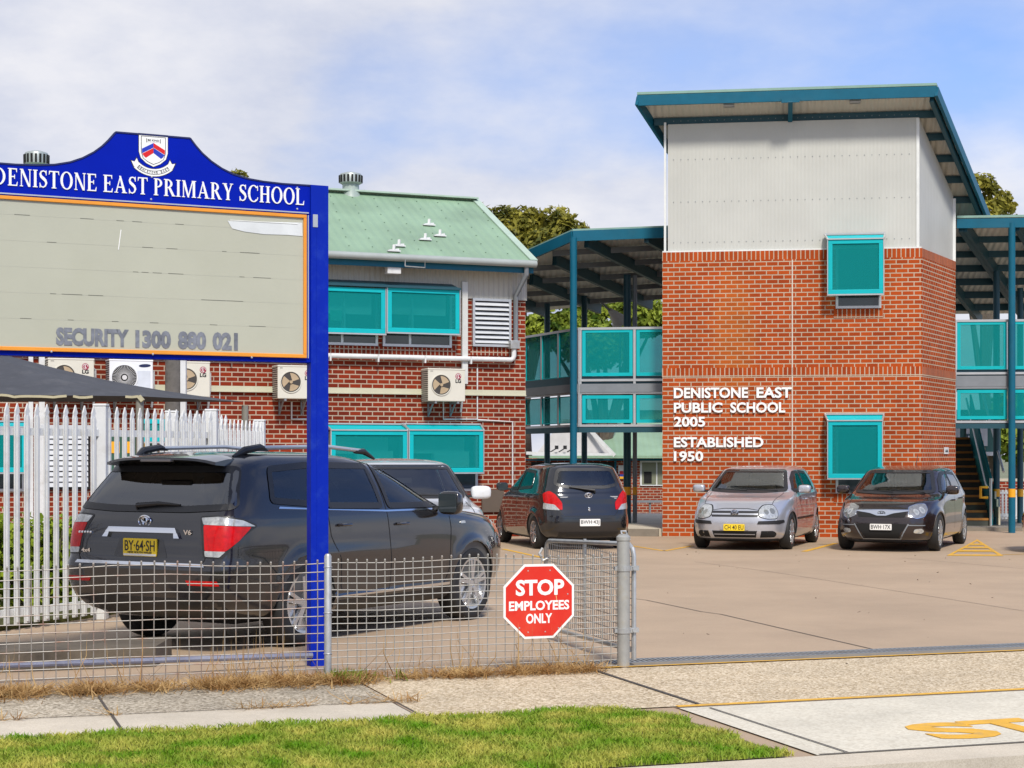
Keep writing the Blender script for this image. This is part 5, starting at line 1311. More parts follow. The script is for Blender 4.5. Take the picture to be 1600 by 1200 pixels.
# ------------------------------------------------------------------ cars
def pchip(xs, ys, xq):
    xs, ys, xq = map(lambda a: np.asarray(a, float), (xs, ys, xq))
    h = np.diff(xs); d = np.diff(ys) / h; m = np.zeros_like(ys)
    for i in range(1, len(xs) - 1):
        if d[i - 1] * d[i] > 0:
            w1, w2 = 2 * h[i] + h[i - 1], h[i] + 2 * h[i - 1]; m[i] = (w1 + w2) / (w1 / d[i - 1] + w2 / d[i])
    m[0], m[-1] = d[0], d[-1]
    k = np.clip(np.searchsorted(xs, xq) - 1, 0, len(xs) - 2); t = (xq - xs[k]) / h[k]
    return ys[k] * (1 + 2 * t) * (1 - t) ** 2 + m[k] * h[k] * t * (1 - t) ** 2 + ys[k + 1] * t * t * (3 - 2 * t) + m[k + 1] * h[k] * t * t * (t - 1)
def rounded(poly, r, n=4):
    out = []; N = len(poly)
    for i in range(N):
        p, a, b = Vector(poly[i]), Vector(poly[i - 1]), Vector(poly[(i + 1) % N])
        ra = min(r, (a - p).length * .45); rb = min(r, (b - p).length * .45)
        pa, pb = p + (a - p).normalized() * ra, p + (b - p).normalized() * rb
        for k in range(n + 1):
            t = k / n; q = pa * (1 - t) ** 2 + p * 2 * t * (1 - t) + pb * t * t; out.append((q.x, q.y))
    return out
def scale_poly(poly, d):
    """grow a polygon outwards by d"""
    N = len(poly); ar = sum(poly[i][0] * poly[(i + 1) % N][1] - poly[(i + 1) % N][0] * poly[i][1] for i in range(N)); sg_ = 1 if ar > 0 else -1
    out = []
    for i in range(N):
        p, a, b = Vector(poly[i]), Vector(poly[i - 1]), Vector(poly[(i + 1) % N])
        e1, e2 = (p - a).normalized(), (b - p).normalized(); n1, n2 = Vector((e1.y, -e1.x)) * sg_, Vector((e2.y, -e2.x)) * sg_
        n_ = (n1 + n2); n_ = n_ / max(.35, n_.length_squared / 2) ; out.append(tuple(p + n_ * d))
    return out
class Shell:
    """car body as a stack of rounded plan outlines; surface pieces are laid on it by projection"""
    def __init__(s, rows, wheels, rw, nz=128, nt=400):
        rows = np.array(rows, float); dif = np.diff(rows[:, :4], axis=0); dif[:, 0] *= 1.5
        par = np.concatenate([[0], np.cumsum(np.sqrt((dif ** 2).sum(1)))])
        q = np.linspace(0, par[-1], nz); R_ = [pchip(par, rows[:, i], q) for i in range(rows.shape[1])]
        vs = []; fs = []
        t = np.linspace(0, 2 * np.pi, nt, endpoint=False)
        for i in range(nz):
            z, xf, xr_, w, nf, nb = (R_[j][i] for j in range(6))
            xm = (xf + xr_) / 2
            n_ = np.where(np.cos(t) > 0, nf, nb)
            cx_ = np.sign(np.cos(t)) * np.abs(np.cos(t)) ** (2 / n_); sy_ = np.sign(np.sin(t)) * np.abs(np.sin(t)) ** (2 / n_)
            x = xm + (xf - xm) * cx_; y = w * sy_
            for (wx_) in wheels:
                d = np.hypot(x - wx_, z - rw * .98); side = np.abs(y) > .6 * w
                y = y + np.where(side, np.sign(y) * .022 * np.exp(-((d - (rw + .07)) / .055) ** 2), 0)
            vs += list(zip(x, y, np.full(nt, z)))
        for i in range(nz - 1):
            for k in range(nt):
                k2 = (k + 1) % nt; fs.append((i * nt + k, i * nt + k2, (i + 1) * nt + k2, (i + 1) * nt + k))
        fs.append(tuple(range(nt))[::-1]); fs.append(tuple((nz - 1) * nt + k for k in range(nt)))
        s.v, s.f = vs, fs
        s.u0 = {}; s.open_ = []
        for kk, a in DIAG.items():
            b_ = R({38: 64, -38: -64, 142: 114, -142: -114}[a]); ua, dd = VIEWS[kk][0], Vector((math.cos(b_), math.sin(b_), 0))
            c = max((Vector(v) for v in vs if .6 < v[2] < .9), key=lambda q: q.dot(dd)); s.u0[kk] = c.dot(ua)
        s.bvh = BVHTree.FromPolygons([Vector(v) for v in vs], fs)
    def body(s, m, parent, wheels, rw, arch=.055):
        mb = MB(); mb.v = list(s.v); mb.f = list(s.f)
        o = mb.build('body', m, parent, False); o.data.materials.append(M_dark)
        cut = MB()
        for wx_ in wheels:
            for sg_ in (1, -1): cut.lathe([(rw + arch, .50), (rw + arch, 1.4)] if sg_ > 0 else [(rw + arch, -1.4), (rw + arch, -.50)], (wx_, 0, rw * 1.0), 'y', 48)
        c = cut.build('cutter', M_dark, None); c.data.materials.clear(); c.data.materials.append(m); c.data.materials.append(M_dark)
        for p in c.data.polygons: p.material_index = 1
        b = o.modifiers.new('cut', 'BOOLEAN'); b.operation = 'DIFFERENCE'; b.object = c; b.solver = 'EXACT'; b.material_mode = 'INDEX'
        par = o.parent; o.parent = None
        dg = bpy.context.evaluated_depsgraph_get(); dg.update()
        me = bpy.data.meshes.new_from_object(o.evaluated_get(dg)); o.modifiers.clear(); old = o.data; o.data = me; bpy.data.meshes.remove(old); bpy.data.objects.remove(c)
        me.polygons.foreach_set('use_smooth', [True] * len(me.polygons)); me.set_sharp_from_angle(angle=R(36)); me.name = 'body'
        o.parent = par
        s.bodies = [o]
        return o
    def hit(s, ua, va, dv, u, v):
        o = ua * u + va * v - dv * 8
        h = s.bvh.ray_cast(o, dv)
        if h[0] is None:
            h = s.bvh.find_nearest(ua * u + va * v - dv * .5)
        n = h[1]
        if n.dot(dv) > 0: n = -n
        return h[0], n
    def patch(s, name, m, poly, view, parent, off=.005, nu=14, nv=6, mb=None):
        ua, va, dv = VIEWS[view]
        if view in DIAG: poly = [(p[0] + s.u0[view], p[1]) for p in poly]
        us = sorted(set([round(p[0], 5) for p in poly]) | set(np.linspace(min(p[0] for p in poly), max(p[0] for p in poly), nu).round(5)))
        cols = []
        N = len(poly)
        for u in us:
            c = []
            for i in range(N):
                a, b = poly[i], poly[(i + 1) % N]
                if abs(a[0] - b[0]) < 1e-6:
                    if abs(a[0] - u) < 2e-5: c += [a[1], b[1]]
                elif min(a[0], b[0]) - 2e-5 <= u <= max(a[0], b[0]) + 2e-5:
                    t = min(1, max(0, (u - a[0]) / (b[0] - a[0]))); c.append(a[1] + (b[1] - a[1]) * t)
            if c: cols.append((u, min(c), max(c)))
        vs = []; low = []
        for (u, lo, hi) in cols:
            for j in range(nv + 1):
                p, n = s.hit(ua, va, dv, u, lo + (hi - lo) * j / nv); vs.append(p + n * off); low.append(p - n * .006)
        nc = len(cols); st = nv + 1; fs = []
        for i in range(nc - 1):
            for j in range(nv): fs.append((i * st + j, (i + 1) * st + j, (i + 1) * st + j + 1, i * st + j + 1))
        rim_ = [i * st for i in range(nc)] + [(nc - 1) * st + j for j in range(1, st)] + [i * st + nv for i in range(nc - 2, -1, -1)] + [j for j in range(nv - 1, 0, -1)]
        base = len(vs); idx = {r: base + q for q, r in enumerate(rim_)}
        vs2 = vs + [low[r] for r in rim_]
        for q in range(len(rim_)):
            a, b = rim_[q], rim_[(q + 1) % len(rim_)]; fs.append((b, a, idx[a], idx[b]))
        # face outwards
        e1 = vs[st] - vs[0]; e2 = vs[1] - vs[0]; mid = fs[len(cols) // 2 * nv] if nc > 2 else fs[0]
        nrm = (vs2[mid[1]] - vs2[mid[0]]).cross(vs2[mid[2]] - vs2[mid[0]])
        if nrm.dot(dv) > 0: fs = [f[::-1] for f in fs]
        if mb is not None: mb.add(vs2, fs); return None
        q = MB(); q.add(vs2, fs)
        return q.build(name, m, parent, True, fixn=False)
    def pane(s, name, m, poly, view, parent, wide=.055):
        # a see-through pane: the body is opened behind it and a black border covers the cut
        w = s.patch(name, m, poly, view, parent, .004, 18, 8)
        mb = MB(); c = scale_poly(poly, -wide * .32); s.line(mb, c + [c[0]], wide, view, .007); mb.build('window_border', M_blackp, w, fixn=False)
        s.open_.append((view, scale_poly(poly, -.004)))
        return w
    def open_windows(s, root, lining):
        ln = MB(); cx = Vector((0, 0, .9)); ln.v = [tuple(Vector((v[0] * .985, v[1] * .975, .9 + (v[2] - .9) * .97))) for v in s.v]; ln.f = [f[::-1] for f in s.f]
        lo = ln.build('cabin_lining', lining, root, False, fixn=False)
        for o in (s.bodies[0], lo):
            me = o.data; n = len(me.vertices); co = np.empty(n * 3); me.vertices.foreach_get('co', co); co = co.reshape(-1, 3)
            if o is lo: co = co / np.array([.985, .975, .97]) - np.array([0, 0, .9 / .97 - .9])
            kill = np.zeros(len(me.polygons), bool)
            for view, poly in s.open_:
                ua, va, dv = (np.array(q) for q in VIEWS[view]); u, v = co @ ua, co @ va; ins = np.zeros(n, bool); N = len(poly)
                for i in range(N):
                    (x0, y0), (x1, y1) = poly[i], poly[(i + 1) % N]
                    if y0 != y1: ins ^= ((y0 > v) != (y1 > v)) & (u < (x1 - x0) * (v - y0) / (y1 - y0) + x0)
                ins &= (co @ dv) < -.05
                for p in me.polygons:
                    if len(p.vertices) <= 8 and ins[list(p.vertices)].all(): kill[p.index] = True
            bm = bmesh.new(); bm.from_mesh(me); bm.faces.ensure_lookup_table()
            bmesh.ops.delete(bm, geom=[bm.faces[i] for i in np.nonzero(kill)[0]], context='FACES'); bm.to_mesh(me); bm.free()
    def line(s, mb, pts, w, view, off=.002):
        ua, va, dv = VIEWS[view] if isinstance(view, str) else view
        P = []
        for a, b in zip(pts[:-1], pts[1:]):
            a, b = Vector(a), Vector(b); n = max(1, int((b - a).length / .05))
            P += [a.lerp(b, i / n) for i in range(n)]
        P.append(Vector(pts[-1])); L_ = []
        for i, p in enumerate(P):
            d = (P[min(i + 1, len(P) - 1)] - P[max(i - 1, 0)]).normalized(); n = Vector((-d.y, d.x)) * w / 2
            a, na = s.hit(ua, va, dv, p.x + n.x, p.y + n.y); b, nb = s.hit(ua, va, dv, p.x - n.x, p.y - n.y); L_.append((a + na * off, b + nb * off))
        for i in range(len(L_) - 1):
            vs = [L_[i][0], L_[i + 1][0], L_[i + 1][1], L_[i][1]]; nr = (vs[1] - vs[0]).cross(vs[2] - vs[0])
            mb.add(vs, [(0, 1, 2, 3) if nr.dot(dv) < 0 else (3, 2, 1, 0)])
X_, Y_, Z_ = Vector((1, 0, 0)), Vector((0, 1, 0)), Vector((0, 0, 1))
def diag(a): # seen from a direction turned a degrees from straight ahead towards +y
    a = R(a); dv = Vector((-math.cos(a), -math.sin(a), 0)); return (Vector((-math.sin(a), math.cos(a), 0)), Z_, dv)
VIEWS = {'left': (X_, Z_, -Y_), 'right': (X_, Z_, Y_), 'front': (Y_, Z_, -X_), 'rear': (Y_, Z_, X_), 'top': (X_, Y_, -Z_),
         'fl': diag(38), 'fr': diag(-38), 'rl': diag(142), 'rr': diag(-142)}
DIAG = {'fl': 38, 'fr': -38, 'rl': 142, 'rr': -142}
def flip(poly): return [(-a, b) for a, b in poly]

def car_glass(name, tint, ior):
    m, nt, N, L, b = nodes_of(name); N.remove(b)
    t = N.new('ShaderNodeBsdfTransparent'); t.inputs[0].default_value = (*tint, 1)
    gl = N.new('ShaderNodeBsdfGlossy'); gl.inputs['Roughness'].default_value = .02; gl.inputs[0].default_value = (.95, .97, 1, 1)
    fr = N.new('ShaderNodeFresnel'); fr.inputs[0].default_value = ior
    x = N.new('ShaderNodeMixShader'); L.new(fr.outputs[0], x.inputs[0]); L.new(t.outputs[0], x.inputs[1]); L.new(gl.outputs[0], x.inputs[2]); L.new(x.outputs[0], N['Material Output'].inputs[0])
    return m
M_glass = car_glass('tinted_car_glass', (.62, .68, .66), 1.75)
M_glass_p = car_glass('privacy_car_glass', (.24, .27, .27), 2.1)
M_lining = mat('cabin_lining', (.10, .10, .095), .8, var=.2)
M_seat = mat('seat_cloth', (.045, .045, .05), .85, var=.2)
M_glass_l = car_glass('clear_car_glass', (.72, .78, .75), 2.05)
M_rimlit = mat('lamp_clear', (.42, .43, .42), .1, .3, var=.4, vscale=30, coat=1)
M_red = mat('lamp_red', (.46, .002, .002), .25, var=.35, vscale=22, spec=.3, coat=.25)
M_redd = mat('lamp_red_dark', (.20, .004, .004), .15, coat=1)
M_seam = mat('panel_gap', (.006, .006, .006), .6)
M_pyel = mat('plate_yellow', (.78, .56, .02), .5, var=.05)
M_pwht = mat('plate_white', (.74, .73, .70), .5, var=.05)
def paint(name, col, metal=.35, rough=.28): return mat(name, col, rough, metal, var=.05, vscale=1.5, coat=1.0)

def wheel(root, x, y, rw, rr, sg_, spokes, wid=.21, steer=0.0, rim_m=None):
    w2 = wid / 2; o_ = sg_
    mb = MB()
    prof = [(rr * .55, w2 * .2), (rr * .98, w2 * .55), (rr + .005, w2 * .92), (rr + (rw - rr) * .35, w2 * 1.0), (rw - .03, w2 * .97), (rw - .008, w2 * .80), (rw, w2 * .55), (rw, 0), (rw, -w2 * .6), (rw - .02, -w2 * .95), (rr, -w2 * .9), (rr * .5, -w2 * .8)]
    mb.lathe([(r, h * o_) for r, h in prof], (0, 0, 0), 'y', 44)
    t = mb.build('wheel', M_black, root, True); t.location = (x, y, rw); t.rotation_euler = (0, 0, steer)
    mb = MB()
    mb.lathe([(rr * .99, h * o_) for h in (w2 * .55, w2 * .93)] + [(rr * .90, w2 * .9 * o_), (rr * .88, w2 * .5 * o_)], (0, 0, 0), 'y', 44)
    for k in range(spokes):
        for dlt in ((-.13, .13) if spokes <= 6 else (0,)):
            a = 2 * math.pi * k / spokes + math.pi / 2; a1 = a + dlt; a0 = a + dlt * .9
            p = Vector((math.cos(a0) * rr * .16, w2 * .80 * o_, math.sin(a0) * rr * .16)); q = Vector((math.cos(a1) * rr * .92, w2 * .86 * o_, math.sin(a1) * rr * .92))
            mb.bar(p, q, rr * (.13 if spokes <= 6 else .11), .03, (0, o_, 0))
    mb.lathe([(0.001, w2 * .86 * o_), (rr * .13, w2 * .86 * o_), (rr * .20, w2 * .80 * o_), (rr * .22, w2 * .6 * o_)], (0, 0, 0), 'y', 20)
    mb.build('rim', rim_m or M_alloy, t, False, fixn=True)
    mb = MB(); mb.lathe([(rr * .9, w2 * .42 * o_), (0.001, w2 * .42 * o_)], (0, 0, 0), 'y', 32); mb.build('brake_disc', mat('brake_dark', (.03, .03, .032), .5, .5), t)
    return t
def plate(root, o_, ax, w, h, txt, m, mt=None, sub=None):
    ax = Vector(ax); n = ax.cross(Z_)
    mb = MB(); mb.prism(rounded([(-w / 2, -h / 2), (w / 2, -h / 2), (w / 2, h / 2), (-w / 2, h / 2)], .012), Vector(o_), ax, Z_, n * .012)
    p = mb.build('number_plate', m, root)
    q = Vector(o_) + n * .0122
    hh = h * (.60 if sub else .66); z0 = -h / 2 + h * (.30 if sub else .17)
    lettering(txt, q - ax * w * .45 + Z_ * z0, ax, Z_, w * .90, hh, mt or M_txtk, p, .008, .002)
    if sub:
        mb = MB(); mb.prism([(-w / 2 + .006, -h / 2 + .004), (w / 2 - .006, -h / 2 + .004), (w / 2 - .006, -h / 2 + h * .14), (-w / 2 + .006, -h / 2 + h * .14)], q, ax, Z_, n * .002); mb.build('plate_strip', M_pwht, p)
        lettering(sub, q - ax * w * .36 + Z_ * (-h / 2 + h * .165), ax, Z_, w * .72, h * .11, M_txtk, p, .02, .002)
    return p
def ellipse_ring(mb, o_, ax, ay, a, b, r, n=20, rot=0):
    pts = [Vector(o_) + Vector(ax) * a * math.cos(2 * math.pi * i / n) + Vector(ay) * b * math.sin(2 * math.pi * i / n) for i in range(n + 1)]
    mb.tube(pts, r, 5)
def mirrors(sh, root, x, z, m, sx=.09, sy=.115, sz=.085, ys=(1, -1), glass=True):
    for sg_ in ys:
        p, n = sh.hit(*VIEWS['left' if sg_ > 0 else 'right'], x, z - .05)
        c = p + Vector((0, sg_ * (sy + .05), .05))
        mb = MB(); N = 12; vs = []; fs = []
        for i in range(N + 1):
            th = math.pi * i / N
            for k in range(20):
                ph = 2 * math.pi * k / 20
                f = lambda q: math.copysign(abs(q) ** .55, q)
                xx = math.cos(th); yy = math.sin(th) * math.cos(ph); zz = math.sin(th) * math.sin(ph)
                xs = sx * (f(xx) if xx > 0 else f(xx) * .5)
                vs.append(c + Vector((xs, sy * f(yy), sz * f(zz))))
        for i in range(N):
            for k in range(20): fs.append((i * 20 + k, i * 20 + (k + 1) % 20, (i + 1) * 20 + (k + 1) % 20, (i + 1) * 20 + k))
        mb.add(vs, fs); o = mb.build('mirror', m, root, True)
        mb = MB(); mb.bar(p - Vector((0, sg_ * .02, 0)), c - Vector((0, sg_ * sy * .6, .045)), .07, .035); mb.build('mirror_arm', M_blackp, o)
        if glass:
            mb = MB(); mb.prism(rounded([(-sy * .82, -sz * .78), (sy * .82, -sz * .78), (sy * .82, sz * .78), (-sy * .82, sz * .78)], .03), c - Vector((sx * .5 + .002, 0, 0)), Y_, Z_, -X_ * .004); mb.build('mirror_glass', M_win, o)
def side_glass(sh, root, polys, m=None, trim=.022, pillar=True):
    for view, k in (('left', 1), ('right', 1)):
        for p in polys:
            sh.pane('side_window', m or M_glass, rounded(p, .05), view, root)
def cabin(sh, root, xs, zf, hw, top, right_drive=True):
    """seats, dash and steering wheel seen through the glass; xs = dash, front seat, rear seat"""
    sh.open_windows(root, M_lining)
    for y in (hw * .5, -hw * .5):
        mb = MB(); x = xs[1]
        mb.prism(rounded([(x - .28, zf + .30), (x + .28, zf + .34), (x + .27, zf + .20), (x - .25, zf + .16)], .05), (0, y - .24, 0), (1, 0, 0), (0, 0, 1), (0, .48, 0))
        mb.prism(rounded([(x - .30, zf + .22), (x - .16, zf + .26), (x - .36, top - .28), (x - .47, top - .30)], .05), (0, y - .23, 0), (1, 0, 0), (0, 0, 1), (0, .46, 0))
        mb.prism(rounded([(x - .46, top - .27), (x - .38, top - .27), (x - .41, top - .09), (x - .49, top - .10)], .03), (0, y - .13, 0), (1, 0, 0), (0, 0, 1), (0, .26, 0))
        mb.build('front_seat', M_seat, root, bevel=.02)
    mb = MB(); x = xs[2]; mb.prism(rounded([(x - .3, zf + .2), (x + .25, zf + .32), (x - .1, zf + .36), (x - .32, top - .36), (x - .44, top - .36)], .05), (0, -hw * .85, 0), (1, 0, 0), (0, 0, 1), (0, hw * 1.7, 0))
    for y in (-.4, .4): mb.prism(rounded([(x - .42, top - .34), (x - .35, top - .34), (x - .37, top - .20), (x - .43, top - .20)], .03), (0, y - .12, 0), (1, 0, 0), (0, 0, 1), (0, .24, 0))
    mb.build('rear_seat', M_seat, root, bevel=.02)
    mb = MB(); mb.prism(rounded([(xs[0] - .32, zf + .35), (xs[0] - .30, zf + .62), (xs[0] - .1, zf + .66), (xs[0] + .25, zf + .60), (xs[0] + .25, zf + .3)], .05), (0, -hw * .92, 0), (1, 0, 0), (0, 0, 1), (0, hw * 1.84, 0)); mb.build('dashboard', M_lining, root)
    mb = MB(); y = -hw * .5 if right_drive else hw * .5; c = Vector((xs[0] - .45, y, zf + .60)); ellipse_ring(mb, c, (0, 1, 0), (.42, 0, .9), .185, .185, .016); mb.bar(c + Vector((0, -.17, 0)), c + Vector((0, .17, 0)), .03, .05); mb.build('steering_wheel', M_blackp, root)
    mb = MB(); mb.box(xs[0] - .50, xs[0] - .47, -.11, .11, top - .17, top - .11); mb.build('rear_view_mirror', M_blackp, root)
def seams(sh, root, sides, others=(), w=.009):
    for v, l in [(v, l) for l in sides for v in ('left', 'right')] + list(others):
        mb = MB(); sh.line(mb, l, w, v); mb.build('panel_seam', M_seam, root, fixn=False)
def handles(sh, root, pts, m):
    for (x, z) in pts:
        for view, sg_ in (('left', 1), ('right', -1)):
            p, n = sh.hit(*VIEWS[view], x, z)
            mb = MB(); mb.tube([p + Vector((-.085, sg_ * .004, 0)), p + Vector((-.07, sg_ * .035, .0)), p + Vector((0, sg_ * .042, .002)), p + Vector((.07, sg_ * .035, 0)), p + Vector((.085, sg_ * .004, 0))], .013, 8); mb.build('door_handle', m, root, True)
def place_car(name, label, wheel_px, local, heading_deg, cat='car'):
    """put the car so that the wheel whose local spot is given touches the ground at a pixel of the photo"""
    X, Y = wheel_px; a = R(heading_deg)
    ox = X - (local[0] * math.cos(a) - local[1] * math.sin(a)); oy = Y - (local[0] * math.sin(a) + local[1] * math.cos(a))
    return thing(name, label, cat, (ox, oy, 0), a)

# ---- the dark four wheel drive in the foreground, seen from behind
FW, RW_ = 1.44, -1.35
suv = place_car('parked_suv', 'dark charcoal four wheel drive with roof rails and yellow plate, seen from behind', (-1.868, 15.1), (RW_, -.86), 59.8)
M_suv = paint('paint_charcoal', (.016, .0145, .016), .25, .18)
rows = [(.25, 2.05, -2.05, .84, 4, 4), (.30, 2.22, -2.24, .90, 5, 5), (.42, 2.42, -2.40, .940, 5, 8), (.58, 2.46, -2.44, .962, 5, 11), (.72, 2.455, -2.44, .968, 5, 12), (.80, 2.43, -2.41, .966, 5, 12),
        (.92, 2.34, -2.40, .962, 5, 12), (1.00, 2.22, -2.385, .957, 5, 12), (1.06, 2.0, -2.365, .952, 5, 12), (1.11, 1.55, -2.345, .945, 5.5, 11), (1.15, 1.18, -2.325, .935, 6, 11), (1.20, 1.02, -2.295, .918, 6, 11),
        (1.34, .72, -2.205, .865, 5.5, 10), (1.48, .40, -2.10, .80, 5.5, 9), (1.58, .10, -2.02, .755, 5.5, 8), (1.645, -.2, -1.93, .70, 5, 5.5), (1.675, -.5, -1.86, .62, 4.5, 5), (1.695, -.85, -1.65, .45, 4, 4), (1.70, -1.05, -1.45, .2, 3, 3)]
RW = .372
sh_ = Shell(rows, (FW, RW_), RW)
sh_.body(M_suv, suv, (FW, RW_), RW)
side_glass(sh_, suv, [[(-.06, 1.175), (-.10, 1.575), (.16, 1.565), (.46, 1.43), (.93, 1.165)], [(-1.00, 1.20), (-.93, 1.59), (-.19, 1.58), (-.15, 1.178)], [(-1.78, 1.26), (-1.66, 1.56), (-1.06, 1.595), (-1.10, 1.21)]])
seams(sh_, suv, [[(.98, 1.12), (1.0, .95), (.96, .55), (.9, .42)], [(-.11, 1.57), (-.10, 1.15), (-.06, .7), (-.06, .40)], [(-.97, 1.58), (-1.03, 1.18), (-1.0, .95), (-.86, .72), (-.84, .45)], [(1.9, .75), (2.05, .98)], [(-1.73, .62), (-1.95, .80), (-2.1, .83)]],
      [('rear', [(-.74, 1.10), (-.70, .80), (-.66, .74), (.66, .74), (.70, .80), (.74, 1.10)]), ('top', [(1.15, .78), (1.9, .74), (2.1, .6), (2.12, 0), (2.1, -.6), (1.9, -.74), (1.15, -.78)])])
rg = sh_.pane('rear_window', M_glass_p, rounded([(-.86, 1.215), (-.70, 1.56), (.70, 1.56), (.86, 1.215), (.4, 1.19), (-.4, 1.19)], .05), 'rear', suv)
sh_.pane('windscreen', M_glass_l, rounded([(-.72, 1.19), (-.58, 1.55), (.58, 1.55), (.72, 1.19)], .05), 'front', suv)
cabin(sh_, suv, (.95, .12, -.78), .42, .78, 1.52)
for v, f in (('rl', 1), ('rr', -1)):
    P = lambda pts: [(q[0] * f, q[1]) for q in pts]
    tl = sh_.patch('tail_light', M_red, rounded(P([(-.83, 1.10), (-.56, 1.075), (-.05, .99), (-.22, .895), (-.50, .835), (-.79, .84)]) if 0 else P([(-.06, .955), (-.16, 1.065), (.23, 1.085), (.22, .87), (.05, .868)]), .02), v, suv, .007, 12, 6)
    sh_.patch('lamp_clear', M_rimlit, rounded(P([(-.19, 1.068), (-.09, 1.12), (.10, 1.15), (.245, 1.14), (.23, 1.085)]), .01), v, tl, .009, 10, 3)
    sh_.patch('lamp_clear', M_rimlit, rounded(P([(.05, .868), (.22, .872), (.215, .825), (.10, .82)]), .01), v, tl, .009, 8, 3)
    sh_.patch('lamp_surround', M_blackp, rounded(P([(-.05, .955), (-.215, 1.075), (-.09, 1.135), (.11, 1.165), (.26, 1.155), (.235, .812), (.07, .808)]), .03), v, tl, .0035, 14, 6)
p0, n0 = sh_.hit(*VIEWS['rear'], 0, .90)
xq = p0.x
mb = MB(); tr_ = [(-.40, 1.005), (.40, 1.005), (.37, 1.045), (-.37, 1.045)]; sh_.patch('x', None, tr_, 'rear', None, .030, 14, 3, mb=mb); sh_.patch('x', None, [(.37, .965), (.43, .965), (.40, 1.005), (.36, 1.005)], 'rear', None, .024, 6, 2, mb=mb); sh_.patch('x', None, [(-.43, .965), (-.37, .965), (-.36, 1.005), (-.40, 1.005)], 'rear', None, .024, 6, 2, mb=mb); mb.build('tailgate_garnish', M_chrome, suv, fixn=False)
plate(suv, (xq - .004, .0, .885), (0, -1, 0), .372, .15, 'BY·64·SH', M_pyel, None, 'NEW SOUTH WALES')
sh_.patch('plate_recess', mat('recess_dark', (.014, .014, .017), .35, coat=.6), rounded([(-.30, .80), (-.24, .96), (.24, .96), (.30, .80)], .03), 'rear', suv, .002, 8, 4)
pe, ne = sh_.hit(*VIEWS['rear'], 0, 1.105)
mb = MB(); oe = pe + Vector((-.008, 0, 0)); ey = -Y_
ellipse_ring(mb, oe, ey, Z_, .068, .046, .0065); ellipse_ring(mb, oe + Z_ * .012, ey, Z_, .038, .020, .005); ellipse_ring(mb, oe, ey, Z_, .020, .042, .005); mb.build('emblem', M_chrome, suv)
for txt, y, z, w, h in (('V6', -.50, 1.00, .085, .042), ('', .5, 1.0, 0, 0), ('4x4', .62, .83, .10, .035)):
    if txt: pp, nn_ = sh_.hit(*VIEWS['rear'], y, z); lettering(txt, pp + Vector((-.004, w / 2, 0)), -Y_, Z_, w, h, M_chrome, suv, .03, .004)
# badge strip at the left of the tailgate, unreadable in the photo
pp, nn_ = sh_.hit(*VIEWS['rear'], .64, 1.0); mb = MB()
for k_ in range(5): mb.tube([pp + Vector((-.006, -.07 + k_ * .032, 0)), pp + Vector((-.006, -.05 + k_ * .032, 0))], .011, 6)
mb.build('badge_letters', M_chrome, suv)
# spoiler, wiper, rails
mb = MB(); N = 14; up = []; 
for i in range(N + 1):
    y = -.61 + 1.22 * i / N; c = 1 - (2 * i / N - 1) ** 4
    up.append([Vector((-1.80, y * .95, 1.685 - .05 * (y / .61) ** 4)), Vector((-2.00, y, 1.675 - .045 * (y / .61) ** 4)), Vector((-2.16 - .05 * c, y, 1.645 - .04 * (y / .61) ** 4)), Vector((-2.165 - .05 * c, y, 1.625 - .045 * (y / .61) ** 4)), Vector((-2.02, y, 1.60 - .03 * (y / .61) ** 4)), Vector((-1.9, y, 1.56))])
mb.add([p for r_ in up for p in r_], [(i * 6 + j, i * 6 + j + 1, (i + 1) * 6 + j + 1, (i + 1) * 6 + j) for i in range(N) for j in range(5)] + [tuple(range(6)), tuple(N * 6 + j for j in range(6))[::-1]])
spo = mb.build('spoiler', M_suv, suv, True)
mb = MB(); mb.box(-2.225, -2.18, -.17, .17, 1.608, 1.628); mb.build('brake_lamp', mat('brake_lamp_grey', (.22, .20, .19), .3), spo, bevel=.006)
mb = MB(); a_, _ = sh_.hit(*VIEWS['rear'], .13, 1.235); b_, _ = sh_.hit(*VIEWS['rear'], -.34, 1.245); a_ = a_ + Vector((-.03, 0, 0)); b_ = b_ + Vector((-.02, 0, 0)); mb.tube([a_ + Vector((.02, 0, -.03)), a_, a_.lerp(b_, .5) + Vector((0, 0, .015)), b_], [.025, .024, .018, .006], 8); mb.build('rear_wiper', M_blackp, suv, True)
for sg_ in (1, -1):
    mb = MB(); y = .575 * sg_
    mb.tube([(-1.78, y * .97, 1.665), (-1.72, y, 1.71), (-1.5, y, 1.728), (-.6, y * 1.02, 1.745), (.0, y * 1.02, 1.705), (.12, y * 1.02, 1.655)], [.014, .022, .020, .019, .019, .012], 8); rl_ = mb.build('roof_rail', M_alu, suv, True)
    mb = MB(); mb.tube([(-1.86, y * .96, 1.65), (-1.74, y, 1.705), (-1.52, y, 1.735), (-1.42, y, 1.715)], [.015, .034, .030, .012], 8); mb.build('rail_foot', M_blackp, rl_, True); mb = MB(); mb.tube([(-.12, y * 1.02, 1.70), (.02, y * 1.02, 1.70), (.20, y * 1.02, 1.63)], [.02, .03, .012], 8); mb.build('rail_foot', M_blackp, rl_, True)
mirrors(sh_, suv, .80, 1.20, M_suv, .085, .125, .115)
handles(sh_, suv, [(.13, 1.02), (-.80, 1.04)], M_suv)
sh_.patch('rear_bumper', M_blackp, [(-.80, .30), (-.82, .47), (.82, .47), (.80, .30)], 'rear', suv, .004, 16, 4)
sh_.patch('bumper_step', M_chrome, [(-.72, .735), (-.70, .76), (.70, .76), (.72, .735)], 'rear', suv, .012, 16, 2)
for v, f in (('rl', 1), ('rr', -1)): sh_.patch('reflector', M_red, [(f * .10, .585), (f * .12, .625), (f * .38, .625), (f * .36, .585)], v, suv, .006, 6, 2)
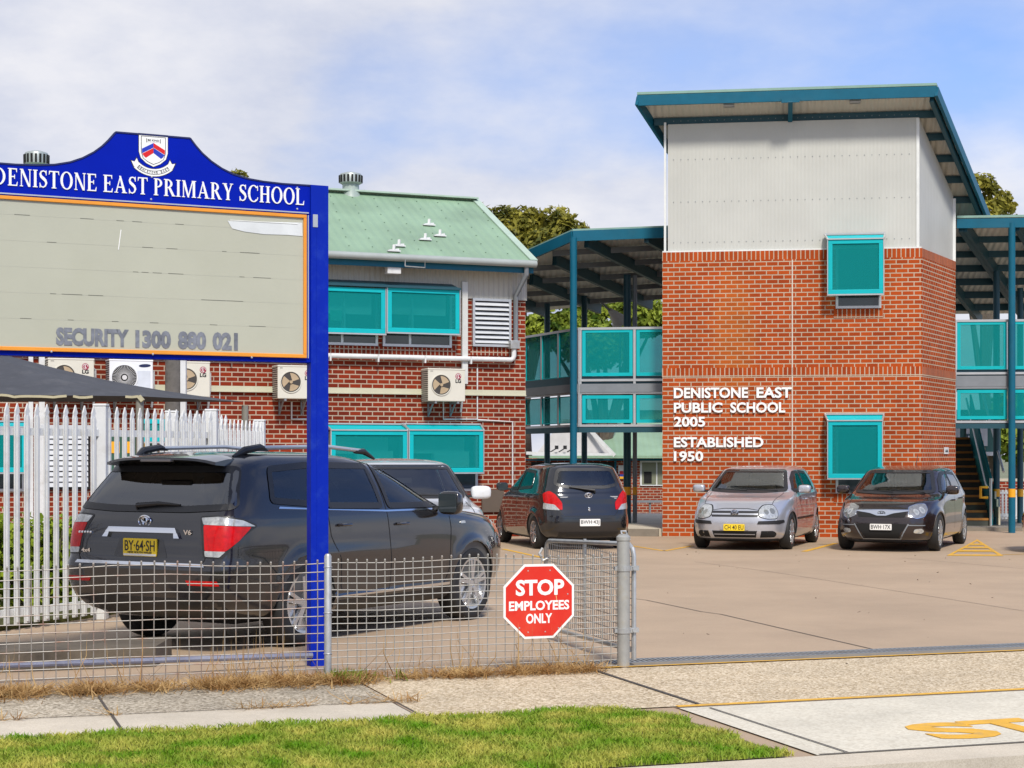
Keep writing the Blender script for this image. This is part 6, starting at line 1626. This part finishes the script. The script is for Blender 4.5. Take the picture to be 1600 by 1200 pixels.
for v in ('left', 'right'):
    sh_.patch('side_step', M_chrome, [(-.95, .40), (-.95, .425), (.95, .425), (.95, .40)], v, suv, .035, 14, 2); sh_.patch('sill', M_blackp, [(-1.0, .25), (-1.0, .36), (1.0, .36), (1.0, .25)], v, suv, .004, 14, 3)
    sh_.patch('belt_highlight', M_chrome, [(-1.70, 1.205), (-1.68, 1.222), (-1.05, 1.185), (-.1, 1.153), (.90, 1.146), (.90, 1.132), (-.1, 1.138)], v, suv, .006, 20, 2)  # highlight on the black belt moulding, built as a bright chrome strip
    sh_.patch('side_repeater', M_rimlit, rounded([(1.18, .985), (1.19, 1.01), (1.28, 1.01), (1.28, .985)], .012), v, suv, .008, 6, 3)
for v, f in (('fl', 1), ('fr', -1)):
    hl = sh_.patch('headlight', M_rimlit, rounded([(f * -.5, .80), (f * -.48, .93), (f * .12, 1.0), (f * .2, .93), (f * .08, .82)], .04), v, suv, .006, 12, 5)
    sh_.patch('indicator', mat('lamp_amber', (.6, .13, .01), .15, coat=1), [(f * .06, .85), (f * .06, .95), (f * .16, .95), (f * .15, .87)], v, hl, .009, 5, 3)
sh_.patch('grille', M_blackp, rounded([(-.55, .62), (-.58, .86), (.58, .86), (.55, .62)], .05), 'front', suv, .005, 12, 4)
for (x, y, s_) in ((FW, .83, 1), (FW, -.83, -1), (RW_, .83, 1), (RW_, -.83, -1)): wheel(suv, x, y, RW, .262, s_, 5, .235)
mb = MB(); mb.box(-1.9, 1.9, -.6, .6, .22, .34); mb.tube([(-2.2, .45, .33), (-1.9, .45, .33)], .035, 10); mb.build('underbody', M_dark, suv)

# ---- hatchbacks: shared outline built to each car's proportions
def hatch(root, L2, W2, Hh, wf, wr, rw, rr, pm, nose=.70, cowl=(1.02, .98), rear_rake=.40, spokes=5, belt=.93, tail=-1, glass=None, nosef=4.2, rearn=5, screen_top=.22):
    f, r = L2, -L2
    rows = [(.17, f - .30, r + .28, W2 * .86, 4, 4), (.22, f - .10, r + .12, W2 * .94, 4.2, 4.5), (.34, f - .01, r + .02, W2 * .985, nosef, rearn), (.48, f, r, W2, nosef, rearn), (.58, f - .015, r + .005, W2, nosef, rearn), (nose - .02, f - .07, r + .04, W2 * .998, nosef, rearn),
            (nose + .06, f - .20, r + .06, W2 * .995, 4.6, rearn), ((nose + cowl[1]) / 2 + .03, (f + cowl[0]) / 2 + .10, r + .075, W2 * .99, 5, rearn), (cowl[1] - .04, cowl[0] + .18, r + .10, W2 * .98, 5.5, 5.5), (cowl[1] + .01, cowl[0] - .01, r + .13, W2 * .955, 5.5, 5.5)]
    ztop = Hh; zc = cowl[1]
    for t in (.2, .45, .7, .87):
        z = zc + .02 + (ztop - .05 - zc) * t; rows.append((z, cowl[0] - (cowl[0] - screen_top) * t, r + .13 + rear_rake * t ** 1.25, W2 * (.955 - .20 * t - .05 * t ** 4), 5, 5))
    rows += [(ztop - .045, screen_top - .12, r + .13 + rear_rake * 1.12, W2 * .66, 4.6, 4.6), (ztop - .018, screen_top - .42, r + .13 + rear_rake * 1.45, W2 * .52, 4.2, 4.2), (ztop - .002, screen_top - .8, r + .2 + rear_rake * 2.0, W2 * .25, 3.2, 3.2)]
    s = Shell(rows, (wf, wr), rw)
    s.body(pm, root, (wf, wr), rw, .045)
    for (x, sg_) in ((wf, 1), (wf, -1), (wr, 1), (wr, -1)): wheel(root, x, sg_ * (W2 - .115), rw, rr, sg_, spokes, .20)
    mb = MB(); mb.box(r + .35, f - .35, -.55, .55, .15, .3); mb.build('underbody', M_dark, root)
    return s
def wiper_pair(s, root, z):
    mb = MB()
    for y0, y1 in ((.55, -.05), (.0, -.55)):
        a, na = s.hit(*VIEWS['front'], y0, z); b, nb = s.hit(*VIEWS['front'], y1, z + .035); mb.tube([a + na * .02, b + nb * .018], .008, 5)
    mb.build('wiper', M_blackp, root)

# ---- silver hatch facing the viewer by the tower
M_silver = paint('paint_silver', (.47, .48, .52), .55, .3)
g = place_car('parked_hatchback', 'silver hatchback with yellow plate parked facing out against the orange brick tower', gp(1229, 858), (1.24, .76), -109.5)
s = hatch(g, 2.10, .88, 1.485, 1.24, -1.34, .315, .222, M_silver, .70, (1.0, 1.0), .42, 7, screen_top=.16)
ws = s.pane('windscreen', M_glass_l, rounded([(-.70, 1.025), (-.56, 1.395), (.56, 1.395), (.70, 1.025), (.3, 1.0), (-.3, 1.0)], .05), 'front', g)
side_glass(s, g, [[(-.15, 1.01), (-.19, 1.38), (.10, 1.37), (.40, 1.24), (.72, 1.02)], [(-1.12, 1.04), (-.92, 1.36), (-.26, 1.385), (-.22, 1.01)]])
s.pane('rear_window', M_glass, rounded([(-.62, 1.06), (-.50, 1.35), (.50, 1.35), (.62, 1.06)], .05), 'rear', g)
seams(s, g, [[(.80, .97), (.84, .75), (.78, .35)], [(-.2, 1.38), (-.18, .98), (-.16, .35)], [(-1.0, 1.1), (-.98, .80), (-.82, .5)]], [('top', [(.95, .66), (1.75, .60), (1.95, .42)]), ('top', [(.95, -.66), (1.75, -.60), (1.95, -.42)]), ('front', [(-.46, .70), (-.2, .735), (.2, .735), (.46, .70)])])
for v, f in (('fl', 1), ('fr', -1)):
    hl = s.patch('headlight', M_rimlit, rounded([(f * -0.396, .60), (f * -0.372, .70), (f * -0.228, .79), (f * -0.060, .80), (f * -0.012, .66), (f * -0.048, .565), (f * -0.270, .56)], .05), v, g, .006, 14, 6)
    s.patch('lamp_surround', M_seam, rounded(scale_poly([(f * -0.396, .60), (f * -0.372, .70), (f * -0.228, .79), (f * -0.060, .80), (f * -0.012, .66), (f * -0.048, .565), (f * -0.270, .56)], .012), .05), v, hl, .003, 14, 6)
    for u, z_, rad in ((-.13, .69, .05), (-.25, .675, .042)):
        s.patch('reflector', mat('lamp_inner', (.25, .25, .22), .1, .5, coat=1), [(f * (u + rad * math.cos(2 * math.pi * k / 14)), z_ + rad * math.sin(2 * math.pi * k / 14)) for k in range(14)], v, hl, .008, 8, 4)
mb = MB()
for z_ in (.675, .61): s.patch('x', None, [(-.40, z_ - .018), (-.42, z_ + .018), (.42, z_ + .018), (.40, z_ - .018)], 'front', None, .005, 12, 2, mb=mb)
mb.build('grille', M_blackp, g, fixn=False)
pe, ne = s.hit(*VIEWS['front'], 0, .65); oe = pe + Vector((.012, 0, 0))
mb = MB(); mb.lathe([(.074, 0), (.07, .012), (.001, .016)], oe - Vector((.006, 0, 0)), 'x', 24); em = mb.build('emblem', M_chrome, g, True)
mb = MB(); oo = oe + Vector((.011, 0, 0)); V2 = lambda y, z: oo + Vector((0, y, z))
for a, b in (((-.035, .05), (-.012, .008)), ((-.012, .008), (0, .03)), ((0, .03), (.012, .008)), ((.012, .008), (.035, .05)), ((-.06, .02), (-.03, -.05)), ((-.03, -.05), (0, -.005)), ((0, -.005), (.03, -.05)), ((.03, -.05), (.06, .02))): mb.bar(V2(*a), V2(*b), .010, .006, (1, 0, 0))
mb.build('emblem_mark', M_blackp, em)
for f in (1, -1): s.patch('bumper_strip', M_blackp, rounded([(f * .40, .465), (f * .42, .52), (f * .79, .535), (f * .80, .49), (f * .74, .465)], .01), 'front', g, .008, 10, 2)
pf, nf_ = s.hit(*VIEWS['front'], 0, .41); plate(g, (pf.x + .008, 0, .41), (0, 1, 0), .372, .115, 'CH 40 EU', M_pyel)
mb = MB()
for f in (1, -1): mb.box(pf.x - .01, pf.x + .01, f * .20, f * .25, .37, .44)
mb.build('plate_holder', M_silver, g)
it = s.patch('lower_intake', M_dark, rounded([(-.66, .235), (-.70, .30), (-.66, .35), (.66, .35), (.70, .30), (.66, .235)], .03), 'front', g, .004, 18, 4)
mb = MB()
for f in (1, -1): s.patch('x', None, [(f * .36, .225), (f * .40, .36), (f * .47, .36), (f * .43, .225)], 'front', None, .012, 5, 4, mb=mb)
s.patch('x', None, [(-.36, .285), (-.36, .295), (.36, .295), (.36, .285)], 'front', None, .008, 8, 1, mb=mb); mb.build('intake_post', M_silver, it, fixn=False)
s.patch('front_lip', M_blackp, [(-.80, .17), (-.80, .205), (.80, .205), (.80, .17)], 'front', g, .012, 16, 2)
for v in ('left', 'right'): s.patch('door_strip', M_blackp, [(-.85, .52), (-.85, .555), (.78, .555), (.78, .52)], v, g, .012, 12, 2)
mirrors(s, g, .60, 1.06, M_silver, .085, .115, .075, glass=False)
handles(s, g, [(-.05, .87), (-.85, .89)], M_silver); wiper_pair(s, g, 1.015); cabin(s, g, (.85, .05, -.70), .30, .70, 1.34)

# ---- dark maroon black hatch beside it
M_brown = paint('paint_black_brown', (.022, .013, .012), .3, .2)
g2 = place_car('parked_hatchback', 'black brown hatchback with chrome grille bar by the right corner of the brick tower', gp(1460, 860.6), (1.30, .765), -113.5)
s = hatch(g2, 2.12, .888, 1.48, 1.30, -1.35, .318, .225, M_brown, .70, (1.08, .98), .50, 5, screen_top=.22)
ws = s.pane('windscreen', M_glass_l, rounded([(-.71, 1.01), (-.56, 1.385), (.56, 1.385), (.71, 1.01), (.3, .985), (-.3, .985)], .05), 'front', g2)
side_glass(s, g2, [[(-.12, 1.00), (-.16, 1.37), (.14, 1.36), (.45, 1.23), (.80, 1.0)], [(-1.12, 1.05), (-.98, 1.34), (-.23, 1.375), (-.19, 1.0)]])
s.pane('rear_window', M_glass, rounded([(-.62, 1.06), (-.50, 1.33), (.50, 1.33), (.62, 1.06)], .05), 'rear', g2)
seams(s, g2, [[(.86, .95), (.90, .75), (.84, .35)], [(-.17, 1.37), (-.15, .98), (-.13, .35)], [(-1.05, 1.1), (-1.0, .80), (-.84, .5)]], [('top', [(1.0, .68), (1.75, .62), (1.98, .42)]), ('top', [(1.0, -.68), (1.75, -.62), (1.98, -.42)])])
for v, f in (('fl', 1), ('fr', -1)):
    hp = [(f * -0.372, .64), (f * -0.285, .77), (f * -0.124, .82), (f * 0.031, .83), (f * 0.037, .74), (f * -0.062, .62), (f * -0.236, .585)]
    hl = s.patch('headlight', mat('lamp_grey', (.24, .24, .24), .1, .4, var=.4, vscale=30, coat=1), rounded(hp, .04), v, g2, .006, 14, 6)
    s.patch('lamp_surround', M_chrome, rounded(scale_poly(hp, .008), .04), v, hl, .003, 14, 6)
    for u, z_, rad in ((-.09, .72, .055), (-.215, .69, .05)):
        s.patch('reflector', M_rimlit, [(f * (u + rad * math.cos(2 * math.pi * k / 14)), z_ + rad * math.sin(2 * math.pi * k / 14)) for k in range(14)], v, hl, .008, 8, 4)
        s.patch('bulb', M_grey, [(f * (u + rad * .5 * math.cos(2 * math.pi * k / 14)), z_ + rad * .5 * math.sin(2 * math.pi * k / 14)) for k in range(14)], v, hl, .0095, 8, 4)
    s.patch('fog_lamp', M_rimlit, rounded([(f * -.30, .335), (f * -.28, .40), (f * -.14, .41), (f * -.08, .36), (f * -.14, .325)], .03), v, g2, .008, 8, 4)
    s.patch('bumper_trim', M_grey, [(f * -.40, .46), (f * -.38, .475), (f * -.06, .47), (f * -.08, .455)], v, g2, .008, 8, 2)
s.patch('grille', M_chrome, rounded([(-.45, .70), (-.46, .725), (.46, .725), (.45, .70), (.2, .665), (.08, .625), (-.08, .625), (-.2, .665)], .02), 'front', g2, .010, 18, 4)
s.patch('grille_mesh', M_dark, rounded([(-.40, .60), (-.42, .69), (.42, .69), (.40, .60)], .03), 'front', g2, .004, 12, 3)
pe, ne = s.hit(*VIEWS['front'], 0, .67); mb = MB(); oe = pe + Vector((.018, 0, 0)); ellipse_ring(mb, oe, Y_, Z_, .062, .034, .006)
mb.bar(oe + Vector((0, -.03, -.022)), oe + Vector((0, -.012, .022)), .012, .006, (1, 0, 0)); mb.bar(oe + Vector((0, .012, -.022)), oe + Vector((0, .03, .022)), .012, .006, (1, 0, 0)); mb.bar(oe + Vector((0, -.02, -.006)), oe + Vector((0, .02, .006)), .010, .006, (1, 0, 0)); mb.build('emblem', M_blackp, g2)
pf, nf_ = s.hit(*VIEWS['front'], 0, .44); plate(g2, (pf.x + .012, 0, .435), (0, 1, 0), .372, .105, 'BWH·17X', M_pwht)
it = s.patch('lower_intake', M_dark, rounded([(-.30, .25), (-.44, .49), (.44, .49), (.30, .25)], .04), 'front', g2, .004, 16, 5)
mb = MB(); s.line(mb, [(-.46, .49), (-.32, .235), (.32, .235), (.46, .49)], .02, 'front', .012); mb.build('intake_trim', M_grey, it, fixn=False)
s.patch('front_lip', M_blackp, [(-.80, .18), (-.80, .20), (.80, .20), (.80, .18)], 'front', g2, .012, 16, 2)
mirrors(s, g2, .66, 1.05, M_brown, .085, .115, .08, glass=False)
handles(s, g2, [(-.02, .86), (-.85, .88)], M_brown); wiper_pair(s, g2, 1.0); cabin(s, g2, (.9, .08, -.70), .30, .70, 1.34)
mb = MB(); mb.tube([(-1.15, 0, 1.45), (-1.32, 0, 1.68)], .006, 5); mb.build('aerial', M_blackp, g2)

# ---- small black hatch seen from behind
M_blk = paint('paint_black', (.012, .012, .014), .25, .15)
g3 = place_car('parked_hatchback', 'small black hatchback seen from behind with red tail lights, parked under the walkway', gp(842, 857), (-1.16, .73), 104.5)
s = hatch(g3, 1.89, .865, 1.53, 1.27, -1.19, .298, .205, M_blk, .74, (.98, 1.02), .26, 7, screen_top=.10, rearn=5.5)
rwp = rounded([(-.60, 1.14), (-.50, 1.43), (.50, 1.43), (.60, 1.14), (.35, 1.085), (-.35, 1.085)], .08)
rw_ = s.pane('rear_window', M_glass, rwp, 'rear', g3)
side_glass(s, g3, [[(-.05, 1.04), (-.10, 1.41), (.15, 1.40), (.45, 1.25), (.72, 1.04)], [(-.98, 1.08), (-.86, 1.38), (-.17, 1.41), (-.13, 1.04)]])
s.pane('windscreen', M_glass_l, rounded([(-.66, 1.05), (-.54, 1.42), (.54, 1.42), (.66, 1.05)], .05), 'front', g3)
cabin(s, g3, (.85, .05, -.62), .32, .68, 1.38)
seams(s, g3, [[(.78, .98), (.82, .75), (.76, .35)], [(-.12, 1.40), (-.08, .98), (-.07, .35)], [(-.92, 1.1), (-.90, .80), (-.74, .5)]], [('rear', [(-.56, .98), (-.52, .66), (-.46, .60), (.46, .60), (.52, .66), (.56, .98)])])
for v, f in (('rl', 1), ('rr', -1)):
    P = lambda pts: [(q[0] * f, q[1]) for q in pts]
    tl = s.patch('tail_light', M_red, rounded(P([(-.02, .84), (-.05, .99), (.08, 1.04), (.20, .98), (.32, .84), (.34, .70), (.22, .74)]), .03), v, g3, .010, 12, 6)
    s.patch('lamp_clear', M_rimlit, rounded(P([(-.03, .72), (-.02, .83), (.20, .80), (.30, .70)]), .02), v, tl, .012, 10, 4)
pr_, _ = s.hit(*VIEWS['rear'], 0, .50)
plate(g3, (pr_.x - .006, 0, .485), (0, -1, 0), .372, .125, 'BWH·43J', M_pwht)
pe, ne = s.hit(*VIEWS['rear'], 0, .96); mb = MB(); oe = pe + Vector((-.01, 0, 0))
ellipse_ring(mb, oe, -Y_, Z_, .065, .045, .007); ellipse_ring(mb, oe + Z_ * .012, -Y_, Z_, .036, .020, .006); ellipse_ring(mb, oe, -Y_, Z_, .020, .040, .006); mb.build('emblem', M_chrome, g3)
mb = MB(); p_, _ = s.hit(*VIEWS['rear'], .45, .93); q_, _ = s.hit(*VIEWS['rear'], -.48, .93); mb.box(p_.x - .006, p_.x, .38, .52, .92, .94); mb.box(q_.x - .006, q_.x, -.54, -.40, .925, .945); mb.box(q_.x - .006, q_.x, -.52, -.44, .90, .915); mb.build('badge_letters', M_alu, g3)
a_, _ = s.hit(*VIEWS['rear'], -.12, 1.05); b_, _ = s.hit(*VIEWS['rear'], .34, 1.11); mb = MB(); mb.tube([a_ + Vector((-.03, 0, -.04)), a_ + Vector((-.04, 0, 0)), b_ + Vector((-.03, 0, 0))], [.022, .022, .010], 8); mb.build('rear_wiper', M_blackp, g3, True)
mb = MB(); s.line(mb, [(-.70, .60), (-.45, .575), (.45, .575), (.70, .60)], .03, 'rear', .010); mb.build('bumper_edge', M_blk, g3, fixn=False)
s.patch('rear_lip', M_blackp, [(-.60, .20), (-.55, .32), (.55, .32), (.60, .20)], 'rear', g3, .004, 12, 3)
mb = MB()
for z_ in (.70, .735): mb.lathe([(.016, 0), (.016, -.012), (.001, -.013)], (s.hit(*VIEWS['rear'], 0, z_)[0].x, 0, z_), 'x', 12)
mb.build('lock', M_chrome, g3)
mirrors(s, g3, .64, 1.08, M_blk, .085, .11, .08); handles(s, g3, [(0, .90), (-.78, .92)], M_blk)

# ---- silver wagon mostly hidden behind the four wheel drive
M_silv2 = paint('paint_pale_silver', (.62, .63, .65), .45, .3)
g4 = place_car('parked_wagon', 'pale silver wagon half hidden behind the dark four wheel drive, its windscreen facing out', (-1.02, 20.6), (2.1, 0), -77)
s = hatch(g4, 2.2, .90, 1.625, 1.30, -1.36, .33, .23, M_silv2, .84, (1.02, 1.10), .25, 7, screen_top=.30)
ws = s.pane('windscreen', M_glass_l, rounded([(-.73, 1.13), (-.60, 1.53), (.60, 1.53), (.73, 1.13)], .05), 'front', g4)
side_glass(s, g4, [[(-.12, 1.12), (-.16, 1.50), (.18, 1.49), (.46, 1.36), (.78, 1.12)], [(-1.2, 1.14), (-1.12, 1.49), (-.23, 1.50), (-.19, 1.12)]])
for v, f in (('fl', 1), ('fr', -1)): s.patch('headlight', M_rimlit, rounded([(f * -.55, .74), (f * -.45, .88), (f * .04, .95), (f * .02, .78), (f * -.2, .72)], .04), v, g4, .006, 12, 5)
s.patch('grille', M_blackp, rounded([(-.45, .68), (-.45, .80), (.45, .80), (.45, .68)], .03), 'front', g4)
seams(s, g4, [[(.82, 1.08), (.86, .75), (.8, .35)]], [('top', [(1.0, .70), (1.8, .66)]), ('top', [(1.0, -.70), (1.8, -.66)])])
mirrors(s, g4, .72, 1.19, M_white, .085, .13, .085, glass=False); wiper_pair(s, g4, 1.13); cabin(s, g4, (.88, .05, -.75), .42, .72, 1.48)

# ---- a dark car whose rear corner just enters the picture at right
g5 = place_car('parked_hatchback', 'dark car of which only a rear corner shows at the right edge', ((1664 - 800) / F * 30.6, 30.6), (-1.36, .76), -14)
M_dk = paint('paint_dark_grey', (.03, .03, .034), .35, .25)
s = hatch(g5, 2.12, .888, 1.48, 1.30, -1.35, .318, .225, M_dk, .70, (1.08, .98), .40, 5, screen_top=.22)
side_glass(s, g5, [[(-.12, 1.00), (-.16, 1.37), (.14, 1.36), (.45, 1.23), (.80, 1.0)], [(-1.12, 1.05), (-.98, 1.34), (-.23, 1.375), (-.19, 1.0)]])
s.pane('rear_window', M_glass, rounded([(-.62, 1.06), (-.50, 1.33), (.50, 1.33), (.62, 1.06)], .05), 'rear', g5)
cabin(s, g5, (.9, .08, -.70), .30, .70, 1.34)
for v, f in (('rl', 1), ('rr', -1)): s.patch('tail_light', M_red, rounded([(f * -.02, .72), (f * -.02, .92), (f * .3, .95), (f * .32, .74)], .03), v, g5)
